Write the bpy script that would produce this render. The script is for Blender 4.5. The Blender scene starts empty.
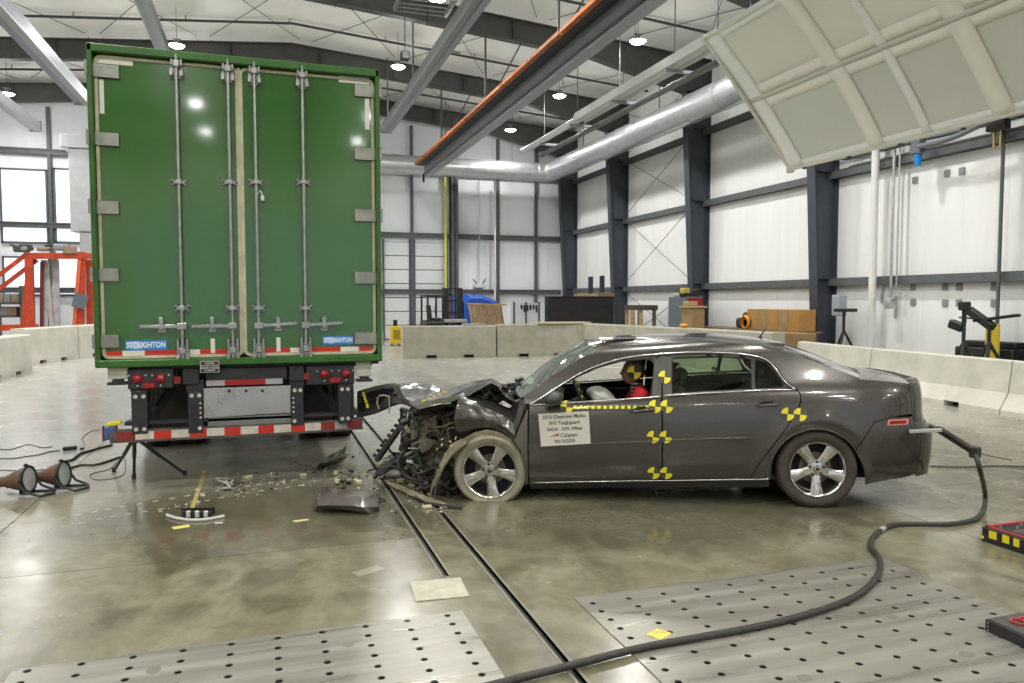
import bpy, bmesh, math, random
import numpy as np
from math import sin, cos, pi, radians, atan, atan2, sqrt, degrees, hypot
from mathutils import Vector, Matrix, geometry
random.seed(7)
C = bpy.context.scene.collection
# ------------------------------------------------------------------ camera
YAW, PIT, FPX, CAMH = radians(18.1), atan(40.5/755.0), 755.0, 1.75
cam = bpy.data.cameras.new('camera'); cam.sensor_width = 36.0; cam.lens = FPX/1024*36; cam.clip_start = .05; cam.clip_end = 200
camo = bpy.data.objects.new('camera', cam); C.objects.link(camo)
camo.location = (0, 0, CAMH); camo.rotation_euler = (pi/2-PIT, 0, -YAW)
bpy.context.scene.camera = camo
vs = bpy.context.scene.view_settings
vs.view_transform = 'Standard'; vs.look = 'None'; vs.gamma = 1.0; vs.exposure = 0.0; vs.use_curve_mapping = False
# ------------------------------------------------------------------ world (only seen through the open loading end behind)
w = bpy.data.worlds.new('world'); bpy.context.scene.world = w; w.use_nodes = True
w.node_tree.nodes['Background'].inputs[0].default_value = (.80, .88, 1.0, 1)
w.node_tree.nodes['Background'].inputs[1].default_value = 1.0
bpy.context.scene.cycles.max_bounces = 8
bpy.context.scene.cycles.diffuse_bounces = 4
bpy.context.scene.cycles.glossy_bounces = 4
bpy.context.scene.cycles.transmission_bounces = 8
bpy.context.scene.cycles.transparent_max_bounces = 12
bpy.context.scene.cycles.caustics_reflective = False
bpy.context.scene.cycles.caustics_refractive = False
bpy.context.scene.cycles.sample_clamp_indirect = 6.0
# ------------------------------------------------------------------ lamps of the hall (light only; fixtures are built further down)
LAMP_Y = [-4.5, 1.5, 7.6, 13.5, 19.3, 25.2, 30.8]
LAMP_X = [-8.4, -2.4, 4.3, 10.0]
LAMP_W = 185.0
def roof_z(x): return 10.9 - abs(x-1.0)*0.083
lampdata = bpy.data.lights.new('high_bay', 'AREA'); lampdata.shape = 'DISK'; lampdata.size = .42
lampdata.energy = LAMP_W; lampdata.color = (1.0, .985, .955); lampdata.spread = radians(165)
LAMPS = []
spilldata = bpy.data.lights.new('high_bay_spill', 'POINT'); spilldata.shadow_soft_size = .16; spilldata.energy = 70.0; spilldata.color = (1.0, .98, .93)
for lx in LAMP_X:
    for ly in LAMP_Y:
        z = roof_z(lx)-1.15
        if (lx, ly) == (4.3, 30.8): continue
        o = bpy.data.objects.new('high_bay_light', lampdata); C.objects.link(o); o.location = (lx, ly, z-.13)
        p_ = bpy.data.objects.new('high_bay_spill', spilldata); C.objects.link(p_); p_.location = (lx, ly, z-.30)
        LAMPS.append((lx, ly, z))
    for ly in (-10.4, -16.4, -21.5):      # the bays behind the viewer
        o = bpy.data.objects.new('high_bay_light', lampdata); C.objects.link(o); o.location = (lx, ly, roof_z(lx)-1.28)
# softboxes / daylight door behind the photographer and the left loading doors
def area(name, loc, rot, sx, sy, e, col):
    l = bpy.data.lights.new(name, 'AREA'); l.shape = 'RECTANGLE'; l.size = sx; l.size_y = sy; l.energy = e; l.color = col
    o = bpy.data.objects.new(name, l); C.objects.link(o); o.location = loc; o.rotation_euler = rot; return o

# ------------------------------------------------------------------ measuring helpers (metres; picture ray meets a real plane)
_R = np.array([cos(YAW), -sin(YAW), 0]); _F0 = np.array([sin(YAW), cos(YAW), 0]); _U0 = np.array([0, 0, 1.])
_F = _F0*cos(PIT)-_U0*sin(PIT); _U = _U0*cos(PIT)+_F0*sin(PIT); _C = np.array([0, 0, CAMH])
def ray(x, y): return _F+_R*(x-512)/FPX-_U*(y-341.5)/FPX
def gz(x, y, z=0.): d = ray(x, y); return _C+d*((z-CAMH)/d[2])
def gY(x, y, Y): d = ray(x, y); return _C+d*(Y/d[1])
def gX(x, y, X): d = ray(x, y); return _C+d*(X/d[0])
# ------------------------------------------------------------------ materials
MATS = {}
def mat(name, col, rough=.5, metal=0., var=0., vscale=4., bump=0., bscale=30., coat=0., col2=None, rvar=0., detail=6., spec=.5, emit=None, alpha=None, trans=0., ior=1.45, stretch=None):
    if name in MATS: return MATS[name]
    m = bpy.data.materials.new(name); m.use_nodes = True; nt = m.node_tree; N = nt.nodes; Lk = nt.links
    b = N['Principled BSDF']
    b.inputs['Base Color'].default_value = (*col, 1); b.inputs['Roughness'].default_value = rough; b.inputs['Metallic'].default_value = metal
    b.inputs['Specular IOR Level'].default_value = spec; b.inputs['IOR'].default_value = ior
    if coat: b.inputs['Coat Weight'].default_value = coat; b.inputs['Coat Roughness'].default_value = .06
    if trans: b.inputs['Transmission Weight'].default_value = trans
    if emit: b.inputs['Emission Color'].default_value = (*emit[:3], 1); b.inputs['Emission Strength'].default_value = emit[3]
    if alpha is not None: b.inputs['Alpha'].default_value = alpha
    tc = N.new('ShaderNodeTexCoord'); src = tc.outputs['Object']
    if stretch:
        mp = N.new('ShaderNodeMapping'); mp.inputs['Scale'].default_value = stretch; Lk.new(src, mp.inputs[0]); src = mp.outputs[0]
    if var or rvar or col2:
        n = N.new('ShaderNodeTexNoise'); n.inputs['Scale'].default_value = vscale; n.inputs['Detail'].default_value = detail; n.inputs['Roughness'].default_value = .6
        Lk.new(src, n.inputs['Vector'])
        r = N.new('ShaderNodeValToRGB'); c2 = col2 or tuple(c*(1-var) for c in col); c1 = col if col2 else tuple(min(1, c*(1+var)) for c in col)
        r.color_ramp.elements[0].position = .32; r.color_ramp.elements[1].position = .68
        r.color_ramp.elements[0].color = (*c2, 1); r.color_ramp.elements[1].color = (*c1, 1)
        Lk.new(n.outputs[0], r.inputs[0]); Lk.new(r.outputs[0], b.inputs['Base Color'])
        if rvar:
            mr = N.new('ShaderNodeMapRange'); mr.inputs[1].default_value = .3; mr.inputs[2].default_value = .7
            mr.inputs[3].default_value = max(.02, rough-rvar); mr.inputs[4].default_value = min(1, rough+rvar)
            Lk.new(n.outputs[0], mr.inputs[0]); Lk.new(mr.outputs[0], b.inputs['Roughness'])
    if bump:
        n2 = N.new('ShaderNodeTexNoise'); n2.inputs['Scale'].default_value = bscale; n2.inputs['Detail'].default_value = 4; Lk.new(src, n2.inputs['Vector'])
        bp = N.new('ShaderNodeBump'); bp.inputs['Strength'].default_value = bump; bp.inputs['Distance'].default_value = .01
        Lk.new(n2.outputs[0], bp.inputs['Height']); Lk.new(bp.outputs[0], b.inputs['Normal'])
    MATS[name] = m; return m

# ------------------------------------------------------------------ mesh builder
class MB:
    def __init__(s): s.v = []; s.f = []
    def add(s, vs, fs):
        k = len(s.v); s.v += [tuple(map(float, p)) for p in vs]; s.f += [tuple(i+k for i in f) for f in fs]; return s
    def box(s, c, d, rot=None, ch=0.):
        hx, hy, hz = d[0]/2, d[1]/2, d[2]/2
        if ch <= 0:
            vs = [(x, y, z) for x in (-hx, hx) for y in (-hy, hy) for z in (-hz, hz)]
            fs = [(0, 1, 3, 2), (4, 6, 7, 5), (0, 4, 5, 1), (2, 3, 7, 6), (0, 2, 6, 4), (1, 5, 7, 3)]
        else:
            ch = min(ch, hx*.9, hy*.9, hz*.9); vs = []; fs = []; ix = {}
            for a in (-1, 1):
                for b in (-1, 1):
                    for e in (-1, 1):
                        ix[a, b, e] = len(vs)
                        vs += [(a*hx, b*(hy-ch), e*(hz-ch)), (a*(hx-ch), b*hy, e*(hz-ch)), (a*(hx-ch), b*(hy-ch), e*hz)]
                        fs.append((ix[a, b, e], ix[a, b, e]+1, ix[a, b, e]+2))
            for a in (-1, 1):
                fs.append(tuple(ix[a, p, q] for p, q in ((-1, -1), (1, -1), (1, 1), (-1, 1))))
                fs.append(tuple(ix[p, a, q]+1 for p, q in ((-1, -1), (1, -1), (1, 1), (-1, 1))))
                fs.append(tuple(ix[p, q, a]+2 for p, q in ((-1, -1), (1, -1), (1, 1), (-1, 1))))
                for b in (-1, 1):
                    fs.append((ix[a, b, -1], ix[a, b, -1]+1, ix[a, b, 1]+1, ix[a, b, 1]))
                    fs.append((ix[a, -1, b], ix[a, -1, b]+2, ix[a, 1, b]+2, ix[a, 1, b]))
                    fs.append((ix[-1, a, b]+1, ix[-1, a, b]+2, ix[1, a, b]+2, ix[1, a, b]+1))
        if rot is not None:
            R = rot if isinstance(rot, Matrix) else Matrix.Rotation(rot, 3, 'Z')
            vs = [R @ Vector(p) for p in vs]
        return s.add([(p[0]+c[0], p[1]+c[1], p[2]+c[2]) for p in vs], fs)
    def bb(s, x0, x1, y0, y1, z0, z1, ch=0.): return s.box(((x0+x1)/2, (y0+y1)/2, (z0+z1)/2), (abs(x1-x0), abs(y1-y0), abs(z1-z0)), None, ch)
    def bar(s, p0, p1, w_, h_, up=(0, 0, 1), ch=0.):
        p0 = Vector(p0); p1 = Vector(p1); d = p1-p0; L = d.length; d.normalize()
        u = Vector(up)
        if abs(d.dot(u)) > .98: u = Vector((1, 0, 0))
        x = d.cross(u).normalized(); z = x.cross(d).normalized()
        R = Matrix((x, d, z)).transposed()
        return s.box((p0+p1)/2, (w_, L, h_), R, ch)
    def tube(s, pts, r, seg=8, cap=True):
        pts = [Vector(p) for p in pts]; n = len(pts)
        rs = r if isinstance(r, (list, tuple)) else [r]*n
        t0 = (pts[1]-pts[0]).normalized(); up = Vector((0, 0, 1)) if abs(t0.z) < .9 else Vector((1, 0, 0))
        x = t0.cross(up).normalized(); vs = []; fs = []
        for i in range(n):
            t = (pts[min(i+1, n-1)]-pts[max(i-1, 0)]).normalized()
            x = (x-t*x.dot(t)).normalized(); y = t.cross(x)
            for k in range(seg):
                a = 2*pi*k/seg; vs.append(pts[i]+(x*cos(a)+y*sin(a))*rs[i])
        for i in range(n-1):
            for k in range(seg):
                k2 = (k+1) % seg; fs.append((i*seg+k, i*seg+k2, (i+1)*seg+k2, (i+1)*seg+k))
        if cap: fs.append(tuple(range(seg))); fs.append(tuple((n-1)*seg+k for k in range(seg)))
        return s.add(vs, fs)
    def cyl(s, p0, p1, r0, r1=None, seg=16, cap=True): return s.tube([p0, p1], [r0, r0 if r1 is None else r1], seg, cap)
    def prism(s, poly, thick, fn):
        """poly in 2d, extruded 0..thick along third; fn(a,b,t)->xyz"""
        n = len(poly); vs = [fn(a, b, 0) for a, b in poly]+[fn(a, b, thick) for a, b in poly]
        fs = [tuple(range(n)), tuple(range(2*n-1, n-1, -1))]+[(i, (i+1) % n, n+(i+1) % n, n+i) for i in range(n)]
        return s.add(vs, fs)
    def lathe(s, prof, seg=24, fn=lambda x, y, z: (x, y, z), close=False):
        """prof: (r,h); axis = third coord"""
        vs = []; fs = []; n = len(prof)
        for r, h in prof:
            for k in range(seg): a = 2*pi*k/seg; vs.append(fn(r*cos(a), r*sin(a), h))
        for i in range(n-1+(1 if close else 0)):
            j = (i+1) % n
            for k in range(seg): k2 = (k+1) % seg; fs.append((i*seg+k, i*seg+k2, j*seg+k2, j*seg+k))
        return s.add(vs, fs)
    def sphere(s, c, r, seg=16, rings=10, sc=(1, 1, 1)):
        prof = [(r*sin(pi*i/rings)+1e-5, -r*cos(pi*i/rings)) for i in range(rings+1)]
        return s.lathe(prof, seg, lambda x, y, z: (c[0]+x*sc[0], c[1]+y*sc[1], c[2]+z*sc[2]))
    def grid(s, nu, nv, fn):
        vs = [fn(i/(nu-1), j/(nv-1)) for i in range(nu) for j in range(nv)]
        return s.add(vs, [(i*nv+j, (i+1)*nv+j, (i+1)*nv+j+1, i*nv+j+1) for i in range(nu-1) for j in range(nv-1)])
    def xf(s, fn): s.v = [tuple(fn(*p)) for p in s.v]; return s
    def build(s, name, m, parent=None, smooth=False, recalc=True, world=False, solid=0.):
        me = bpy.data.meshes.new(name); me.from_pydata([tuple(p) for p in s.v], [], s.f)
        bm = bmesh.new(); bm.from_mesh(me)
        if recalc: bmesh.ops.recalc_face_normals(bm, faces=bm.faces)
        bm.to_mesh(me); bm.free()
        ms = m if isinstance(m, list) else [m]
        for q in ms: me.materials.append(q)
        if smooth:
            me.polygons.foreach_set('use_smooth', [True]*len(me.polygons))
            if smooth != 'all':
                try: me.set_sharp_from_angle(angle=radians(smooth if smooth > 1 else 40))
                except Exception: pass
        o = bpy.data.objects.new(name, me); C.objects.link(o)
        if parent is not None:
            o.parent = parent
            if world or parent.get('_w'): o.matrix_parent_inverse = Matrix.Identity(4)
        if solid:
            md = o.modifiers.new('solid', 'SOLIDIFY'); md.thickness = solid; md.offset = 0
        return o
def tag(o, label=None, cat=None, group=None, kind=None):
    if label: o['label'] = label
    if cat: o['category'] = cat
    if group: o['group'] = group
    if kind: o['kind'] = kind
    return o
def thing(name, label, cat, loc=(0, 0, 0), rz=0, group=None, kind=None):
    o = bpy.data.objects.new(name, None); C.objects.link(o); o.location = tuple(map(float, loc)); o.rotation_euler = (0, 0, rz); o.empty_display_size = .1
    return tag(o, label, cat, group, kind)
def copy_tree(o, parent=None):
    c = o.copy(); C.objects.link(c)
    if parent is not None: c.parent = parent
    for ch in list(o.children): copy_tree(ch, c)
    return c
def struct(mb, name, m, parent=None, **k):
    o = mb.build(name, m, parent, **k); o['kind'] = 'structure'; return o
def text_ob(name, s, size, m, parent, mtx, align='CENTER', ext=.0006, bold=0., xscale=1.):
    cu = bpy.data.curves.new(name, 'FONT'); cu.body = s; cu.size = size; cu.align_x = align; cu.align_y = 'CENTER'; cu.extrude = ext; cu.offset = bold; cu.resolution_u = 2
    me_o = bpy.data.objects.new(name+'_t', cu); C.objects.link(me_o)
    dg = bpy.context.evaluated_depsgraph_get(); me = bpy.data.meshes.new_from_object(me_o.evaluated_get(dg)); bpy.data.objects.remove(me_o)
    me.materials.clear(); me.materials.append(m)
    me.transform(mtx @ Matrix.Diagonal((xscale, 1, 1, 1)))
    o = bpy.data.objects.new(name, me); C.objects.link(o); o.parent = parent; return o
def smooth_path(pts, n=8):
    P = [Vector(p) for p in pts]; out = []
    for i in range(len(P)-1):
        p0, p1, p2, p3 = P[max(i-1, 0)], P[i], P[i+1], P[min(i+2, len(P)-1)]
        for k in range(n):
            t = k/n; out.append(.5*((2*p1)+(p2-p0)*t+(2*p0-5*p1+4*p2-p3)*t*t+(3*p1-p0-3*p2+p3)*t**3))
    return out+[P[-1]]
def interp(x, tab):
    if x <= tab[0][0]: return tab[0][1]
    for (a, b), (c, d) in zip(tab, tab[1:]):
        if x <= c: return b+(d-b)*(x-a)/(c-a)
    return tab[-1][1]
# palette
black = mat('black_paint', (.018, .018, .02), .45, var=.3, rvar=.1)
rubber = mat('rubber', (.025, .024, .022), .8, var=.3, vscale=12)
steel = mat('bare_steel', (.42, .43, .43), .42, .9, var=.15, rvar=.1, vscale=9)
galv = mat('galvanised', (.55, .56, .56), .38, .85, var=.18, vscale=7, rvar=.08)
chrome = mat('chrome', (.78, .78, .78), .1, 1.)
yellow = mat('target_yellow', (.75, .66, .02), .5)
yblack = mat('target_black', (.02, .02, .02), .5)
red = mat('red_tape', (.52, .03, .015), .4)
white = mat('white_paint', (.75, .75, .72), .5, var=.06)
wood = mat('pine', (.50, .33, .17), .7, var=.25, vscale=3, stretch=(1, 1, 12))
concrete = mat('barrier_concrete', (.42, .40, .33), .85, var=.16, vscale=2.5, bump=.3, bscale=60)
steelblue = mat('column_paint', (.048, .056, .070), .5, var=.1)
rafm = mat('rafter_paint', (.058, .060, .055), .55, var=.15)
girtm = mat('girt_paint', (.10, .112, .115), .5, var=.15)
def off_of(p):
    v = Vector((0, 0, 0))
    while p is not None: v += p.location; p = p.parent
    return v
def _bw(s, name, m, parent, **k):
    o = off_of(parent); s.v = [(p[0]-o.x, p[1]-o.y, p[2]-o.z) for p in s.v]
    return s.build(name, m, parent, **k)
MB.w = _bw
# ================================================================== the hall
X0, X1, YB, YF = -13.0, 14.0, 33.95, -24.0
# ---- floor: slabs with recessed joints, slots for the two rails
flm = bpy.data.materials.new('polished_concrete'); flm.use_nodes = True
def floor_material(m):
    nt = m.node_tree; N = nt.nodes; Lk = nt.links; b = N['Principled BSDF']
    tc = N.new('ShaderNodeTexCoord')
    def noise(sc, det=6, st=None, dist=0.):
        n = N.new('ShaderNodeTexNoise'); n.inputs['Scale'].default_value = sc; n.inputs['Detail'].default_value = det; n.inputs['Distortion'].default_value = dist
        if st:
            mp = N.new('ShaderNodeMapping'); mp.inputs['Scale'].default_value = st; Lk.new(tc.outputs['Object'], mp.inputs[0]); Lk.new(mp.outputs[0], n.inputs['Vector'])
        else: Lk.new(tc.outputs['Object'], n.inputs['Vector'])
        return n.outputs[0]
    def ramp(src, a, b_, c0, c1):
        r = N.new('ShaderNodeValToRGB'); r.color_ramp.elements[0].position = a; r.color_ramp.elements[1].position = b_
        r.color_ramp.elements[0].color = (*c0, 1); r.color_ramp.elements[1].color = (*c1, 1); Lk.new(src, r.inputs[0]); return r.outputs[0]
    def mix(f, a, b_, mode='MIX', fac=None):
        x = N.new('ShaderNodeMix'); x.data_type = 'RGBA'; x.blend_type = mode
        if fac is not None: x.inputs['Factor'].default_value = fac
        else: Lk.new(f, x.inputs['Factor'])
        for s, v in (('A', a), ('B', b_)):
            i = [q for q in x.inputs if q.name == s and q.type == 'RGBA'][0]
            if isinstance(v, tuple): i.default_value = (*v, 1)
            else: Lk.new(v, i)
        return [q for q in x.outputs if q.type == 'RGBA'][0]
    big = ramp(noise(.55, 5, None, 1.2), .38, .62, (.115, .105, .064), (.215, .198, .130))
    mid = ramp(noise(2.2, 8, (1, .55, 1), 1.5), .40, .64, (0, 0, 0), (1, 1, 1))
    c = mix(mid, big, (.245, .229, .155)); 
    sm = ramp(noise(9, 8, None, .6), .35, .7, (.82, .82, .82), (1.08, 1.08, 1.08))
    c = mix(None, c, sm, 'MULTIPLY', 1.0)
    # darker, smoother blotches below the wreck and the trailer tail
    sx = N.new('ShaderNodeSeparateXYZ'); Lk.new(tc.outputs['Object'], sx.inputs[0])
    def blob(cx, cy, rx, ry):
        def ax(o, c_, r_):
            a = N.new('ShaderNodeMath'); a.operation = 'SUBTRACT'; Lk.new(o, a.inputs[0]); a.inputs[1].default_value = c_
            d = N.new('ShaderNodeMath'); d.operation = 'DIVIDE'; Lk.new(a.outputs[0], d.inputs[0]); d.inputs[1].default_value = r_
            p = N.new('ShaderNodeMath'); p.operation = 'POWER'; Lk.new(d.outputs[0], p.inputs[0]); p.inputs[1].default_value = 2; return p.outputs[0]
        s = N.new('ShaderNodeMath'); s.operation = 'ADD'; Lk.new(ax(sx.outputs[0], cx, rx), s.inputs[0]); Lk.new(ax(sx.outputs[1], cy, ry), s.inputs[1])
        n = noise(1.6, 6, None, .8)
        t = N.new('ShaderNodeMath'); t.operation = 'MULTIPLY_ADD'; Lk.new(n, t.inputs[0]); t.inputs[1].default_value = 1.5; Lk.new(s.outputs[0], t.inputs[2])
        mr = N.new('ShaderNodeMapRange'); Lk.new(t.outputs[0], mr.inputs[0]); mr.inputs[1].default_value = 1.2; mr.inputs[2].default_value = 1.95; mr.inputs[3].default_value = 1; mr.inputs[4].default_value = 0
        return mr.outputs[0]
    dark_blot = blob(.3, 6.7, 1.9, 1.3); dark_blot2 = blob(3.3, 5.3, 2.3, .8)
    mx = N.new('ShaderNodeMath'); mx.operation = 'MAXIMUM'; Lk.new(dark_blot, mx.inputs[0]); Lk.new(dark_blot2, mx.inputs[1])
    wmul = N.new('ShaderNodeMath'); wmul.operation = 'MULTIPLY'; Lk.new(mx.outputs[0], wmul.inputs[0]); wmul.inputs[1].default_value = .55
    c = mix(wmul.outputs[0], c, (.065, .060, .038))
    # paler colour further into the hall, painting in the bright wall reflection
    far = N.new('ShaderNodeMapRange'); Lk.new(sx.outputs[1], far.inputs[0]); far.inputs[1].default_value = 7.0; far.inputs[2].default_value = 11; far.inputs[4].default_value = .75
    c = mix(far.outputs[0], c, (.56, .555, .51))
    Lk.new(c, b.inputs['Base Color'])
    rr = N.new('ShaderNodeMapRange'); Lk.new(noise(1.3, 6, None, .8), rr.inputs[0]); rr.inputs[1].default_value = .3; rr.inputs[2].default_value = .7; rr.inputs[3].default_value = .16; rr.inputs[4].default_value = .31
    sb = N.new('ShaderNodeMath'); sb.operation = 'MULTIPLY_ADD'; Lk.new(mx.outputs[0], sb.inputs[0]); sb.inputs[1].default_value = -.08; Lk.new(rr.outputs[0], sb.inputs[2])
    Lk.new(sb.outputs[0], b.inputs['Roughness'])
    b.inputs['Specular IOR Level'].default_value = .8
    bp = N.new('ShaderNodeBump'); bp.inputs['Strength'].default_value = .07; bp.inputs['Distance'].default_value = .01; Lk.new(noise(3.5, 5), bp.inputs['Height']); Lk.new(bp.outputs[0], b.inputs['Normal'])
floor_material(flm)
subm = mat('joint_dark', (.05, .047, .04), .8)
floor = struct(MB().bb(X0-.3, X1+.3, YF, YB+.3, -.30, -.03), 'floor', subm)
XJ = [X0-.3, -8.79, -1.93, 4.97, 11.79, X1+.3]; YJ = [YF, -18.7, -12.7, -6.7, -.6, 5.46, 11.6, 17.7, 23.8, 29.9, YB+.3]
SL1 = (1.052, 1.088, 4.62, 30.); SL2 = (1.342, 1.378, .5, 30.)
g = .004
for i in range(len(XJ)-1):
    for j in range(len(YJ)-1):
        xa, xb, ya, yb = XJ[i]+g, XJ[i+1]-g, YJ[j]+g, YJ[j+1]-g
        rects = [(xa, xb, ya, yb)]
        for s in (SL1, SL2):
            nr = []
            for (a, b_, c_, d_) in rects:
                if a < s[0] and b_ > s[1] and d_ > s[2]:
                    lo = max(c_, s[2])
                    if c_ < lo: nr.append((a, b_, c_, lo))
                    nr += [(a, s[0], lo, d_), (s[1], b_, lo, d_)]
                else: nr.append((a, b_, c_, d_))
            rects = nr
        mb = MB()
        for a, b_, c_, d_ in rects: mb.bb(a, b_, c_, d_, -.03, 0)
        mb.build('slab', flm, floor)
edge = mat('rail_edge_steel', (.22, .21, .16), .45, .3, var=.15, vscale=20)
for s in (SL1, SL2):
    r = thing('floor_rail', 'slotted steel guide rail sunk in the floor, %s' % ('ending at the pale plate' if s is SL1 else 'running on under the black cable to the lower edge'), 'rail', ((s[0]+s[1])/2, s[2], 0), 0, 'slotted guide rails in the floor')
    L = s[3]-s[2]; r['kind'] = 'structure'
    for sg in (-1, 1):
        MB().bb(sg*.018, sg*.034, 0, L, -.02, .0015).build('edge_strip', edge, r)
    MB().bb(-.0175, .0175, 0, L, -.028, -.02).build('slot_channel', black, r)
pl = MB().box((0, 0, .004), (.32, .31, .008), radians(-4), .002).build('cover_plate', mat('cream_plate', (.46, .44, .34), .5, var=.2, vscale=12))
pl.location = (.975, 4.41, 0); tag(pl, 'small pale rectangular cover plate on the floor where the left rail ends', 'cover plate')
pat = MB().box((0, 0, .0016), (.20, .10, .003), radians(25), .001).build('clear_film', mat('film', (.27, .26, .20), .25)); pat.location = (.61, 4.86, 0)
tag(pat, 'scrap of pale film lying on the floor left of the rail', 'film')
# ---- perforated tie-down plates: every hole is cut into the plate
platem = mat('plate_steel', (.41, .40, .35), .33, .5, var=.10, vscale=1.1, rvar=.12, detail=5, stretch=(.55, 7.5, 1), col2=(.25, .24, .20))
pitm = mat('hole_dark', (.006, .006, .006), .9, spec=.1)
brassm = mat('plug_grey', (.23, .22, .18), .5, .4)
def perforated(name, label, x0, x1, y0, y1, hx0, dx, hy0, dy, r, bigs, T=.006):
    t = thing(name, label, 'floor plate', (x0, y0, 0)); mb = MB(); pit = MB()
    nx = int(round((x1-x0)/dx)); ny = int(round((y1-y0)/dy))
    xs = [x0]; k = hx0-dx/2-dx*math.ceil((hx0-x0)/dx)
    while k < x0+.02: k += dx
    while k < x1-.02: xs.append(k); k += dx
    xs.append(x1)
    ys = [y0]; k = hy0-dy/2-dy*math.ceil((hy0-y0)/dy)
    while k < y0+.01: k += dy
    while k < y1-.01: ys.append(k); k += dy
    ys.append(y1); S = 12
    for a, b_ in zip(xs, xs[1:]):
        for c_, d_ in zip(ys, ys[1:]):
            hx = hx0+round(((a+b_)/2-hx0)/dx)*dx; hy = hy0+round(((c_+d_)/2-hy0)/dy)*dy
            if not (a+r < hx < b_-r and c_+r < hy < d_-r) or any(hypot(hx-q[0], hy-q[1]) < .05 for q in bigs):
                mb.add([(a-x0, c_-y0, T), (b_-x0, c_-y0, T), (b_-x0, d_-y0, T), (a-x0, d_-y0, T)], [(0, 1, 2, 3)]); continue
            o = [(a, c_), (b_, c_), (b_, d_), (a, d_)]
            ring = [(hx+r*cos(2*pi*(q+.5)/S-3*pi/4-pi/S), hy+r*sin(2*pi*(q+.5)/S-3*pi/4-pi/S)) for q in range(S)]
            vs = [(p[0]-x0, p[1]-y0, T) for p in o]+[(p[0]-x0, p[1]-y0, T) for p in ring]+[(p[0]-x0, p[1]-y0, .0012) for p in ring]
            fs = []
            for e in range(4):
                q0 = e*3; idx = [4+(q0+q) % S for q in range(4)]
                fs.append((e, (e+1) % 4)+tuple(reversed(idx)))
            fs += [(4+q, 4+(q+1) % S, 4+S+(q+1) % S, 4+S+q) for q in range(S)]
            mb.add(vs, fs)
            pit.add([(p[0]-x0, p[1]-y0, .0014) for p in ring], [tuple(range(S))])
    W, D = x1-x0, y1-y0
    mb.add([(0, 0, 0), (W, 0, 0), (W, D, 0), (0, D, 0), (0, 0, T), (W, 0, T), (W, D, T), (0, D, T)], [(0, 1, 5, 4), (1, 2, 6, 5), (2, 3, 7, 6), (3, 0, 4, 7)])
    mb.build('plate', platem, t, recalc=False); p = pit.build('hole_floor', pitm, t, recalc=False); p['kind'] = 'stuff'
    for bx, by in bigs:
        MB().cyl((bx-x0, by-y0, .001), (bx-x0, by-y0, T+.001), .034, seg=20).build('round_plug', brassm, t)
    return t
LB = [(-.53, 3.84), (.373, 3.83), (-.53, 3.36), (.373, 3.35)]
perforated('perforated_plate', 'grey steel floor plate with rows of small holes, left of the floor rails', -1.165, 1.03, 1.2, 4.055, -.643, .2255, 4.013, .1165, .0185, LB)
RB = [(3.27, 3.24), (3.27, 2.767), (3.268, 3.715), (2.349, 2.821), (2.342, 3.758), (2.356, 3.297)]
perforated('perforated_plate', 'larger grey steel floor plate with rows of small holes, right of the floor rails', 1.70, 3.965, 1.2, 4.03, 2.461, .2295, 3.919, .1185, .0185, RB)
# ---- walls
wallm = mat('wall_liner', (.84, .845, .84), .6, var=.03, vscale=.6, bump=.15, bscale=3, stretch=(6, 6, .4))
backm = mat('back_wall_liner', (.82, .85, .89), .55, var=.03, vscale=.6, bump=.1, bscale=3, stretch=(6, 6, .4))
struct(MB().bb(X1, X1+.15, YF, YB+.15, 0, 10), 'wall_right', wallm)
struct(MB().bb(X0-.15, X0, YF, YB+.15, 0, 10), 'wall_left', wallm)
wb = MB(); wb.prism([(X0, 0), (X1, 0), (X1, roof_z(X1)), (1, 10.9), (X0, roof_z(X0))], .15, lambda a, b_, t: (a, YB+t, b_)); struct(wb, 'wall_back', backm)
wf = MB(); wf.prism([(X0, 0), (-6, 0), (-6, 6), (8, 6), (8, 0), (X1, 0), (X1, roof_z(X1)), (1, 10.9), (X0, roof_z(X0))], .15, lambda a, b_, t: (a, YF-t, b_)); struct(wf, 'wall_front', wallm)
ceilm = mat('roof_insulation', (.86, .86, .82), .55, var=.06, vscale=.8, bump=.7, bscale=1.6, stretch=(1, .5, 1))
ce = MB()
for xa, xb in ((X0-.15, 1), (1, X1+.15)):
    ce.prism([(xa, roof_z(xa)), (xb, roof_z(xb)), (xb, roof_z(xb)+.2), (xa, roof_z(xa)+.2)], YB-YF+.3, lambda a, b_, t: (a, YF-.15+t, b_))
struct(ce, 'ceiling', ceilm)
# vertical lap seams of the liner panels
def panels(root_name, n):
    pass
seamm = mat('liner_seam', (.76, .76, .72), .6)
wr = bpy.data.objects['wall_right']; wbk = bpy.data.objects['wall_back']
y = 8.2
while y < YB:
    MB().bb(X1-.003, X1, y-.010, y+.010, .05, 9.7).build('panel_seam', wallm, wr); y += 1.02
x = -12.6
while x < X1:
    MB().bb(x-.010, x+.010, YB-.003, YB, .05, roof_z(x)-.1).build('panel_seam', backm, wbk); x += 1.02
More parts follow.
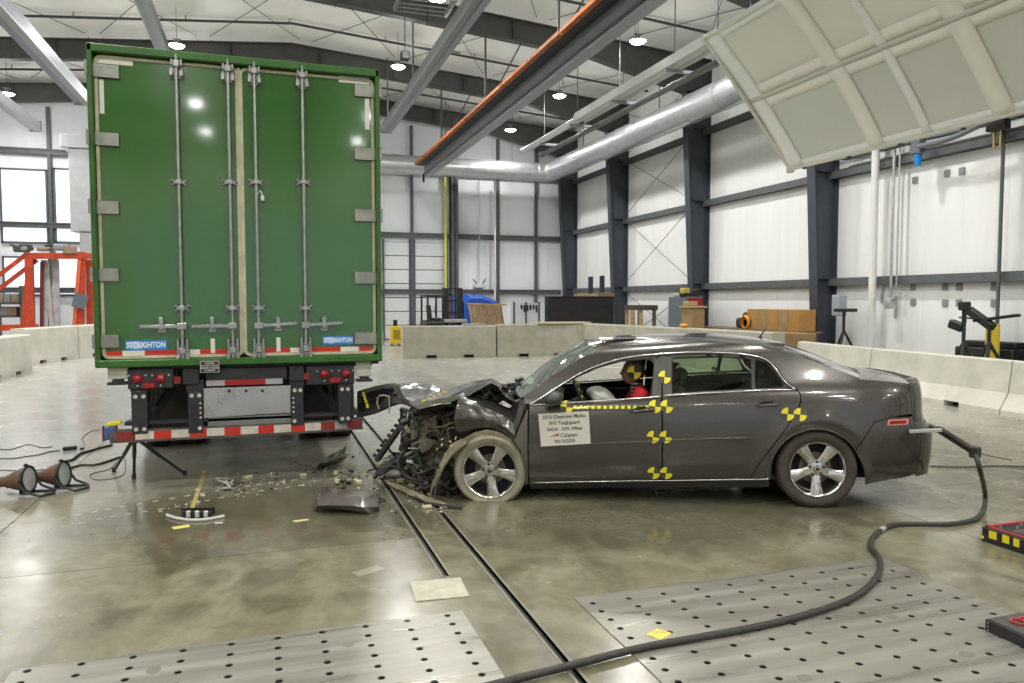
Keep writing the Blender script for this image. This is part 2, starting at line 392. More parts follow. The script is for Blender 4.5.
# ---- steel frames
def ibeam_prism(mb, prof_web, flange_lo, flange_hi, y, fw=.28, ft=.025, wt=.02):
    pass
RAFY = [-20.2, -14.1, -8.0, -1.65, 4.25, 10.15, 16.07, 21.97, 27.87, 33.1]
for k, Y in enumerate(RAFY):
    for side, (xe, s) in (('right', (X1, -1)), ('left', (X0, 1))):
        base, top = .5, .92
        zt = roof_z(xe)-.25
        mb = MB()
        xi0, xi1 = xe+s*base, xe+s*top; zk = 8.55
        mb.prism([(xe+s*.02, 0.02), (xi0, 0.02), (xi1, zk), (xe+s*.02, zk+.2)], .02, lambda a, b_, t: (a, Y-.01+t, b_))
        mb.bb(min(xe, xe+s*.03), max(xe, xe+s*.03), Y-.15, Y+.15, .02, zt)
        mb.bar((xi0, Y, .02), (xi1, Y, zk), .30, .03, up=(1, 0, 0))
        mb.bb(min(xe, xi0)-.05*(s > 0), max(xe, xi0)+.02, Y-.18, Y+.18, 0, .03)
        for zz in (2.33, 5.05, 7.4): mb.bb(min(xe, xe+s*.6), max(xe, xe+s*.6), Y-.14, Y+.14, zz-.01, zz+.01)
        c = struct(mb, 'trim_column_%s_%d' % (side, k+1), steelblue)
    # rafter: constant web, deeper haunch at both knees
    mb = MB()
    for xe, s in ((X1, -1), (X0, 1)):
        zt = lambda x: roof_z(x)-.22
        xk = xe+s*.9; xh = xe+s*4.2
        mb.prism([(xe+s*.03, zt(xe)), (xe+s*.03, 8.45), (xk, 8.5), (xh, zt(xh)-.66), (1, zt(1)-.56), (1, zt(1))], .02, lambda a, b_, t: (a, Y-.01+t, b_))
        mb.bar((xe, Y, zt(xe)), (1, Y, zt(1)), .28, .03)
        mb.bar((xk, Y, 8.5), (xh, Y, zt(xh)-.66), .28, .03); mb.bar((xh, Y, zt(xh)-.66), (1, Y, zt(1)-.56), .28, .03)
        for q in range(5):
            xs_ = xe+s*(1.6+q*2.6); 
            if (xs_-1)*(xe-1) > 0: mb.bb(xs_-.01, xs_+.01, Y-.13, Y+.13, zt(xs_)-.64, zt(xs_))
    struct(mb, 'trim_rafter_%d' % (k+1), rafm)
# purlins hung under the liner run along the hall; liner straps run across it
strapm = mat('strap_dark', (.06, .065, .065), .5)
for k in range(len(RAFY)-1):
    a, b_ = RAFY[k], RAFY[k+1]
    for q, fr in enumerate((.30, .68)):
        Y = a+(b_-a)*fr
        mb = MB()
        for xe in (X0+.1, X1-.1): mb.bar((xe, Y, roof_z(xe)-.16), (1, Y, roof_z(1)-.16), .045, .07)
        for xq in np.arange(X0+1.5, X1-1, 3.1): mb.bb(xq-.012, xq+.012, Y-.012, Y+.012, roof_z(xq)-.14, roof_z(xq)+.05)
        struct(mb, 'trim_roof_strap_%d' % (2*k+q+1), strapm)
    # crossed rods under the roof
    mb = MB()
    for xq in (-11.5, -8.2, -4.9, -1.6, 1.7, 5.0, 8.3, 11.0):
        x2 = min(xq+2.9, X1-.3)
        mb.bar((xq, a+.2, roof_z(xq)-.08), (x2, b_-.2, roof_z(x2)-.08), .016, .016); mb.bar((x2, a+.2, roof_z(x2)-.08), (xq, b_-.2, roof_z(xq)-.08), .016, .016)
    struct(mb, 'trim_roof_brace_%d' % (k+1), strapm)
# girts on the right wall, bay by bay
n = 0
ys = [YF]+RAFY
for a, b_ in zip(ys, ys[1:]):
    for zz in (2.33, 5.05, 7.4):
        n += 1; mb = MB(); mb.bb(X1-.21, X1-.01, a+.02, b_-.02, zz-.012, zz+.0); mb.bb(X1-.215, X1-.20, a+.02, b_-.02, zz-.19, zz); mb.bb(X1-.20, X1-.16, a+.02, b_-.02, zz-.2, zz-.185)
        mb.bb(X1-.025, X1-.005, a+.02, b_-.02, zz-.19, zz)
        struct(mb, 'trim_girt_right_%d' % n, girtm)
        mb = MB(); mb.bb(X0+.01, X0+.21, a+.02, b_-.02, zz-.19, zz); struct(mb, 'trim_girt_left_%d' % n, girtm)
# crossed tie rods in the bay behind the third column
for (za, zb) in ((2.33, 5.05), (5.05, 7.4), (7.4, 9.2), (.1, 2.2)):
    mb = MB(); mb.tube([(X1-.3, 22.2, za), (X1-.3, 27.6, zb)], .011, 6); mb.tube([(X1-.3, 22.2, zb), (X1-.3, 27.6, za)], .011, 6)
    struct(mb, 'trim_wall_brace_%d' % int(za+1), strapm)
# ---- back wall framing
def bx(px, Y=33.7): return gY(px, 301, Y)[0]
def bz(px, py, Y=33.7): return gY(px, py, Y)[2]
zg = [bz(520, 292), bz(520, 238), bz(520, 177)]
for i, zz in enumerate(zg):
    mb = MB(); mb.bb(X0, X1-.5, YB-.2, YB-.005, zz-.11, zz+.11); mb.bb(X0, X1-.5, YB-.24, YB-.2, zz+.06, zz+.11); struct(mb, 'trim_girt_back_%d' % (i+1), girtm)
for i, px in enumerate((-8, 53, 413, 499, 537)):
    x = bx(px); mb = MB(); mb.bb(x-.06, x+.06, YB-.19, YB-.005, .02, roof_z(x)-.9); struct(mb, 'trim_post_back_%d' % (i+1), girtm)
for i, px in enumerate((455, 345)):
    x = bx(px, 33.5); mb = MB(); mb.bb(x-.16, x+.16, YB-.5, YB-.47, .02, roof_z(x)-.8); mb.bb(x-.02, x+.02, YB-.5, YB, .02, roof_z(x)-.8); mb.bb(x-.16, x+.16, YB-.04, YB-.01, .02, roof_z(x)-.8)
    struct(mb, 'trim_column_back_%d' % (i+1), girtm)
# roller doors of white sections in the back wall, left of the central column
doorm = mat('door_section', (.70, .72, .74), .45, var=.03)
def sect_door(idx, xa, xb, zt, nsec, gap=.035):
    d = MB().bb(xa, xb, YB-.03, YB-.005, 0.03, zt).build('door_%d' % idx, girtm); d['kind'] = 'structure'
    h = (zt-.05)/nsec
    for k in range(nsec):
        MB().bb(xa+.05, xb-.05, YB-.10, YB-.03, .06+k*h, .06+(k+1)*h-gap, .01).build('door_section', doorm, d)
    for x in (xa, xb): MB().bb(x-.05, x+.05, YB-.14, YB-.03, 0.03, zt+.1).build('door_track', girtm, d)
sect_door(1, bx(384), bx(411), bz(400, 238)-.15, 7)
sect_door(2, bx(415), bx(447), bz(400, 238)-.15, 7)
# tall pale daylight panels in the back wall, far left
winm = mat('daylight_panel', (.82, .86, .92), .5, emit=(.80, .90, 1.0, .9))
for i, (a, b_, c_, d_) in enumerate(((2, 50, 168, 243), (56, 92, 168, 243), (-46, -4, 168, 243), (2, 50, 256, 296), (-46, -4, 256, 296), (56, 92, 256, 296))):
    xa, xb = bx(a), bx(b_); z1, z0 = bz((a+b_)/2, c_), bz((a+b_)/2, d_)
    f = MB(); fr = .07
    f.bb(xa, xb, YB-.10, YB-.02, z0, z0+fr); f.bb(xa, xb, YB-.10, YB-.02, z1-fr, z1); f.bb(xa, xa+fr, YB-.10, YB-.02, z0, z1); f.bb(xb-fr, xb, YB-.10, YB-.02, z0, z1)
    wo = struct(f, 'window_%d' % (i+1), girtm); MB().bb(xa+fr, xb-fr, YB-.06, YB-.03, z0+fr, z1-fr).build('pane', winm, wo)
# ================================================================== semi-trailer
TY = 7.70
green = mat('trailer_green', (.026, .118, .010), .20, var=.08, vscale=1.2, bump=.22, bscale=2.2, coat=.9)
greenf = mat('trailer_green_frame', (.032, .12, .016), .35, var=.2, vscale=6)
seal = mat('door_seal', (.50, .47, .33), .6, var=.2, vscale=8)
alum = mat('hinge_alu', (.29, .30, .26), .5, .75, var=.2, vscale=9)
rodm = mat('lock_rod', (.36, .37, .35), .35, .85, var=.15, vscale=14)
tapew = mat('tape_white', (.72, .70, .64), .4)
under = mat('underframe_black', (.022, .023, .027), .5, var=.35, vscale=7, rvar=.1)
def tx(px, py=300, Y=TY): return gY(px, py, Y)[0]
def tz(px, py, Y=TY): return gY(px, py, Y)[2]
T = thing('semi_trailer', 'green box semi-trailer with closed rear doors standing behind the wreck', 'trailer', (-.17, TY, 0))
XL, XR, ZB, ZT = -1.465, 1.113, 1.145, 4.03
TL = 13.6
b = MB(); b.bb(XL+.01, XR-.01, TY+.06, TY+TL, ZB+.06, ZT-.02, .02)
for k in range(int(TL/.6)):
    yy = TY+.4+k*.6
    for x in (XL+.004, XR-.004): b.bb(x-.008, x+.008, yy-.02, yy+.02, ZB+.12, ZT-.1)
body = b.w('box_body', greenf, T)
f = MB()
f.bb(XL, XL+.045, TY-.09, TY+.08, ZB, ZT, .008); f.bb(XR-.045, XR, TY-.09, TY+.08, ZB, ZT, .008)
f.bb(XL, XR, TY-.09, TY+.08, ZT-.075, ZT, .01); f.bb(XL, XR, TY-.10, TY+.08, ZB, ZB+.070, .01)
f.w('rear_frame', greenf, T)
xc = tx(241.3, 220)
yd = TY-.02
def rrect_ring(x0, x1, z0, z1, wd, r):
    """rounded rectangular seal ring as faces in xz"""
    def loop(x0, x1, z0, z1, r):
        pts = []
        for cx_, cz_, a0 in ((x1-r, z1-r, 0), (x0+r, z1-r, 90), (x0+r, z0+r, 180), (x1-r, z0+r, 270)):
            for k in range(5): a = radians(a0+k*22.5); pts.append((cx_+r*cos(a), cz_+r*sin(a)))
        return pts
    A = loop(x0, x1, z0, z1, r); B = loop(x0+wd, x1-wd, z0+wd, z1-wd, max(.005, r-wd)); n = len(A)
    m = MB(); vs = [(p[0], yd-.012, p[1]) for p in A]+[(p[0], yd-.012, p[1]) for p in B]+[(p[0], yd+.03, p[1]) for p in A]+[(p[0], yd+.03, p[1]) for p in B]
    fs = []
    for i in range(n):
        j = (i+1) % n; fs += [(i, j, n+j, n+i), (2*n+i, 2*n+j, j, i), (n+i, n+j, 3*n+j, 3*n+i)]
    return m.add(vs, fs)
hz_px = {0: [(72, 103), (140, 106), (208, 108), (275, 108), (341, 110)], 1: [(92, 365), (155, 366), (216, 366), (278, 368), (338, 369)]}
for side in (0, 1):
    x0, x1 = (XL+.05, xc-.004) if side == 0 else (xc+.004, XR-.05)
    z0, z1 = ZB+.075, ZT-.085
    d = MB().bb(x0+.01, x1-.01, yd, yd+.045, z0+.01, z1-.01, .006).w('rear_door', green, T, smooth=False)
    rrect_ring(x0, x1, z0, z1, .028, .06).w('door_seal', seal, d)
    # hinges
    for (py, px) in hz_px[side]:
        z = tz(px, py); h = MB()
        if side == 0: h.bb(XL-.012, tx(120, py), yd-.03, yd-.012, z-.06, z+.06, .004); h.tube([(XL-.002, TY-.1, z-.065), (XL-.002, TY-.1, z+.065)], .014, 8); bxs = (XL+.05, XL+.11, XL+.19)
        else: h.bb(tx(354, py), XR+.012, yd-.03, yd-.012, z-.06, z+.06, .004); h.tube([(XR+.002, TY-.1, z-.065), (XR+.002, TY-.1, z+.065)], .014, 8); bxs = (XR-.05, XR-.11, XR-.17)
        for q in bxs: h.cyl((q, yd-.035, z+.03), (q, yd-.03, z+.03), .008, seg=6); h.cyl((q, yd-.035, z-.03), (q, yd-.03, z-.03), .008, seg=6)
        h.w('hinge', alum, d)
    # lock rods, brackets, handles
    rods = [(177.5, 182.5), (228, 233)] if side == 0 else [(254, 258), (301, 305)]
    for i, (pt, pb) in enumerate(rods):
        x = tx(pt+2.5, 200); zt_, zb_ = ZT-.03, ZB+.05
        MB().tube([(x, yd-.055, zb_), (x, yd-.055, zt_)], .0165, 10).w('lock_rod', rodm, d, smooth=True)
        for zz, s in ((ZT-.13, 1), (ZB+.13, -1)):
            k = MB(); k.bb(x-.055, x+.055, yd-.018, yd-.004, zz-.11, zz+.07, .004)
            k.bb(x-.06, x-.028, yd-.075, yd-.01, zz-.10, zz-.04, .005); k.bb(x+.028, x+.06, yd-.075, yd-.01, zz-.10, zz-.04, .005)
            k.bb(x-.03, x+.03, yd-.085, yd-.03, zz-.02, zz+.04, .008); k.bb(x-.05, x-.03, yd-.06, yd-.01, zz, zz+.12, .004); k.bb(x+.03, x+.05, yd-.06, yd-.01, zz, zz+.12, .004)
            k.w('rod_keeper', rodm, d)
        for py in (183, 308):
            zz = tz(pt, py); k = MB(); k.bb(x-.065, x+.065, yd-.03, yd-.005, zz-.018, zz+.018, .004); k.bb(x-.028, x+.028, yd-.08, yd-.03, zz-.02, zz+.02, .004)
            k.bb(x-.065, x-.045, yd-.03, yd-.005, zz-.03, zz+.03, .003); k.bb(x+.045, x+.065, yd-.03, yd-.005, zz-.03, zz+.03, .003)
            k.w('rod_bracket', rodm, d)
        hxs = [(141, 182), (192, 231)] if side == 0 else [(259, 297), (307, 342)]
        hl, hr = tx(hxs[i][0], 325), tx(hxs[i][1], 325); z = tz(240, 325.5)
        far = hl if side == 0 else hr; dz = .0 if side == 0 else .02
        k = MB(); k.bar((x, yd-.06, z), (far, yd-.045, z+dz), .014, .032, ch=.003); k.bb(x-.04, x+.04, yd-.09, yd-.035, z-.03, z+.03, .006)
        k.w('lock_handle', rodm, d)
        hx = x+(far-x)*.5
        k = MB(); k.bb(hx-.022, hx+.022, yd-.06, yd-.004, z-.035, z+.085, .008); k.bb(hx-.035, hx+.035, yd-.02, yd-.004, z-.06, z+.02, .004)
        k.w('handle_catch', rodm, d)
        if i == (1 if side == 0 else 0):
            MB().bb(hx-.02, hx+.02, yd-.014, yd-.001, z-.26, z-.12, .004).w('bolt_plate', tapew, d)
    # tapes
    segs = ([(75, 122, 0), (122, 185, 1), (185, 283, 0), (310, 342, 1), (342, 423, 0)] if side == 0 else [(520, 597, 0), (598, 624, 1), (656, 741, 0), (741, 793, 1), (793, 831, 0)])
    for a, b_, c_ in segs:
        pa, pb = 80+a/2.845, 80+b_/2.845; zc = tz(120, 353.6)
        MB().bb(tx(pa, 353), tx(pb, 353), yd-.003, yd+.002, zc-.026, zc+.026).w('reflective_tape', tapew if c_ else red, d)
    if side == 0: wt = [(95, 133, 58.5, 65), (97, 104, 80, 114)]
    else: wt = [(338.5, 371, 77, 84), (364.5, 371, 99, 130)]
    for a, b_, c_, d_ in wt:
        o = MB().bb(tx(a, c_)+.02*(side == 0), tx(b_, c_)-.02*side, yd-.003, yd+.002, tz((a+b_)/2, d_), tz((a+b_)/2, c_)).w('reflective_tape', tapew, d)
    # maker's sticker
    a, b_, c_, d_ = (125.5, 167, 340, 350) if side == 0 else (322.5, 353, 336, 344.3)
    xa, xb, za, zb = tx(a, c_), tx(b_, c_), tz((a+b_)/2, d_), tz((a+b_)/2, c_)
    st = MB().bb(xa, xb, yd-.0035, yd+.002, za, zb).w('sticker', mat('sticker_blue', (.03, .22, .62), .35), d)
    H = zb-za; Wd = xb-xa; yy = yd-.005
    off = off_of(d); base = Matrix.Translation(Vector(((xa+xb)/2, yy, (za+zb)/2))-off) @ Matrix.Rotation(pi/2, 4, 'X')
    wm = mat('sticker_white', (.85, .87, .88), .4)
    text_ob('lettering', 'STOUGHTON', H*.78, wm, d, base, bold=.002, xscale=Wd*.92/(H*.78*6.1))
    # pale oval round the first letters
    ov = MB(); ov.prism([(-Wd*.24+Wd*.20*cos(t*pi/12), H*.40*sin(t*pi/12)) for t in range(24)], .0006, lambda p, q, t: ((xa+xb)/2+p, yd-.0036-t, (za+zb)/2+q)).w('sticker_oval', mat('sticker_pale', (.30, .48, .78), .4), d)
# centre seal strip
MB().bb(xc-.012, xc+.012, yd-.016, yd+.02, ZB+.11, ZT-.09, .004).w('centre_seal', seal, T)
# seal of the right door (padlocked hasp)
k = MB(); xk, zk_ = tx(262, 195), tz(262, 196)
k.tube(smooth_path([(xk-.04, yd-.06, zk_), (xk-.02, yd-.08, zk_+.03), (xk+.0, yd-.08, zk_+.01), (xk-.0, yd-.07, zk_-.03)], 5), .006, 6); k.bb(xk-.012, xk+.02, yd-.09, yd-.06, zk_-.06, zk_-.01, .005)
k.w('bolt_seal', mat('seal_white', (.6, .6, .58), .5), T)
# small black notice plate hanging below the left door
xa, xb, za, zb = tx(201, 365), tx(220, 365), tz(210, 371.5), tz(210, 360)
np_ = MB().bb(xa, xb, TY-.115, TY-.105, za, zb).w('notice_plate', mat('plate_frame', (.45, .45, .43), .5), T)
MB().bb(xa+.006, xb-.006, TY-.118, TY-.1145, za+.006, zb-.006).w('notice_face', mat('notice_black', (.03, .02, .02), .4), np_)
for k, s in enumerate(('NOTICE', 'DO NOT WALK', 'BEHIND TRAILER', 'LOADING')):
    text_ob('lettering', s, .021, mat('sticker_white', (.85, .87, .88), .4), np_, Matrix.Translation(Vector(((xa+xb)/2, TY-.1185, zb-.022-k*.0225))-off_of(np_)) @ Matrix.Rotation(pi/2, 4, 'X'))
# ---- under structure
u = MB(); zu = ZB-.005
u.bb(tx(134), tx(378), TY-.02, TY+.10, 1.115, zu, .006)
u.bb(tx(206, 370), tx(287, 370), TY-.04, TY+.10, .985, 1.115, .01)                  # centre cross member
u.bb(tx(183, 380), tx(200, 380), TY-.05, TY+.2, .965, 1.12, .008); u.bb(tx(289, 375), tx(304, 375), TY-.05, TY+.2, .965, 1.12, .008)
for x in (tx(170), tx(318)): u.bb(x-.05, x+.05, TY+.1, TY+9, .93, 1.13, .01)
for k in range(18): u.bb(XL+.05, XR-.05, TY+.3+k*.5, TY+.34+k*.5, 1.07, 1.19)
u.w('underframe', under, T)
for (a, b_, c_, d_, rp) in ((128.5, 174, 368.5, 388, ((138.2, 378.2), (161.3, 377.7))), (306, 354, 365, 384, ((324, 373.5), (345.3, 373)))):
    lb = MB().bb(tx(a, 378), tx(b_, 378), TY-.05, TY+.06, tz((a+b_)/2, d_), tz((a+b_)/2, c_), .006).w('light_box', under, T)
    for (p, q) in rp:
        X_, Z_ = tx(p, q), tz(p, q)
        MB().lathe([(.001, -.035), (.025, -.030), (.038, -.018), (.044, 0), (.044, .01)], 20, lambda x, y, h: (X_+x, TY-.052+h, Z_+y)).w('tail_lamp', mat('tail_lens', (.30, .010, .012), .25, coat=.4), lb, smooth=True)
        for dx, dz in ((-.07, .03), (.07, .03), (0, -.066)): MB().cyl((X_+dx, TY-.056, Z_+dz), (X_+dx, TY-.05, Z_+dz), .008, seg=8).w('screw', galv, lb)
    xm = (tx(rp[0][0], 380)+tx(rp[1][0], 380))/2; zm = tz(rp[0][0], rp[0][1])-.065
    MB().bb(xm-.055, xm+.055, TY-.075, TY-.045, zm-.028, zm+.028, .01).w('marker_lamp', mat('tail_lens', (.42, .012, .012), .2), lb)
for px in (178, 306.5):
    x = tx(px, 382); MB().bb(x-.03, x+.03, TY-.055, TY-.045, .975, 1.045, .004).w('reflector', mat('reflector_dim', (.20, .012, .014), .3), T)
for px0, px1, c_ in ((206.5, 225, 1), (225, 265.5, 0), (265.5, 282.5, 1)):
    MB().bb(tx(px0, 382), tx(px1, 382), TY-.043, TY-.038, tz(245, 384.5), tz(245, 379)).w('reflective_tape', mat('tape_dull', (.36, .36, .37), .4) if c_ else mat('tape_red_dull', (.30, .015, .015), .35), T)
# bright plate and grey plate
zt_, zb_ = tz(246, 386), tz(246, 415.5)
pm = mat('sheet_steel', (.50, .51, .55), .3, .75, var=.12, vscale=3, rvar=.12)
ps = MB(); xa, xb = tx(204, 400), tx(290.5, 400)
ps.prism([(xa, zb_), (xb-.01, zb_+.02), (xb, zt_), (xa+.005, zt_)], .012, lambda a, b_, t: (a, TY-.075+t+(.03 if b_ < .85 else 0), b_)); ps.w('steel_plate', pm, T)
for px in (229.5, 246.3, 262.5): x = tx(px, 391); z = tz(px, 390); MB().cyl((x, TY-.08, z), (x, TY-.06, z), .014, seg=10).w('plate_bolt', under, T)
MB().bb(xa+.03, xb+.02, TY-.03, TY-.015, tz(246, 430), tz(246, 415), .003).w('lower_plate', mat('sheet_dull', (.22, .23, .22), .4, .7, var=.15), T)
# guard struts with big bolts
for i, (a, b_, c_, d_) in enumerate(((132.5, 148.5, 391, 433), (188.5, 203.5, 390, 432), (291, 303.5, 385, 424.5), (338, 350.5, 384, 422))):
    xa, xb = tx(a, 410), tx(b_, 410); z1, z0 = tz((a+b_)/2, c_), tz((a+b_)/2, d_)
    s = MB(); s.bb(xa, xb, TY-.06, TY-.045, z0, z1, .003); s.bb(xa, xa+.012, TY-.05, TY+.12, z0, z1); s.bb(xb-.012, xb, TY-.05, TY+.12, z0, z1); s.bb(xa-.01, xb+.01, TY-.03, TY+.14, z1, z1+.10)
    so = s.w('guard_strut', under, T)
    for zz in (z1-.045, z0+.045):
        if i in (1, 2) and zz < .8: pts = [(xb-.03, zz)] if i == 1 else [(xa+.03, zz)]
        else: pts = [(xa+.036, zz), (xb-.03, zz)]
        for p, q in pts: MB().cyl((p, TY-.07, q), (p, TY-.058, q), .0185, seg=14).w('bolt_washer', mat('washer', (.55, .54, .47), .5, .3), so)
    for q in range(4):
        if i in (1, 2): zz = z1-.12-q*.045; p = xb-.022 if i == 1 else xa+.022; MB().cyl((p, TY-.068, zz), (p, TY-.058, zz), .010, seg=8).w('bolt', mat('washer', (.55, .54, .47), .5, .3), so)
for p0_, p1_ in (((tx(147, 430), TY+.02, .60), (tx(176, 385), TY+.9, 1.05)), ((tx(340, 425), TY+.02, .60), (tx(312, 385), TY+.9, 1.05)), ((tx(206, 430), TY+.02, .60), (tx(206, 385), TY+.9, 1.05))): MB().bar(p0_, p1_, .05, .08).w('guard_brace', under, T)
# underride guard bar, the right end bent back slightly by the impact
gb = MB(); gl, gr = -1.37, .925
def gy(x): return TY-.05+.07*max(0, (x-.2)/.75)**2
N = 24
for i in range(N):
    a, b_ = gl+(gr-gl)*i/N, gl+(gr-gl)*(i+1)/N; ya, yb_ = gy(a), gy(b_); z0, z1 = .448, .560; D = .11
    gb.add([(a, ya, z0), (b_, yb_, z0), (b_, yb_, z1), (a, ya, z1), (a, ya+D, z0), (b_, yb_+D, z0), (b_, yb_+D, z1), (a, ya+D, z1)], [(0, 1, 2, 3), (4, 5, 6, 7), (0, 1, 5, 4), (3, 2, 6, 7)]+([(0, 3, 7, 4)] if i == 0 else [])+([(1, 2, 6, 5)] if i == N-1 else []))
guard = gb.w('underride_guard', mat('guard_paint', (.10, .085, .075), .5, .2, var=.45, vscale=9), T)
bd = [108, 160, 213, 262, 313, 362, 412, 458, 508, 552, 600, 640, 685, 725, 760, 798]
for i, (a, b_) in enumerate(zip(bd, bd[1:])):
    xa, xb = tx(80+a/2.845, 438), tx(80+b_/2.845, 432); xa = max(xa, gl+.01); xb = min(xb, gr-.005)
    m = (red if i % 2 == 0 else mat('tape_white_guard', (.55, .52, .46), .45, var=.2, vscale=14)); m = mat('tape_red_dark', (.22, .022, .018), .4, var=.25, vscale=15) if i in (0, 12, 14) else m
    m = mat('tape_grey', (.33, .31, .28), .45, var=.3, vscale=12) if i == 13 else m
    t = MB(); t.add([(xa, gy(xa)-.003, .470), (xb, gy(xb)-.003, .470), (xb, gy(xb)-.003, .545), (xa, gy(xa)-.003, .545)], [(0, 1, 2, 3)]); t.add([(xa, gy(xa)-.001, .470), (xb, gy(xb)-.001, .470), (xb, gy(xb)-.001, .545), (xa, gy(xa)-.001, .545)], [(0, 1, 2, 3)])
    t.w('reflective_tape', m, guard)
MB().bb(gl+.12, gr-.04, TY-.03, TY+.10, .60, .635, .005).w('guard_channel', under, T)
gp = MB()
for px in (140, 196, 297, 344): x = tx(px, 430); gp.bb(x-.05, x+.05, TY-.02, TY+.09, .55, .66)
gp.w('guard_post', under, T)
# corner brackets with dock bumpers
for sx, (a, b_, c_, d_) in ((0, (108, 128, 366, 381)), (1, (355.5, 371, 364, 378))):
    xa, xb = tx(a, c_), tx(b_, c_); z1, z0 = tz((a+b_)/2, c_), tz((a+b_)/2, d_)
    q = MB().bb(xa, xb, TY-.03, TY+.02, z0+.02, ZB, .005).w('corner_bracket', mat('bracket_cream', (.50, .49, .40), .6, var=.15), T)
    xm = (xa+xb)/2; MB().bb(xm-.08, xm+.08, TY-.09, TY+.02, z0-.03, z0-.005, .006).bb(xm-.04, xm+.05, TY-.08, TY, z0-.01, z0+.02, .004).w('hook', under, q)
# axles and dual wheels far under the box
tire_m = rubber
def big_tire(mb, x, y, r, w):
    prof = [(r*.55, -w*.46), (r*.88, -w*.5), (r*.985, -w*.40), (r, -w*.3), (r, w*.3), (r*.985, w*.40), (r*.88, w*.5), (r*.55, w*.46)]
    mb.lathe(prof, 32, lambda a, b_, h: (x+h, y+a, r+b_), close=True)
    for k in range(4): mb.lathe([(r*1.004, -w*.3+k*w*.2-.0), (r*1.012, -w*.3+k*w*.2+.02), (r*1.004, -w*.3+k*w*.2+.04)], 32, lambda a, b_, h: (x+h, y+a, r+b_))
for yw in (TY+2.35, TY+3.6):
    for x in (-1.26, -.93, .58, .91):
        t = MB(); big_tire(t, x, yw, .515, .27); wobj = t.w('wheel', tire_m, T, smooth=True)
        MB().lathe([(.001, -.05), (.12, -.05), (.14, .0), (.25, .02), (.29, -.10), (.285, .10)], 24, lambda a, b_, h: (x+h, yw+a, .515+b_)).w('wheel_rim', mat('wheel_white', (.5, .5, .48), .5), wobj, smooth=True)
    MB().cyl((-1.2, yw, .515), (.85, yw, .515), .065, seg=14).bb(-.75, -.6, yw-.5, yw+.5, .62, .72).bb(.25, .4, yw-.5, yw+.5, .62, .72).w('axle', under, T)
mf = MB(); mf.bb(-.9, .55, TY+1.6, TY+4.3, .72, .95, .02); 
mf.w('bogie_frame', under, T)
# mud flaps right behind the guard struts make the dark field between them
for a, b_ in ((150, 187), (305, 338)):
    MB().bb(tx(a, 410)-.04, tx(b_, 410)+.04, TY+1.15, TY+1.165, .36, 1.05, .004).w('mud_flap', rubber, T)
for x in (-.75, .4):   # landing legs at the front end
    MB().bb(x-.06, x+.06, TY+TL-2.6, TY+TL-2.48, .1, 1.1, .01).bb(x-.13, x+.13, TY+TL-2.68, TY+TL-2.4, 0, .04, .01).w('landing_leg', under, T)
# ================================================================== crashed sedan: local x = u rearwards, y = v away from the camera
OX, OY, CROT = 1.84, 6.24, radians(-22.763)
eu = np.array([cos(CROT), sin(CROT), 0]); ev = np.array([-sin(CROT), cos(CROT), 0]); OC = np.array([OX, OY, 0.])
CW = 1.74
def acar(px, py, v=0.):
    r = ray(px, py); t = ((OC-_C)@ev+v)/(r@ev); p = _C+r*t-OC; return (float(p@eu), float(v), float(p[2]))
TAB = [(.06, .14), (.10, .11), (.15, .065), (.22, .035), (.35, .014), (.5, .002), (.6, -.004), (.70, -.002), (.78, .004), (.85, .012), (.90, .026), (.94, .045), (.97, .065), (1.0, .082), (1.1, .126), (1.2, .172), (1.28, .212), (1.33, .245), (1.37, .285), (1.40, .34), (1.43, .45)]
TPR = [(2.9, 0), (3.2, .004), (3.4, .017), (3.52, .035), (3.62, .062), (3.70, .105), (3.76, .17), (3.80, .27), (3.825, .42), (3.835, .87)]
STB = [(.18, .05), (.3, .02), (.45, .0), (.66, .0), (.72, .06), (.78, .085), (.95, .09), (1.05, .10), (1.10, .13), (1.4, .13)]
def sm(x, tab, h):  # softened table
    return (interp(x-h, tab)+2*interp(x-h/2, tab)+2*interp(x, tab)+2*interp(x+h/2, tab)+interp(x+h, tab))/8
def belt(u): return interp(u, [(0, .83), (.35, .852), (1.45, .925), (2.2, .99), (2.6, 1.005), (3.6, 1.03)])
def W(u, z):
    b_ = belt(u); zz = z+.95-b_ if z > b_ else .15+(z-.15)*.8/(b_-.15)
    w_ = sm(zz, TAB, .03); 
    # flares over the rear arch, soft crease along the belt
    d_ = hypot(u-2.775, z-.33); w_ -= .016*math.exp(-((d_-.43)/.07)**2)*(z > .2)
    return w_+sm(u+interp(z, STB), TPR, .04)
def cpx(px, py):
    v = 0.
    for _ in range(6): u, _v, z = acar(px, py, v); v = W(u, z)
    return (u, z)
car = thing('crashed_sedan', 'grey four-door sedan with its crushed front end at the trailer and yellow target stickers', 'car', (OX, OY, 0), CROT)
carM = mat('car_paint', (.063, .058, .050), .25, .5, var=.10, vscale=160, coat=.8, detail=2)
carD = mat('car_paint_dusty', (.115, .105, .088), .42, .35, var=.25, vscale=5, coat=.3)
pillarM = mat('pillar_dark', (.035, .034, .032), .4)
trimchrome = mat('trim_chrome', (.62, .62, .60), .18, .95)
innerM = mat('interior_dark', (.022, .021, .02), .8, var=.2)
linerM = mat('liner_black', (.015, .015, .015), .85)
glassM = bpy.data.materials.new('tinted_glass'); glassM.use_nodes = True
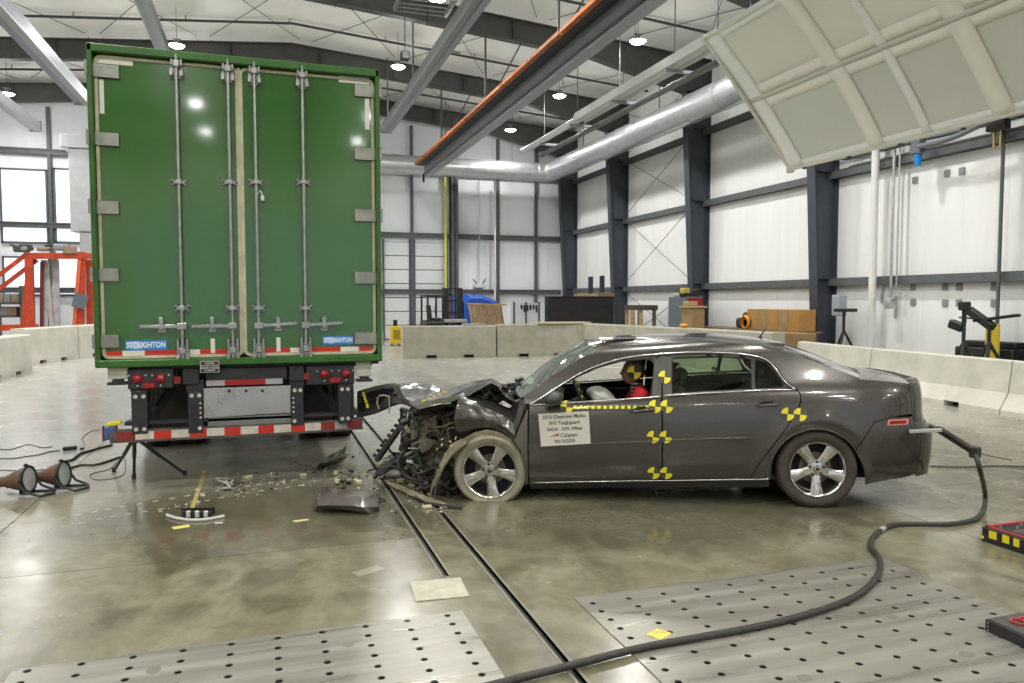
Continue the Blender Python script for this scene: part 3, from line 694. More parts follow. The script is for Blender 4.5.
def make_glass(m, tint, gl=.06):
    nt = m.node_tree; N = nt.nodes; Lk = nt.links; N.remove(N['Principled BSDF']); out = N['Material Output']
    t = N.new('ShaderNodeBsdfTransparent'); t.inputs[0].default_value = (*tint, 1); g_ = N.new('ShaderNodeBsdfGlossy'); g_.inputs['Roughness'].default_value = gl; g_.inputs[0].default_value = (.95, 1, .98, 1)
    fr = N.new('ShaderNodeFresnel'); fr.inputs[0].default_value = 1.5; mx = N.new('ShaderNodeMixShader'); Lk.new(fr.outputs[0], mx.inputs[0]); Lk.new(t.outputs[0], mx.inputs[1]); Lk.new(g_.outputs[0], mx.inputs[2]); Lk.new(mx.outputs[0], out.inputs[0])
make_glass(glassM, (.60, .72, .58), .02)
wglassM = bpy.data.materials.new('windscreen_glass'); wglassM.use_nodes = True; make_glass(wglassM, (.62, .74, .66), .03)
def painted_sheen(m, f, c_):
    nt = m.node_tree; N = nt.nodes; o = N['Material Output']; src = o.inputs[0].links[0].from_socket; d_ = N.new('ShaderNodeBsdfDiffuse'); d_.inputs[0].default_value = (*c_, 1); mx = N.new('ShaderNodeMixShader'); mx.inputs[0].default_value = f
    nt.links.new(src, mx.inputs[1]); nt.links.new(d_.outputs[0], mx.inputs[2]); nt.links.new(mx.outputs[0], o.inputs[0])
painted_sheen(wglassM, .2, (.50, .56, .50))  # pale diffuse mixed into the glass to imitate the ceiling's reflection
def inside(p, poly):
    x, y = p; c_ = False; n = len(poly)
    for i in range(n):
        x1, y1 = poly[i]; x2, y2 = poly[(i+1) % n]
        if (y1 > y) != (y2 > y) and x < (x2-x1)*(y-y1)/(y2-y1)+x1: c_ = not c_
    return c_
def resample(poly, d):
    out = []
    for i in range(len(poly)):
        a, b_ = poly[i], poly[(i+1) % len(poly)]; n = max(1, int(math.ceil(hypot(b_[0]-a[0], b_[1]-a[1])/d)))
        out += [(a[0]+(b_[0]-a[0])*k/n, a[1]+(b_[1]-a[1])*k/n) for k in range(n)]
    return out
def segd(p, poly):
    m = 9
    for i in range(len(poly)):
        a, b_ = poly[i], poly[(i+1) % len(poly)]; dx, dy = b_[0]-a[0], b_[1]-a[1]; L2 = dx*dx+dy*dy+1e-12
        t = max(0, min(1, ((p[0]-a[0])*dx+(p[1]-a[1])*dy)/L2)); m = min(m, hypot(p[0]-a[0]-t*dx, p[1]-a[1]-t*dy))
    return m
def panel(name, poly, m, parent, d=.035, skirt=.022, off=0., Wf=None, mirror=True, extra=None):
    """side-surface panel: poly in (u,z), lifted onto W; analytic normals; folded-in edge; plus the mirrored one"""
    Wf = Wf or W
    ol = resample(poly, d); n = len(ol)
    us = [p[0] for p in ol]; zs = [p[1] for p in ol]; pts = list(ol)
    u = min(us)+d/2
    while u < max(us):
        z = min(zs)+d/2
        while z < max(zs):
            if inside((u, z), ol) and segd((u, z), ol) > d*.42: pts.append((u, z))
            z += d
        u += d
    r = geometry.delaunay_2d_cdt([Vector(p) for p in pts], [(i, (i+1) % n) for i in range(n)], [], 1, 1e-6)
    V2, _, F2 = r[0], r[1], r[2]
    V = []; Nn = []
    e = .006
    for p in V2:
        u, z = p; w0 = Wf(u, z); wu = (Wf(u+e, z)-Wf(u-e, z))/(2*e); wz = (Wf(u, z+e)-Wf(u, z-e))/(2*e)
        nn = Vector((wu, -1, wz)).normalized(); q = Vector((u, w0, z))+nn*off; V.append(q); Nn.append(nn)
    cnt = {}
    for f_ in F2:
        for i in range(len(f_)):
            a, b_ = f_[i], f_[(i+1) % len(f_)]; cnt.setdefault((min(a, b_), max(a, b_)), []).append((a, b_))
    F = [tuple(f_) for f_ in F2]; base = len(V)
    for k, lst in cnt.items():
        if len(lst) == 1:
            a, b_ = lst[0]; i0 = len(V)
            nn = Vector((0, 1, 0))
            V += [V[a].copy(), V[b_].copy(), V[b_]+nn*skirt, V[a]+nn*skirt]; F.append((i0+1, i0, i0+3, i0+2))
            dd = (V[b_]-V[a]).cross(nn).normalized(); Nn += [-dd]*4
    res = []
    for mir in ((0, 1) if mirror else (0,)):
        me = bpy.data.meshes.new(name)
        vv = [(p[0], CW-p[1] if mir else p[1], p[2]) for p in V]; nv = [(q[0], -q[1] if mir else q[1], q[2]) for q in Nn]
        # winding so that the outside faces outwards
        ff = []
        for f_ in F:
            a, b_, c_ = (Vector(vv[f_[0]]), Vector(vv[f_[1]]), Vector(vv[f_[2]])); nrm = (b_-a).cross(c_-a); ref = Vector(nv[f_[0]])
            ff.append(f_ if nrm.dot(ref) >= 0 else tuple(reversed(f_)))
        me.from_pydata(vv, [], ff); me.materials.append(m); me.polygons.foreach_set('use_smooth', [True]*len(ff))
        me.normals_split_custom_set_from_vertices(nv)
        o = bpy.data.objects.new(name, me); C.objects.link(o); o.parent = parent[mir] if isinstance(parent, (list, tuple)) else parent; res.append(o)
    return res
def PX(*l): return [cpx(*p) for p in l]
# traced outlines
chrome_arc = [(530, 404.5), (536, 401), (547, 394), (560, 385.5), (579, 374), (598, 365.5), (621, 358.8), (639, 356), (658, 354.2), (688, 352.4), (724, 352.8), (747, 354.6), (765, 359.2), (775.5, 369), (785, 382), (795, 389)]
rail = [(524, 396), (539, 386), (552, 376), (568, 366), (585, 356.5), (600, 350.5), (620, 346.3), (645, 344.2), (680, 342.8), (715, 342.8), (745, 344.5), (770, 348), (782, 351)]
rear_edge = [(782, 351), (808.5, 359.5), (838, 370), (858, 377.5)]
deck_edge = [(861, 379.5), (884, 381), (904, 383), (912, 385.5)]
arch = [(770.3, 478), (770, 475.6), (771.7, 461), (777.6, 449.3), (789, 437.6), (804, 431), (818.5, 429), (833, 432), (847.8, 440.5), (858, 453.7), (864.6, 468.3), (866.5, 484.4)]
front_door = [(529.5, 406.6), (590, 403.2), (630, 400.2), (660.9, 397.8), (661.5, 440), (661.6, 479.5), (529.5, 482.5), (528.5, 450)]
rear_door = [(662.5, 397.6), (724, 393.8), (760, 391.2), (797, 390.8), (799.8, 395), (800, 402), (796, 412), (779.3, 437), (757.6, 464.4), (749.9, 478.3), (662.5, 479.5)]
D1 = panel('front_door', PX(*front_door), carM, car)
D2 = panel('rear_door', PX(*rear_door), carM, car)
qp = [(797.3, 389.2), (786, 380.5), (777, 367), (766, 357.8), (757, 355)] + [(770, 348.6)] + rear_edge + deck_edge + [(917, 393), (918, 412)] + [(893, 416.6), (874.4, 421.6), (856.4, 447.6)]
qp += list(reversed([p for p in arch if p[0] < 852])) + [(751.0, 478.2), (758.8, 464.4), (780.5, 437), (797.2, 412.3), (801.2, 402.5), (801.0, 394.5)]
QP = panel('rear_quarter_panel', PX(*qp), carM, car)
rl = [(p[0], p[1]) for p in rail if p[0] < 769] + [(769.5, 348.5), (756.3, 354.8)] + [(p[0], p[1]-1.0) for p in reversed(chrome_arc[:12])] + [(524, 404)]
panel('roof_side_rail', PX(*rl), carM, car)
bc = [(856.8, 448.5), (875, 422.3), (893, 417.4), (923, 413.5), (926.5, 420), (927, 450), (921, 468), (918, 473), (906, 477), (884, 480.6), (867, 484)] + [(865, 468.3), (859, 454.5)]
bcs = panel('rear_bumper', PX(*bc), carM, car, mirror=True)
# sill with bright strip
panel('sill', PX((529, 484.2), (660, 481.3), (769, 480), (769.5, 487.5), (660, 488.5), (530, 489.5)), mat('sill_dark', (.03, .029, .027), .5), car, off=-.01)
def strip(name, pxs, r, m, parent, n=6, off=.004, mir=True, flat=1.):
    pts = smooth_path([(a, 0, b_) for a, b_ in PX(*pxs)], n); out = []
    for mi in ((0, 1) if mir else (0,)):
        P = []
        for p in pts: v = W(p.x, p.z)-off; P.append((p.x, CW-v if mi else v, p.z))
        out.append(MB().tube(P, r, 6).build(name, m, parent[mi] if isinstance(parent, (list, tuple)) else parent, smooth='all'))
    return out
strip('sill_strip', [(530, 482.8), (600, 481.3), (661, 480.5), (748, 479.3), (769, 478.8)], .0065, trimchrome, car, 3)
strip('window_trim', chrome_arc, .008, trimchrome, car, 5)
strip('belt_trim', [(531, 405), (563.5, 403.1), (607, 400.4), (649, 397.4), (661, 396.3)], .0075, trimchrome, D1, 4)
strip('belt_trim', [(663, 396), (690, 394), (724, 392.2), (760, 390.2), (795, 389.6)], .0075, trimchrome, D2, 4)
strip('door_moulding', [(541, 446), (590, 443.6), (630, 442), (660, 440.6)], .006, mat('moulding', (.13, .12, .11), .3, .5), D1, 3, .002)
strip('door_moulding', [(663, 440.4), (700, 438.8), (752, 437.5)], .006, mat('moulding', (.13, .12, .11), .3, .5), D2, 3, .002)
strip('arch_lip', arch, .010, carM, QP, 4, -.004)
# window surrounds
fo = [(545, 401.8), (569, 402), (615, 399.4), (650, 397), (652.6, 378.7), (653.8, 364), (650, 360.6), (646.7, 359.6), (621, 361.7), (598.7, 367.8), (578.7, 376.6), (560, 386.5), (549, 394), (542, 399.5)]
ro = [(672.5, 358.7), (723.7, 357.2), (751, 359.6), (752, 389), (672.5, 393.4)]
qo = [(755.5, 359.6), (766, 362.6), (776.2, 374), (784, 385.4), (783, 387.8), (755.5, 389)]
def annulus(outer, hole):  # bridge polygon with a hole by a seam
    i = min(range(len(outer)), key=lambda k: hypot(outer[k][0]-hole[0][0], outer[k][1]-hole[0][1]))
    return outer
def frame_panel(name, outer, holes, m, parent, **k):
    """panel with window holes: outer and holes in px"""
    O_ = resample(PX(*outer), .05); Hs = [resample(PX(*h), .05) for h in holes]; pts = list(O_); edges = [(i, (i+1) % len(O_)) for i in range(len(O_))]
    for h in Hs:
        s0 = len(pts); pts += h; edges += [(s0+i, s0+(i+1) % len(h)) for i in range(len(h))]
    r = geometry.delaunay_2d_cdt([Vector(p) for p in pts], edges, [], 0, 1e-6); V2, F2 = r[0], r[2]
    F = [f_ for f_ in F2 if (lambda c_: inside(c_, O_) and not any(inside(c_, h) for h in Hs))((sum(V2[i][0] for i in f_)/len(f_), sum(V2[i][1] for i in f_)/len(f_)))]
    for mi in (0, 1):
        V = [(p[0], (lambda v: CW-v if mi else v)(W(p[0], p[1])+.008), p[1]) for p in V2]
        o = MB().add(V, F).build(name, m, parent[mi], smooth='all', solid=.012)
frame_panel('window_frame', [(533, 404), (537, 401.3), (547, 395), (560, 386.3), (579, 375), (598, 366.4), (621, 359.8), (639, 357), (658, 355.2), (662, 355), (661.5, 396.6), (607, 400.5), (563.5, 403.3)], [fo], pillarM, D1)
frame_panel('window_frame', [(662.6, 355), (688, 353.4), (724, 353.8), (747, 355.6), (763.5, 360), (775, 370), (784, 382.6), (793, 389), (760, 390.6), (724, 392.6), (662.6, 396.2)], [ro, qo], pillarM, D2)
for nm, pl_, dd in (('door_window', ro, D2), ('quarter_window', qo, D2)):
    for mi in (0, 1):
        P = PX(*pl_); V = [(p[0], (lambda v: CW-v if mi else v)(W(p[0], p[1])+.014), p[1]) for p in resample(P, .08)]
        MB().add(V, [tuple(range(len(V)))]).build(nm, glassM, dd[mi])
# painted halves of the B pillar
panel('pillar_cover', PX((654.5, 362), (661.3, 356), (661.3, 396), (652.5, 396.5)), mat('pillar_paint', (.075, .07, .062), .35), D1, d=.05, off=.0, skirt=.004)
panel('pillar_cover', PX((663, 356), (671.5, 358), (671.5, 393.5), (663, 395.6)), mat('pillar_paint', (.075, .07, .062), .35), D2, d=.05, off=.0, skirt=.004)
# ---- upper lofts
def loft(name, edge, bulge_u, bulge_z, m, parent=car, nv=22, ease=2.2, wall=None, off=0.):
    """edge: (u,z) list on the near side; sections go to the mirrored edge"""
    mb = MB(); ne = len(edge)
    def fn(s_, t):
        k = s_*(ne-1); i = min(int(k), ne-2); fr = k-i
        u = edge[i][0]*(1-fr)+edge[i+1][0]*fr; z = edge[i][1]*(1-fr)+edge[i+1][1]*fr
        tt = 2*t-1; wv = W(u, z)+off; v = wv+(CW-2*wv)*t; b_ = 1-abs(tt)**ease
        return (u+bulge_u(s_)*b_, v, z+bulge_z(s_)*b_)
    mb.grid(ne, nv, fn); return mb.build(name, m, parent, smooth='all')
def rs(pxs, n=5): return [(p.x, p.z) for p in smooth_path([(a, 0, b_) for a, b_ in PX(*pxs)], n)]
roof = loft('roof', rs([(600, 350.5), (620, 346.3), (645, 344.2), (680, 342.8), (715, 342.8), (745, 344.5), (770, 348), (782, 351)], 4), lambda s_: -.14*(1-s_)**3+.12*s_**3, lambda s_: .058, carM, ease=2.4)
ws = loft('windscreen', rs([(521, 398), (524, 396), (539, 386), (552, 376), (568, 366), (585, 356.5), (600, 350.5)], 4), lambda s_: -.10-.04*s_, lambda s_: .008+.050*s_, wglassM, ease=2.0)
rg = loft('rear_window', rs(rear_edge, 6), lambda s_: .12+.06*s_, lambda s_: .058-.045*s_, mat('rear_glass_dark', (.03, .035, .035), .06, spec=.9, coat=1.), ease=2.2)
# windscreen edge band and wiper cowl
dk = loft('trunk_lid', rs([(858, 377.5), (861, 379.5), (884, 381), (904, 383), (912, 385.5), (916.5, 390)], 4), lambda s_: .17-.09*s_, lambda s_: .03, carM, ease=2.4)
# rear end wrap: plan curve x height
def plan(t):  # t 0..1 near corner to centre
    tab = [(0, 3.62, .062), (.15, 3.70, .105), (.3, 3.76, .17), (.45, 3.80, .27), (.62, 3.825, .42), (1., 3.835, .87)]
    ps = smooth_path([(a[1], a[2], 0) for a in tab], 8); k = t*(len(ps)-1); i = min(int(k), len(ps)-2); return ps[i].lerp(ps[i+1], k-i)
def wrap(name, z0f, z1f, m, parent=car, nz=14, t0=0.):
    mb = MB()
    def fn(a, b_):
        mi = a > .5; t = t0+(1-t0)*(1-abs(2*a-1)); p = plan(t); z = z0f(t)*(1-b_)+z1f(t)*b_
        zz = z; bt = belt(3.5); zn = zz+.95-bt if zz > bt else .15+(zz-.15)*.8/(bt-.15)
        u = p.x-sm(z, STB, .03); v = p.y+sm(zn, TAB, .03)*(1-t)
        return (u, CW-v if mi else v, z)
    mb.grid(61, nz, fn); return mb.build(name, m, parent, smooth='all')
wrap('rear_bumper', lambda t: .27+.05*t, lambda t: .728, carM, t0=.0)
rp = wrap('rear_panel', lambda t: .74, lambda t: 1.05+.035*t, carM, t0=.05)
def _seam():
    e0 = rs([(858, 377.5), (861, 379.5), (884, 381), (904, 383), (912, 385.5), (916.5, 390)], 4)[-1]; mb = MB(); n = 41; V = []
    for i in range(n):
        t = i/(n-1); wv = W(*e0); b_ = 1-abs(2*t-1)**2.4; V.append((e0[0]+.08*b_, wv+(CW-2*wv)*t, e0[1]+.03*b_))
    for i in range(n):
        t = i/(n-1); q = .05+.95*(1-abs(2*t-1)); p = plan(q); z = 1.05+.035*q; bt = belt(3.5); zn = z+.95-bt; u = p.x-sm(z, STB, .03); v = p.y+sm(zn, TAB, .03)*(1-q); V.append((u, CW-v if t > .5 else v, z))
    mb.add(V, [(i, i+1, n+i+1, n+i) for i in range(n-1)]); mb.build('trunk_lip', carM, dk, smooth='all')
_seam()
for s_ in (0, 1):   # tail lamps on the rear face
    for k in range(2):
        vv = .24+.15*k; vv = CW-vv if s_ else vv; uu = 3.72 if k else 3.665
        MB().lathe([(.001, .012), (.04, .01), (.055, -.02)], 18, lambda a, b_, h: (uu+h, vv+a, .92+b_)).build('tail_lamp', mat('tail_lens', (.42, .012, .012), .2), rp, smooth=True)
MB().bb(3.765, 3.775, .70, 1.04, .60, .72).build('licence_plate_recess', mat('interior_dark', (.02, .02, .02), .8), car)
# side marker on the bumper
mk = PX((888, 419.6), (908.5, 418.6), (908, 424.6), (887, 425.6)); panel('side_marker', mk, mat('marker_rim', (.55, .22, .17), .4), bcs[0], d=.05, off=.004, mirror=False)
mk = PX((890, 420.9), (906, 420.2), (905.6, 423.4), (889.4, 424.2)); panel('marker_lens', mk, mat('marker_red', (.25, .012, .01), .25), bcs[0], d=.05, off=.007, mirror=False)
# ---- under body, wells, cabin tub
ub = MB(); ub.bb(.05, 2.4, .14, CW-.14, .16, .24, .03); ub.bb(2.3, 3.3, .3, CW-.3, .20, .3, .03); ub.bb(.3, 2.35, .10, CW-.10, .14, .19, .02); ub.bb(3.05, 3.5, .25, CW-.25, .33, .5, .05); ub.build('underbody', linerM, car)
for (uc, nm) in ((2.775, 'rear'),):
    for mi in (0, 1):
        R_ = .395; mb = MB(); A = [radians(a) for a in range(2, 179, 11)]
        vs = []; 
        for a in A:
            for v in (.045, .34): vs.append((uc+R_*cos(a), CW-v if mi else v, .33+R_*sin(a)))
        fs = [(2*i, 2*i+1, 2*i+3, 2*i+2) for i in range(len(A)-1)]; vs2 = [(uc, CW-.34 if mi else .34, .33)]
        mb.add(vs, fs); k0 = len(mb.v); mb.add(vs2, []); mb.f += [(2*i+1, 2*i+3, k0) for i in range(len(A)-1)]
        mb.build('wheel_well', linerM, car)
cab = MB(); cab.bb(.2, 2.75, .11, CW-.11, .22, .26); 
for s_ in (0, 1):
    v = .10 if not s_ else CW-.10; cab.bb(.34, 1.46, v-.02, v+.02, .24, .82); cab.bb(1.50, 2.35, v-.02, v+.02, .24, .88)
cab.bb(2.45, 2.9, .16, CW-.16, .26, .95, .03); cab.bb(2.7, 3.3, .2, CW-.2, .95, 1.02, .02)
cab.build('cabin_tub', innerM, car)
sb = MB(); sb.bb(.18, .55, .14, CW-.14, .60, .83, .05); sb.bb(.30, .62, .14, CW-.14, .76, .845, .03); sb.build('dashboard', mat('dash', (.035, .034, .033), .7), car)
seatM = mat('seat_cloth', (.055, .05, .045), .9, var=.2)
def seat(u, v, wv, rear=False):
    s = MB(); s.bb(u, u+.52, v-wv/2, v+wv/2, .36, .52, .05); s.bar((u+.50, v, .46), (u+.66, v, .98 if not rear else .96), wv*.92, .13, up=(1, 0, 0), ch=.04)
    for q in ([v] if not rear else [v-.45, v, v+.45]): s.bar((u+.655, q, .99 if not rear else .95), (u+.69, q, 1.14 if not rear else 1.08), .25, .09, up=(1, 0, 0), ch=.03)
    return s.build('seat', seatM, car)
seat(1.02, .50, .52); seat(1.02, CW-.50, .52); seat(1.98, CW/2, 1.30, True)
# rear parcel shelf & pillars inside kept dark by the tub
# ---- door mirror, handles
mm = MB(); mm.sphere((0, 0, 0), 1, 18, 12); P0 = acar(553.5, 398.5, -.06)
mm.v = [(P0[0]+p[0]*.085+(p[2]*.02), P0[1]+p[1]*.10, P0[2]+p[2]*.062) for p in mm.v]; mm.bar((P0[0]+.03, -.0, P0[2]-.05), (P0[0]+.05, .08, P0[2]-.05), .06, .03, ch=.01)
mirM = mat('mirror_shell', (.05, .05, .045), .35)
mm.build('door_mirror', mirM, D1[0], smooth=50)
m2 = MB(); m2.sphere((0, 0, 0), 1, 18, 12); m2.v = [(P0[0]+p[0]*.085, CW+.06+p[1]*.10, P0[2]+p[2]*.062) for p in m2.v]; m2.build('door_mirror', mirM, D1[1], smooth=50)
def handle(pxa, pxb, parent):
    for mi in (0, 1):
        a, b_ = cpx(*pxa), cpx(*pxb); va, vb = W(*a), W(*b_)
        S = lambda u, v, z: (u, CW-v if mi else v, z)
        mb = MB(); mb.tube([S(a[0], va+.0, a[1]), S(a[0]+.02, va-.035, a[1]+.002), S((a[0]+b_[0])/2, (va+vb)/2-.045, (a[1]+b_[1])/2+.008), S(b_[0]-.02, vb-.035, b_[1]+.002), S(b_[0], vb, b_[1])], [.010, .013, .015, .013, .010], 8)
        h = mb.build('door_handle', carM, parent[mi], smooth='all')
        cu_, cz_ = (a[0]+b_[0])/2-.01, (a[1]+b_[1])/2; vc = W(cu_, cz_)
        e = MB(); e.lathe([(.0005, .0), (.06, -.002), (.066, .004)], 18, lambda x, y, hh: S(cu_+x, vc-.004+hh, cz_+.012+y*.42)); e.build('handle_recess', mat('recess', (.012, .012, .012), .6), parent[mi])
handle((631, 411.8), (655, 409.8), D1); handle((757, 405.8), (779, 404.6), D2)
# ---- roof antenna, yellow roof target, tow tongue at the tail
u, v, z = acar(758, 344, .87)
a = MB(); a.prism([(-.13, 0), (.05, 0), (.03, .03), (-.02, .022)], .03, lambda p, q, t: (u+p, .855+t, 1.385+q)); a.tube([(u+.01, .87, 1.40), (u+.06, .87, 1.475), (u+.075, .87, 1.485)], [.008, .006, .004], 6); a.build('roof_antenna', black, car)
for (p0, p1, p2, p3, m_) in (((640, 1.5), (0, 0), (0, 0), (0, 0), 0),): pass
def roofpt(uu, vv):
    t = (vv-.27)/(CW-.54); return 1.357+.058*(1-abs(2*t-1)**2.4)
for (ua, ub_, va, vb, m_) in ((1.30, 1.74, .50, .62, white), (1.78, 1.98, .50, .62, yblack), (1.08, 1.28, .50, .62, yblack), (1.98, 2.2, .5, .62, mat('roof_plain', (.12, .11, .1), .3)), (.95, 1.08, .50, .62, white)):
    mb = MB(); mb.grid(6, 3, lambda s_, t: (ua+(ub_-ua)*s_, va+(vb-va)*t, roofpt(0, va+(vb-va)*t)-.003*abs(ua-1.6)*4+.012)); mb.build('roof_tape', m_, roof)
# ---- wheels
rimM = mat('rim_polished', (.58, .57, .53), .14, .95, var=.1, vscale=10)
tyreM = mat('tyre_brown', (.055, .045, .035), .75, var=.25, vscale=8)
dustM = mat('tyre_dusty', (.27, .25, .185), .9, var=.25, vscale=7)
def wheel(uc, vc, zc, r, tm, rimr=.236, flat=0., rot=0., mir=False, tilt=0., steer=0.):
    S = (lambda x, y, h: (x, y, h))
    root = bpy.data.objects.new('wheel', None); C.objects.link(root); root.parent = car; root.location = (uc, vc, zc)
    root.rotation_euler = (tilt, 0, steer+(pi if mir else 0)); root.empty_display_size = .1
    w_ = .225
    def pt(x, y, h):   # lathe axis = v ; sag to flat
        zz = y
        if flat and zz < -flat:
            over = -flat-zz; x *= 1+over*.25; h = h*(1+over*3.0)-over*.05; zz = -flat
        return (x, h, zz)
    prof = [(rimr-.012, .015), (rimr+.006, .004), (rimr+.02, -.004), (rimr+.05, -.012), (r-.03, -.010), (r-.008, .004), (r, .03), (r, w_-.03), (r-.01, w_-.005), (r-.05, w_), (rimr, w_-.01), (rimr-.02, w_*.5)]
    t = MB(); t.lathe(prof, 56, pt, close=True)
    if not flat:
        for k in range(3): t.lathe([(r+.0005, .05+k*.05), (r-.006, .055+k*.05), (r-.006, .06+k*.05), (r+.0005, .065+k*.05)], 56, pt)
    t.build('tyre', tm, root, smooth=50)
    b = MB(); b.lathe([(rimr-.016, .016), (rimr, .004), (rimr-.004, -.002), (rimr-.014, .002), (rimr-.022, .02), (rimr-.03, .06), (rimr-.035, .18), (rimr-.015, .2)], 56, pt)
    rm = b.build('rim_barrel', rimM, root, smooth=50)
    # five broad spokes with a raised face, each its own sub-part
    for k in range(5):
        a = radians(-90)+rot+k*2*pi/5; ca, sa = cos(a), sin(a)
        def L(rr, s_, h): return (rr*ca-s_*sa, h, rr*sa+s_*ca)
        m = MB(); st = [(.04, .044, .026), (.09, .037, .020), (.15, .043, .013), (.20, .052, .008), (rimr-.012, .066, .008)]
        vs = []; fs = []
        for (rr, hw, h) in st: vs += [L(rr, -hw, h+.012), L(rr, -hw*.62, h), L(rr, hw*.62, h), L(rr, hw, h+.012), L(rr, hw*.9, h+.045), L(rr, -hw*.9, h+.045)]
        n = 6
        for i in range(len(st)-1):
            for q in range(n): fs.append((i*n+q, i*n+(q+1) % n, (i+1)*n+(q+1) % n, (i+1)*n+q))
        fs += [tuple(range(n)), tuple((len(st)-1)*n+q for q in range(n))]
        m.add(vs, fs).build('spoke', rimM, root, smooth=35)
        al = a+pi/5
        MB().lathe([(.001, .008), (.012, .009), (.014, .03)], 8, lambda x, y, h: (.060*cos(al)+x, h+.004, .060*sin(al)+y)).build('lug_nut', black, root, smooth=True)
    MB().lathe([(.001, .006), (.026, .008), (.032, .02), (.078, .026), (.088, .05)], 24, pt).build('hub', rimM, root, smooth=50)
    MB().lathe([(.001, .0035), (.016, .004), (.018, .012)], 16, pt).build('hub_badge', mat('badge_dark', (.03, .03, .03), .3), root)
    MB().lathe([(.03, .075), (.135, .075), (.135, .10), (.03, .10)], 30, pt, close=True).build('brake_disc', mat('brake_iron', (.12, .10, .085), .5, .7), root)
    MB().lathe([(.001, .112), (rimr-.035, .112)], 30, pt).build('dust_shield', linerM, root)
    return root
wheel(2.775, .025, .331, .333, tyreM, rot=radians(0))
wheel(2.775, CW-.025, .331, .333, tyreM, mir=True, rot=.4)
wheel(-.01, .03, .262, .322, dustM, rimr=.243, flat=.262, rot=radians(7), tilt=radians(2))
wheel(.16, CW-.04, .30, .322, tyreM, flat=.30, mir=True, rot=.3)
MB().cyl((2.775, .2, .33), (2.775, CW-.2, .33), .035, seg=10).build('rear_axle', linerM, car)
# ---- round yellow/black target stickers: four quadrants each
def target(px, py, dpx, m_parent, name='target_sticker', rot=0., two=True):
    u0, z0 = cpx(px, py); r = dpx/2/117.
    def q(a0, a1, m, nm, par):
        ps = [(0, 0)]+[(r*cos(a0+(a1-a0)*k/6), r*sin(a0+(a1-a0)*k/6)) for k in range(7)]
        V = [(u0+p[0], W(u0+p[0], z0+p[1])-.0065, z0+p[1]) for p in ps]; V2 = [(p[0], p[1]+.003, p[2]) for p in V]
        n = len(V); mb = MB().add(V+V2, [tuple(range(n)), tuple(range(2*n-1, n-1, -1))]+[(i, (i+1) % n, n+(i+1) % n, n+i) for i in range(n)])
        return mb.build(nm, m, par)
    root = MB()
    V = [(u0+r*1.02*cos(k*pi/12), 0, z0+r*1.02*sin(k*pi/12)) for k in range(24)]; V = [(p[0], W(p[0], p[2])-.0035, p[2]) for p in V]
    b = root.add(V, [tuple(range(24))]).build(name, mat('target_grey', (.06, .055, .05), .5), m_parent)
    q(pi/2+rot, pi+rot, yellow, 'yellow_quarter', b); q(-pi/2+rot, rot, yellow, 'yellow_quarter', b)
    return b
for (x, y, pr) in ((566.5, 407, 0), (655, 406.5, 0), (666.5, 406.5, 1), (653, 437, 0), (665.5, 437, 1), (653.5, 473, 0), (666, 473, 1), (664.5, 377, 1), (787.5, 414, 1), (800, 414.5, 2)):
    target(x, y, 12.6, (D1[0], D2[0], QP[0])[pr], rot=-.12)
# dashed yellow tape
x = 573.5
while x < 650:
    P = PX((x, 405.6-(x-573)*.0), (x+3.2, 405.5), (x+3.2, 408.6), (x, 408.8))
    MB().add([(p[0], W(*p)-.0045, p[1]) for p in P]+[(p[0], W(*p)-.002, p[1]) for p in P], [(0, 1, 2, 3), (4, 5, 6, 7), (0, 1, 5, 4), (1, 2, 6, 5), (2, 3, 7, 6), (3, 0, 4, 7)]).build('tape_dash', yellow, D1[0]); x += 5.98
# ---- test sheet on the front door
cs = PX((538.4, 413.6), (588.6, 410.8), (590.6, 443.4), (541, 446.2)); cs = [(p[0], -.012, p[1]) for p in cs]
pap = MB().add(cs+[(p[0], -.004, p[2]) for p in cs], [(0, 1, 2, 3), (4, 5, 6, 7), (0, 1, 5, 4), (1, 2, 6, 5), (2, 3, 7, 6), (3, 0, 4, 7)]).build('test_sheet', mat('paper', (.62, .60, .52), .6), D1[0])
ink = mat('ink', (.05, .05, .05), .6)
uc = sum(p[0] for p in cs)/4; tiltp = atan2(cs[1][2]-cs[0][2], cs[1][0]-cs[0][0]); ztop = (cs[0][2]+cs[1][2])/2; zbot = (cs[2][2]+cs[3][2])/2; H = ztop-zbot
for k, (s, sz, al) in enumerate((('2010 Chevrolet Malibu', .044, .0), ('IIHS Toughguard', .042, 0), ('56DA - 50% Offset', .042, 0), ('Calspan', .05, .035), ('09/10/2020', .042, 0))):
    zz = ztop-H*(.12+.19*k)
    mt = Matrix.Translation((uc+al+(.5-(k+.5)/5)*-.01, -.0125, zz)) @ Matrix.Rotation(-tiltp, 4, 'Y') @ Matrix.Rotation(pi/2, 4, 'X')
    if k == 3: mt = mt @ Matrix(((1, .25, 0, 0), (0, 1, 0, 0), (0, 0, 1, 0), (0, 0, 0, 1)))
    text_ob('lettering', s, sz, ink, pap, mt, bold=.0008, xscale=.92)
zz = ztop-H*(.12+.19*3)
lg = MB(); lg.prism([(-.14, -.014), (-.09, -.002), (-.06, .012), (-.045, .012), (-.05, -.008), (-.08, -.012)], .001, lambda a, b_, t: (uc+a, -.0125-t, zz+b_)); lg.build('logo_swoosh', mat('logo_red', (.45, .07, .05), .5), pap)
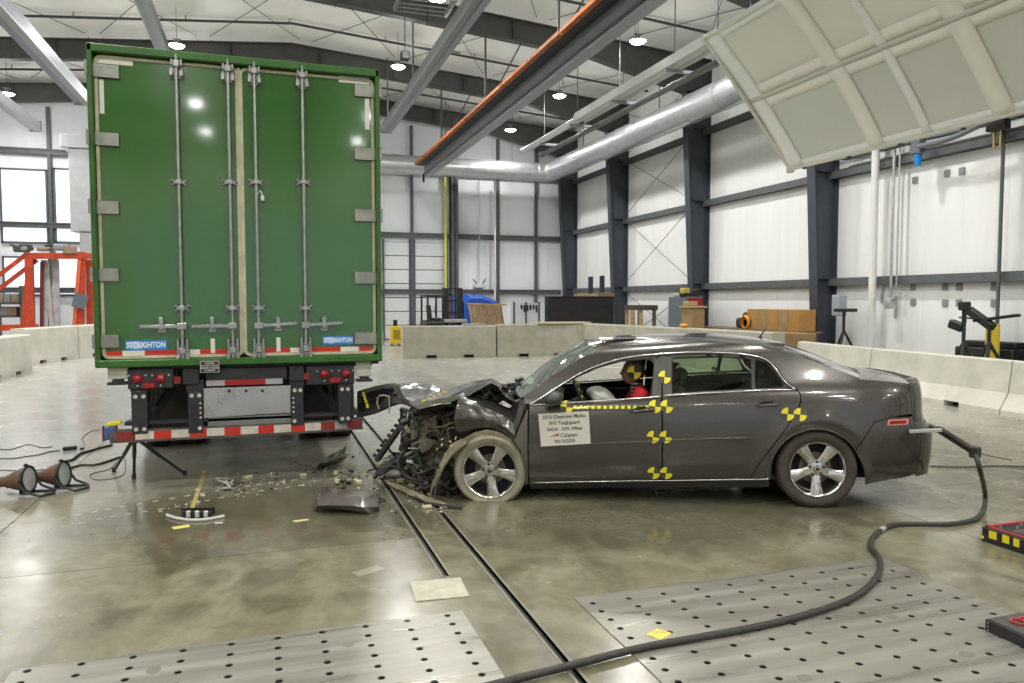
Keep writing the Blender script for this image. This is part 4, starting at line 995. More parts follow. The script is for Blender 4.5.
# ---- measuring arm clipped to the tail and the black test cable
def cl(p): return (p[0], p[1], p[2])
A0, A1 = acar(909, 431.5, .03), acar(942, 430, -.06)
MB().bar(A0, A1, .05, .028, ch=.004).build('tow_bracket', mat('bracket_grey', (.45, .47, .45), .4, .6), car)
MB().bb(3.45, 3.76, .22, .40, .262, .295, .01).build('exhaust_tip', mat('exhaust', (.35, .27, .2), .4, .7), car)
def cw(u, v, z): return OC+eu*u+ev*v+np.array([0, 0, z])
def wcar(px, py, v): p = acar(px, py, v); return cw(*p)
rod = MB(); r0, r1 = wcar(938, 429, .1), wcar(975, 452, -.35)
rt = thing('towing_arm', 'dark steel arm clipped to the sedan tail, holding the black cable', 'arm', r1)
rod.bar(r0, r1, .045, .05, ch=.006); rod.w('arm_bar', mat('arm_dark', (.045, .035, .032), .5, .4, var=.4, vscale=20), rt)
MB().box(r1, (.07, .07, .09), .3, .01).w('cable_clamp', black, rt)
MB().tube([r1, wcar(990, 456, -.4), wcar(1012, 460, -.5)], .004, 5).w('thin_wire', black, rt)
MB().tube([r0, wcar(928, 425, .3)], .02, 8).w('arm_pin', steel, rt)
cp = [r1, wcar(980, 470, -.42), gz(985, 492, .15), gz(984, 508, .03), gz(975, 519, .022), gz(950, 524, .02), gz(915, 524, .02), gz(893, 525, .02), gz(877, 533, .02), gz(870, 545, .02), gz(878, 556, .025), gz(880, 568, .025), gz(872, 583, .025), gz(852, 598, .025), gz(815, 612, .025), gz(760, 626, .025), gz(700, 637, .027), gz(640, 648, .025), gz(580, 663, .025), gz(520, 678, .025), gz(440, 697, .025), gz(330, 715, .025)]
sp = smooth_path(cp, 8)
cb = MB().tube(sp, .0185, 10).build('test_cable', mat('cable_black', (.035, .033, .028), .55, var=.3, vscale=25), None, smooth='all')
tag(cb, 'thick black cable snaking over the floor plates up to the sedan tail', 'cable')
MB().tube([p+Vector((0, 0, .001)) for p in sp[60:63]], .0215, 10).build('cable_sleeve', mat('sleeve_grey', (.35, .35, .33), .5), cb, smooth='all')
c2 = smooth_path([gz(930, 466, .01), gz(960, 467, .01), gz(1000, 466, .01), gz(1045, 467, .01)], 6)
tag(MB().tube(c2, .007, 6).build('floor_wire', black), 'thin black wire on the floor behind the sedan tail', 'wire')
# ---- crash test dummy on the driver seat
D = thing('crash_test_dummy', 'crash test dummy in a red shirt sitting behind the steering wheel', 'dummy', cw(1.15, .47, .5), CROT)
dO = Vector((1.15, .47, .5))
def dl(mb): mb.v = [(p[0]-dO.x, p[1]-dO.y, p[2]-dO.z) for p in mb.v]; return mb
skinM = mat('dummy_vinyl', (.26, .13, .075), .6, var=.15); dk_ = mat('dummy_black', (.02, .02, .02), .6); shirt = mat('red_shirt', (.50, .012, .02), .8, var=.15)
hc = Vector(acar(632.5, 371.5, .45))
hd = MB()   # head turned to the steering wheel: skull, brow, nose, chin
def headfn(a, b_):
    th = pi*b_; ph = 2*pi*a; x, y, z = sin(th)*cos(ph), sin(th)*sin(ph), cos(th)
    fx = max(0, -x); r = 1.0
    X_ = x*.098; Y_ = y*.076; Z_ = z*.115
    if x < 0: X_ *= 1.0-.12*max(0, z)+.02*max(0, -z)
    if z < -.2: X_ = X_*(1-.25*(-z-.2)) + (-.03*(-z-.2)); Y_ *= (1-.3*(-z-.2))
    if x < -.6: X_ -= .022*math.exp(-((z+.12)/.16)**2-(y/.20)**2); X_ += .008*math.exp(-((z-.12)/.10)**2); X_ -= .006*math.exp(-((z+.55)/.10)**2)
    return (hc.x+X_, hc.y+Y_, hc.z+Z_)
hd.grid(33, 21, headfn); head = dl(hd).build('head', skinM, D, smooth='all')
cap = MB(); cap.grid(25, 12, lambda a, b_: (hc.x+.03+.088*math.sin(pi*.62*b_)*cos(2*pi*a)*1.0+.0, hc.y+.082*math.sin(pi*.62*b_)*sin(2*pi*a), hc.z+.01+.116*cos(pi*.62*b_))); dl(cap).build('skull_cap', mat('skull_brown', (.10, .06, .045), .5), head, smooth='all')
for (yy, s_) in ((-1, -1), (1, 1)):
    e = MB(); e.sphere((hc.x-.085, hc.y+yy*.032, hc.z+.012), .011, 10, 8); dl(e).build('eye', dk_, head, smooth='all')
    e = MB(); e.sphere((hc.x+.01, hc.y+yy*.076, hc.z-.01), .02, 10, 8, (.6, .4, 1)); dl(e).build('ear', skinM, head, smooth='all')
e = MB(); e.tube([(hc.x-.088, hc.y-.02, hc.z-.055), (hc.x-.094, hc.y, hc.z-.057), (hc.x-.088, hc.y+.02, hc.z-.055)], .004, 6); dl(e).build('mouth', mat('mouth_dark', (.12, .04, .03), .6), head)
for a0, m_ in ((pi/2, yellow), (-pi/2, yellow), (0, dk_), (pi, dk_)):
    e = MB(); r_ = .062; ps = [(0, 0)]+[(r_*cos(a0+k*pi/12), r_*sin(a0+k*pi/12)) for k in range(7)]
    hx, hz = hc.x+.008, hc.z-.0
    e.prism(ps, .004, lambda a, b_, t: (hx+a, hc.y-.090+t+(a*a+b_*b_)*3.2, hz+b_)); dl(e).build('head_target', m_, head)
nk = MB(); nb = Vector((hc.x+.035, hc.y, hc.z-.235))
for k in range(5):
    p = nb.lerp(Vector((hc.x+.02, hc.y, hc.z-.10)), k/4); nk.cyl(p, p+Vector((0, 0, .018)), .036, seg=16)
nkm = dl(nk).build('neck', dk_, D, smooth=40); nkm['kind'] = 'stuff'
for k in range(4):
    p = nb.lerp(Vector((hc.x+.02, hc.y, hc.z-.10)), (k+.5)/4); e = MB(); e.cyl(p+Vector((0, 0, .004)), p+Vector((0, 0, .012)), .044, seg=16); dl(e).build('neck_disc', mat('disc_beige', (.4, .36, .26), .5), nkm)
# torso, arms, thighs as one skinned surface
def skin(name, joints, edges, rad, m, parent, sub=2):
    me = bpy.data.meshes.new(name); me.from_pydata([tuple(j) for j in joints], edges, []); o = bpy.data.objects.new(name, me); C.objects.link(o); o.parent = parent
    md = o.modifiers.new('skin', 'SKIN'); md.use_smooth_shade = True
    for i, r_ in enumerate(rad): me.skin_vertices[0].data[i].radius = (r_, r_) if not isinstance(r_, tuple) else r_
    me.skin_vertices[0].data[0].use_root = True
    s2 = o.modifiers.new('sub', 'SUBSURF'); s2.levels = sub; s2.render_levels = sub; me.materials.append(m); return o
hv = lambda u, v, z: Vector((u, v, z))-dO
J = [hv(1.36, .47, .52), hv(1.38, .47, .68), hv(1.36, .47, .84), hv(hc.x+.04, .47, hc.z-.24), hv(1.32, .25, .915), hv(1.34, .69, .915), hv(1.22, .24, .74), hv(1.22, .70, .74)]
skin('torso', J, [(0, 1), (1, 2), (2, 3), (2, 4), (2, 5), (4, 6), (5, 7)], [.15, .15, .16, .055, .085, .085, .06, .06], shirt, D)
for vv in (.24, .70):
    in_ = 1 if vv < .47 else -1
    skin('forearm', [hv(1.22, vv, .74), hv(1.02, vv+in_*.03, .78), hv(.96, vv+in_*.04, .80)], [(0, 1), (1, 2)], [.048, .032, .030], skinM, D)
    hnd = skin('hand', [hv(.97, vv+in_*.04, .80), hv(.91, vv+in_*.045, .81)], [(0, 1)], [(.03, .02), (.036, .018)], skinM, D, 1)
    for k in range(4):
        yq = vv+in_*.045+(-.028+.019*k); skin('finger', [hv(.91, yq, .81), hv(.875, yq, .80), hv(.862, yq, .775-(.004 if k in (1, 2) else 0))], [(0, 1), (1, 2)], [.0085, .008, .0075], skinM, hnd, 1)
    skin('thumb', [hv(.95, vv+in_*.075, .80), hv(.915, vv+in_*.088, .79)], [(0, 1)], [.010, .009], skinM, hnd, 1)
    skin('leg', [hv(1.34, vv+.11*in_, .53), hv(.92, vv+.12*in_, .60), hv(.62, vv+.12*in_, .33), hv(.50, vv+.12*in_, .32)], [(0, 1), (1, 2), (2, 3)], [.085, .06, .045, .04], skinM, D)
# ---- steering wheel (part of the car), deployed airbag
sc_ = Vector((.80, .47, .855)); ax = Vector((-.9, 0, -.42)).normalized(); e1 = Vector((0, 1, 0)); e2 = ax.cross(e1).normalized()
ring = [sc_+(e1*cos(t*pi/16)+e2*sin(t*pi/16))*.185 for t in range(33)]
sw = MB().tube(ring, .016, 8, cap=False).build('steering_wheel', black, car, smooth='all')
for t in (0, 12, 20): MB().bar(sc_, ring[t], .035, .02).build('wheel_spoke', black, sw)
MB().cyl(sc_, sc_+ax*.4, .035, seg=12).build('steering_column', black, sw)
for t in list(range(13, 32, 2))+[1, 3]: p = ring[t % 32]; MB().box(p-ax*.012, (.016, .02, .024), None, .003).build('rim_dot', yellow, sw)
b = MB(); bc_ = Vector(acar(602, 395, .45)); 
b.grid(41, 21, lambda a, q: (lambda th, ph: (bc_.x+.13*sin(th)*cos(ph)*(1+.10*sin(5*ph+th*3)), .45+.19*sin(th)*sin(ph)*(1+.05*sin(7*th)), bc_.z-.02+.085*cos(th)*(1+.12*sin(4*ph))-.05*(sin(th)*cos(ph))))(pi*q, 2*pi*a))
b.build('airbag', mat('airbag_cloth', (.55, .55, .51), .85, bump=.5, bscale=9), car, smooth='all')
# ================================================================== the crushed front end
from mathutils import noise as mn
def cr(p, a, sc):  # ridged crumple
    q = Vector(p)*sc; return (abs(mn.noise(q))*1.6+abs(mn.noise(q*2.3+Vector((5, 1, 2))))*.8-.6)*a
def sheet(name, rows, m, parent, n=5, amp=.012, sc=7., solid=.004, smooth=35, world=False, edge=0.):
    """crumpled sheet through a coarse grid of 3-d control points (straight creases kept)"""
    R = [[Vector(p) for p in r] for r in rows]; nr, nc = len(R), len(R[0]); mb = MB()
    GU, GV = (nr-1)*n+1, (nc-1)*n+1; P = [[None]*GV for _ in range(GU)]
    for i in range(GU):
        a = min(i//n, nr-2); fa = i/n-a
        for j in range(GV):
            b_ = min(j//n, nc-2); fb = j/n-b_
            P[i][j] = R[a][b_]*(1-fa)*(1-fb)+R[a+1][b_]*fa*(1-fb)+R[a][b_+1]*(1-fa)*fb+R[a+1][b_+1]*fa*fb
    vs = []
    for i in range(GU):
        for j in range(GV):
            du = P[min(i+1, GU-1)][j]-P[max(i-1, 0)][j]; dv = P[i][min(j+1, GV-1)]-P[i][max(j-1, 0)]; nn = du.cross(dv)
            nn = nn.normalized() if nn.length > 1e-9 else Vector((0, 0, 1)); p = P[i][j]+nn*cr(P[i][j], amp, sc)
            if edge and (i in (0, GU-1) or j in (0, GV-1)): p = p+Vector((random.uniform(-1, 1), random.uniform(-1, 1), random.uniform(0, .6)))*edge
            vs.append(p)
    mb.add(vs, [(i*GV+j, (i+1)*GV+j, (i+1)*GV+j+1, i*GV+j+1) for i in range(GU-1) for j in range(GV-1)])
    if world: o = mb.w(name, m, parent, smooth=smooth, solid=solid) if parent is not None else mb.build(name, m, None, smooth=smooth, solid=solid)
    else: o = mb.build(name, m, parent, smooth=smooth, solid=solid)
    return o
A = lambda v, *l: [acar(x, y, v) for x, y in l]
dirt = mat('muddy_liner', (.20, .165, .11), .85, var=.4, vscale=9, bump=.4)
plasticM = mat('engine_plastic', (.018, .018, .018), .45, var=.3)
metalM = mat('engine_alloy', (.28, .27, .24), .45, .7, var=.35, vscale=12)
hoseM = mat('hose', (.03, .03, .03), .6)
tanM = mat('engine_tan', (.24, .21, .13), .65, .2, var=.35, vscale=10)
hood = sheet('hood', [A(.20, (516, 402), (506, 397), (497, 386), (491, 383.5), (470, 395), (453, 401), (436, 405.5), (418, 409.5)),
    A(.42, (515, 400), (506, 395), (498, 384.5), (491, 380.5), (469, 388), (451, 395), (431, 400.5), (410, 406)),
    A(.85, (513, 396), (505, 391), (499, 383), (492, 378), (468, 382.5), (450, 389), (430, 396), (407, 403)),
    A(1.2, (515, 393), (508, 389), (501, 384), (494, 381), (475, 384), (458, 388), (444, 393), (432, 399)),
    A(1.55, (518, 391), (512, 390), (505, 387), (498, 386), (482, 388), (468, 391), (455, 395), (446, 400))], carM, car, n=6, amp=.011, sc=5.5)
for k in range(5):   # yellow dots along the hood fold
    q = Vector(acar(424+k*5.3, 402.2-k*2.1, .40)); MB().box(q+Vector((0, -.012, .014)), (.028, .012, .014), None, .002).build('tape_dash', yellow, hood)
sheet('hood_underside', [A(.45, (512, 402), (498, 393), (470, 396), (450, 401), (428, 407)), A(1.3, (512, 398), (500, 390), (475, 391), (455, 396), (435, 402))], linerM, hood, n=5, amp=.015, sc=8)
ff = sheet('front_fender', [A(.30, (462, 392), (467, 394.5), (480, 397.5), (494, 401), (508, 408), (516, 413)),
    A(.13, (459, 396), (465, 399), (479, 401.5), (494, 408), (509, 414.5), (518, 421)),
    A(.05, (456, 407), (463, 405.5), (478, 405), (494, 411), (509, 419), (517, 427)),
    A(.015, (454, 419), (462, 419), (478, 418), (494, 421), (508, 429), (515.5, 437)),
    A(.05, (456, 431), (461, 433), (474, 430), (489, 428), (504, 434), (513, 444))], carM, car, n=6, amp=.010, sc=6)
sheet('fender_flap', [A(.34, (462, 392), (462, 405), (460, 418), (458, 430)), A(.42, (455, 402), (452, 412), (450, 419), (453, 430))], carD, ff, n=5, amp=.012, sc=9)
sheet('fender_end', [[*A(.22, (513, 401)), *A(.10, (520, 399)), *A(.03, (526.5, 402.5))], [*A(.22, (511, 411)), *A(.06, (517, 412)), *A(.04, (523, 414))], [*A(.15, (509, 424)), *A(.04, (514, 427)), *A(.04, (518.5, 428))], [*A(.12, (508, 437)), *A(.05, (512, 438)), *A(.06, (514.5, 439))]], carM, ff, n=5, amp=.008, sc=9)
panel('fender_lower', PX((527.6, 409), (528, 484), (524.5, 486), (525, 470), (521, 452), (514, 441), (519, 428)), carD, car, d=.04, mirror=False)
MB().bar(acar(522, 420, .09), acar(513, 442, .09), .05, .05).build('hinge_gap', linerM, car)
# far-side fender and front wheel arch
sheet('front_fender', [[(x, CW-.12, z) for x, z in ((.33, .86), (.1, .87), (-.15, .84), (-.4, .78), (-.62, .72))], [(x, CW, z) for x, z in ((.33, .6), (.1, .72), (-.15, .72), (-.4, .62), (-.62, .5))], [(x, CW, z) for x, z in ((.33, .2), (.28, .45), (-.05, .66), (-.38, .45), (-.55, .3))]], carM, car, n=5, amp=.02, sc=6)
# muddy arch liner above the flat tyre
o_ = [(452, 458), (456, 447), (464, 438), (475, 432), (488, 429.5), (501, 432.5), (512, 440), (519, 450), (523, 462), (524, 474)]
i_ = [(456, 462), (460, 453), (467, 444.5), (477, 438.5), (488, 436), (500, 438.5), (509, 445), (516, 454), (519.5, 464), (521, 474)]
sheet('arch_liner', [A(.04, *o_), A(.03, *i_), A(.32, *i_)], dirt, car, n=4, amp=.012, sc=14)
sheet('arch_liner_back', [A(.3, *o_), A(.34, *[(488+(x-488)*.3, 470+(y-470)*.3) for x, y in o_])], linerM, car, n=2, amp=.0, sc=6)
# torn liner strip hanging down in front of the tyre, and the thin rail beside it
st_ = [(462, 438), (452, 444), (445, 453), (439, 465), (434, 478), (431, 490), (429, 500)]
w2 = [(468, 443), (457, 451), (450, 459), (443, 469), (437, 480), (432.5, 490), (430, 500)]
sheet('torn_liner', [A(.06, *st_), A(-.02, *w2)], dirt, car, n=4, amp=.012, sc=12)
MB().tube(smooth_path(A(-.03, (470, 441), (456, 452), (447, 462), (441, 474), (436, 487), (434, 500)), 6), .007, 6).build('liner_rail', carD, car, smooth='all')
# engine and what is left around it
eng = MB(); eng.box(acar(432, 428, .80), (.42, .5, .42), .25, .06).box(acar(436, 455, .85), (.34, .45, .3), -.2, .05); eng.build('engine_block', tanM, car)
e = MB(); c_ = acar(429, 433, .62); e.lathe([(.001, -.10), (.13, -.09), (.17, -.03), (.17, .08), (.1, .12)], 22, lambda x, y, h: (c_[0]+x*.8+y*.3, c_[1]+h, c_[2]+y*1.25)); e.build('gearbox_housing', tanM, car, smooth=45)
e = MB(); c_ = acar(407, 442, .62); e.sphere(c_, .06, 16, 10, (.9, .8, 1.5)); e.build('air_intake', plasticM, car, smooth='all')
c_ = acar(419, 446, .52); MB().lathe([(.02, .0), (.075, .0), (.08, .02), (.07, .03), (.08, .04), (.075, .06), (.02, .06)], 22, lambda x, y, h: (c_[0]+x, c_[1]+h, c_[2]+y), close=True).build('pulley', metalM, car, smooth=40)
MB().box(acar(466, 420, .62), (.24, .6, .36), .1, .05).build('dark_backing', linerM, car)  # dark block added as a backing to keep the engine bay black
MB().box(acar(476, 455, .80), (.42, .9, .50), .0, .08).build('dark_backing_low', linerM, car)  # second dark block, added to black out the bay above the wheel
sheet('radiator', [A(.45, (412, 412), (419, 430), (414, 448), (423, 470)), A(.9, (404, 410), (410, 428), (405, 446), (412, 470)), A(1.35, (402, 408), (404, 428), (400, 446), (405, 462))], mat('radiator_fins', (.10, .10, .09), .5, .6, var=.3, vscale=60), car, n=6, amp=.04, sc=8, solid=.02)
hoses = [[(402, 409, .7), (414, 414, .55), (426, 411, .5), (440, 417, .4), (455, 412, .35)], [(420, 452, .5), (410, 462, .4), (418, 474, .35), (436, 468, .3), (448, 478, .2)], [(437, 408, .45), (445, 425, .3), (440, 440, .25), (452, 450, .2)],
         [(405, 450, .6), (398, 462, .55), (406, 476, .5), (425, 482, .4)], [(412, 405, .6), (430, 409, .45), (452, 405, .35), (470, 409, .3)], [(425, 490, .3), (440, 483, .2), (452, 489, .15), (462, 480, .15)], [(400, 470, .5), (390, 466, .5), (382, 474, .5), (377, 470, .5)]]
for k, h in enumerate(hoses): MB().tube(smooth_path([acar(*p) for p in h], 6), (.022, .016, .012, .018, .014, .02, .012)[k], 8).build('hose', hoseM, car, smooth='all')
MB().bar(acar(418, 490, .35), acar(462, 474, .25), .06, .035, ch=.01).build('control_arm', mat('cast_iron', (.06, .05, .04), .6, .6, var=.3), car)
MB().bar(acar(430, 478, .5), acar(470, 486, .5), .10, .06, ch=.02).build('subframe', mat('cast_iron', (.06, .05, .04), .6, .6, var=.3), car)
def scrap(name, m, n, region, vr, size, parent, seed, kinds='bpt', gnd=False):
    rnd = random.Random(seed); mb = MB(); k = 0
    while k < n:
        x = rnd.uniform(min(p[0] for p in region), max(p[0] for p in region)); y = rnd.uniform(min(p[1] for p in region), max(p[1] for p in region))
        if not inside((x, y), region): continue
        v = rnd.uniform(*vr)
        if gnd: g_ = gz(x, y, 0); c_ = Vector((g_[0], g_[1], 0))
        else: c_ = Vector(acar(x, y, v))
        s_ = rnd.uniform(*size); kind = rnd.choice(kinds)
        R = Matrix.Rotation(rnd.uniform(0, 6.3), 3, 'Z') @ Matrix.Rotation(rnd.uniform(-.9, .9)*(0.3 if gnd else 1), 3, 'X') @ Matrix.Rotation(rnd.uniform(-1, 1)*(.2 if gnd else 1), 3, 'Y')
        if not gnd: c_.z = max(c_.z, .02)
        if kind == 'b': mb2 = MB().box((0, 0, 0), (s_, s_*rnd.uniform(.4, .9), s_*rnd.uniform(.2, .7)), R, s_*.08)
        elif kind == 'p': mb2 = MB().add([R @ Vector((s_*rnd.uniform(-1, 1), s_*rnd.uniform(-1, 1), h)) for h in (0, .006) for _ in range(3)], [(0, 1, 2), (5, 4, 3), (0, 1, 4, 3), (1, 2, 5, 4), (2, 0, 3, 5)])
        else:
            p0 = R @ Vector((-s_*1.2, 0, 0)); p1 = R @ Vector((s_*.2, s_*.6, s_*.3)); p2 = R @ Vector((s_*1.2, s_*rnd.uniform(-.5, .5), 0)); mb2 = MB().tube([p0, p1, p2], s_*.10, 5)
        zmin = min(p[2] for p in mb2.v); up = (.001-zmin) if gnd else max(0, .004-(c_.z+zmin))
        mb.add([(p[0]+c_.x, p[1]+c_.y, p[2]+c_.z+up) for p in mb2.v], mb2.f); k += 1
    o = mb.build(name, m, parent); o['kind'] = 'stuff'; return o
RG1 = [(404, 412), (440, 408), (462, 405), (466, 430), (452, 450), (448, 492), (425, 494), (408, 470), (402, 440)]
scrap('engine_scrap', plasticM, 90, RG1, (.3, 1.1), (.03, .10), car, 3)
scrap('metal_scrap', metalM, 55, RG1, (.3, 1.0), (.02, .07), car, 4)
scrap('dusty_scrap', tanM, 50, RG1, (.25, .9), (.02, .08), car, 5)
scrap('wheel_side_scrap', plasticM, 60, [(432, 460), (455, 452), (452, 497), (432, 499)], (.05, .4), (.02, .08), car, 6)
scrap('pale_scrap', mat('pale_foam', (.50, .45, .30), .8, var=.2), 14, [(438, 436), (462, 436), (446, 458), (434, 456)], (.02, .2), (.015, .03), car, 7, 'b')
scrap('cowl_scrap', plasticM, 40, [(498, 388), (508, 382), (524, 377), (526, 388), (514, 398)], (.5, 1.3), (.02, .07), car, 8)
scrap('bay_scrap', metalM, 26, [(472, 390), (492, 386), (508, 400), (500, 404)], (.3, .9), (.02, .06), car, 9)
# ---- torn front bumper cover and far fender, thrust against the trailer corner
fb = sheet('front_bumper', [A(1.45, (357, 393), (366, 390), (376, 387.5), (386, 385), (396, 383)), A(1.22, (357, 404), (366, 402), (376, 399), (387, 396), (399, 394)), A(1.15, (357, 418), (366, 416), (376, 413.5), (386, 409), (400, 403.5))], plasticM, car, n=5, amp=.014, sc=7)
sheet('headlamp_hole', [A(1.20, (361, 396), (374, 391), (386, 388.5), (394, 387)), A(1.13, (362, 402.5), (376, 398), (387, 395), (396, 393.5))], mat('lamp_black', (.01, .01, .012), .15), fb, n=4, amp=.004, sc=7)
sheet('fender_rim', [A(1.22, (357, 391.5), (366, 388.5), (376, 386), (386, 384), (397, 382.5)), A(1.19, (358, 394), (367, 391.5), (377, 389), (387, 387), (397, 385.8))], carD, fb, n=4, amp=.006, sc=9)
fo2 = sheet('far_fender', [A(1.55, (395, 384), (406, 383), (418, 382.5), (430, 384), (442, 388)), A(1.30, (397, 389), (408, 389), (420, 388.5), (430, 390), (440, 393)), A(1.15, (401, 396), (410, 397), (418, 400), (424, 402), (430, 404))], mat('fender_shine', (.20, .20, .20), .22, .5, coat=.8), car, n=6, amp=.008, sc=5)
sheet('lamp_edge', [A(1.12, (394, 384), (398, 393), (402, 400)), A(1.12, (399, 384), (402, 392), (406, 399))], carD, fo2, n=4, amp=.006, sc=9)
sheet('bumper_lower', [A(1.10, (384, 397), (392, 396.5), (402, 397.5), (412, 401), (420, 407)), A(1.08, (380, 411), (391, 405.5), (402, 404), (413, 407), (421, 411))], plasticM, car, n=5, amp=.014, sc=9)
for k, p in enumerate(((363.3, 393.4), (364.2, 396), (365, 398.8), (366, 401.5), (367, 404.6), (367.4, 406.6))):
    MB().box(acar(p[0], p[1], 1.10), (.026, .012, .024), None, .002).build('tape_dash', yellow, fb)
for pl_ in ([(378, 397), (377, 403), (379, 409)], [(389, 397), (389.5, 405), (389, 413)], [(379, 396), (384, 395), (390, 397)]):
    MB().tube([acar(x, y, 1.06) for x, y in pl_], .008, 5).build('torn_bracket', mat('bracket_tan', (.36, .33, .24), .6), fb)
# ribbed black absorber hanging from the hood tip to the floor
pa, pb = Vector(acar(416, 405.5, .85)), Vector(acar(377, 460.5, .95)); pb.z = max(pb.z, .05)
ab = MB(); ab.bar(pa, pb, .07, .045, ch=.008)
dv = (pb-pa); ln = dv.length; dv.normalize(); side = dv.cross(Vector((0, 1, 0))).normalized()
abo = ab.build('bumper_absorber', mat('absorber', (.028, .027, .024), .5, var=.3), car)
for k in range(11): q = pa+dv*(ln*(k+.5)/11)+side*(.05 if side.x < 0 else -.05); MB().box(q, (.034, .055, .034), Matrix.Rotation(.9, 3, 'Y'), .012).build('absorber_rib', rubber, abo)
MB().tube([pa-side*.03*(-1 if side.x < 0 else 1), pb-side*.03*(-1 if side.x < 0 else 1)], .006, 5).build('absorber_edge', mat('edge_grey', (.25, .25, .23), .5), abo)
# lower crossbar lying on the floor
b0, b1 = gz(384, 481, .03), gz(441, 506, .02)
def thing_at(name, label, cat, p, **k): return thing(name, label, cat, p, **k)
t = thing_at('radiator_crossbar', 'long bent brown metal bar lying on the floor before the flat tyre', 'bar', (b0[0], b0[1], 0))
sheet('bar_web', [[gz(384, 480, .05), gz(402, 486, .06), gz(420, 494, .05), gz(446, 503, .03)], [gz(386, 484, .02), gz(403, 492, .02), gz(421, 501, .02), gz(447, 508, .01)]], dirt, t, n=5, amp=.01, sc=14, world=True)
MB().tube([gz(384, 482, .02), gz(405, 491, .02), gz(425, 503, .02), gz(462, 508, .015)], .012, 6).w('bar_edge', plasticM, t)
t = thing_at('engine_wreckage', 'heap of brown and black engine parts on the floor between bumper and flat tyre', 'wreckage', tuple(gz(405, 478, 0)), kind='stuff')
off0 = t.location.copy()
for nm, m_, n_, sd, sz in (('plastic_bits', plasticM, 70, 21, (.02, .09)), ('alloy_bits', metalM, 45, 22, (.015, .06)), ('muddy_bits', dirt, 75, 23, (.02, .09)), ('tan_bits', tanM, 45, 24, (.02, .07))):
    for lay, (zz0, rg) in enumerate(((0, [(376, 470), (398, 455), (430, 448), (438, 470), (432, 492), (402, 486), (385, 484)]), (.10, [(384, 466), (402, 452), (432, 440), (436, 470), (420, 480), (400, 474)]))):
        o = scrap(nm, m_, n_ if not lay else n_//2, rg, (0, 0), sz, None, sd+lay*9, gnd=True); o.parent = t; o.location = (-off0.x, -off0.y, zz0*random.uniform(.3, 1))
MB().bar(gz(378, 474, .06), gz(408, 455, .24), .05, .06, ch=.01).w('bumper_rib', plasticM, t); MB().cyl(gz(388, 474, .05), gz(404, 474, .08), .045, seg=14).w('steering_rack', metalM, t)
MB().tube(smooth_path([gz(374, 478, .02), gz(384, 468, .10), (lambda q: (q[0], q[1], .22))(gz(400, 466, .12)), gz(416, 462, .2)], 6), .02, 8).w('bent_pipe', hoseM, t)
# ---- detached pieces on the floor
G = lambda x, y, z=.0: tuple(gz(x, y, z))
bf = sheet('bumper_fragment', [[G(320, 489, .0), G(328, 487, .0), G(345, 490, .0), G(362, 491, .0), G(378, 495, .0)], [G(319, 494, .08), G(329, 494, .11), G(345, 495, .10), G(362, 497, .09), G(380, 500, .05)],
     [G(316, 505, .07), G(330, 505, .09), G(346, 505, .08), G(362, 507, .07), G(379, 507, .04)], [G(313.5, 511, .0), G(333, 510, .02), G(350, 511, .02), G(370, 514, .0), G(380, 509, .0)]], mat('fragment_paint', (.17, .15, .135), .28, .4, coat=.6), None, n=7, amp=.008, sc=6, edge=.006)
tag(bf, 'grey painted bumper piece with a torn right edge lying on the floor', 'car part')
scr = scrap('torn_edge', plasticM, 16, [(372, 497), (384, 495), (386, 506), (376, 511)], (0, 0), (.015, .04), None, 31, gnd=True); scr.parent = bf
ut = sheet('undertray_fragment', [[G(330, 455, .14), G(338, 452, .16), G(347, 446, .2)], [G(322, 463, .12), G(333, 460, .12), G(345, 453, .12)], [G(316, 467, .0), G(330, 466, .0), G(349, 455, .0)]], mat('fragment_olive', (.07, .075, .05), .35, var=.4, vscale=14), None, n=6, amp=.01, sc=10, edge=.008)
tag(ut, 'dark olive curved plastic liner piece lying below the right end of the trailer guard', 'car part')
gf = thing('grille_fragment', 'small curved white and black grille strip lying on the floor by the yellow tape line', 'car part', G(195, 518))
pts = [G(167, 516.5, .0), G(176, 519.5, .0), G(190, 521.5, 0), G(205, 521, 0), G(217, 519, 0), G(224, 517.5, 0)]
MB().tube([Vector(p)+Vector((0, 0, .012)) for p in smooth_path(pts, 4)], .013, 6).w('white_rim', mat('plastic_white', (.5, .5, .46), .5), gf)
for k in range(7): a_ = Vector(G(184+k*4.4, 517.5, .0)); MB().box(a_+Vector((0, 0, .028)), (.034 if k % 2 else .028, .04, .05), .1, .004).w('grille_rib', plasticM if k % 2 == 0 else mat('plastic_white', (.5, .5, .46), .5), gf)
MB().bar(Vector(G(182, 515, 0))+Vector((0, 0, .03)), Vector(G(215, 514, 0))+Vector((0, 0, .03)), .02, .05).w('grille_back', plasticM, gf)
lw = thing('lamp_wiring', 'tangle of pale broken wiring and clips on the floor under the trailer tail', 'wiring', G(224, 482))
for k in range(6):
    rnd = random.Random(50+k); MB().tube(smooth_path([G(216+rnd.uniform(0, 18), 476+rnd.uniform(0, 13), rnd.uniform(.005, .05)) for _ in range(5)], 5), .007, 5).w('wire', mat('wire_pale', (.42, .38, .28), .6) if k % 2 else steel, lw)
MB().box(Vector(G(228, 484, .02)), (.06, .04, .03), .4, .004).w('clip', plasticM, lw)
cf = thing('crushed_housing', 'crumbled tan and black plastic housing on the floor behind the grey bumper piece', 'car part', G(350, 484))
rnd = random.Random(77)
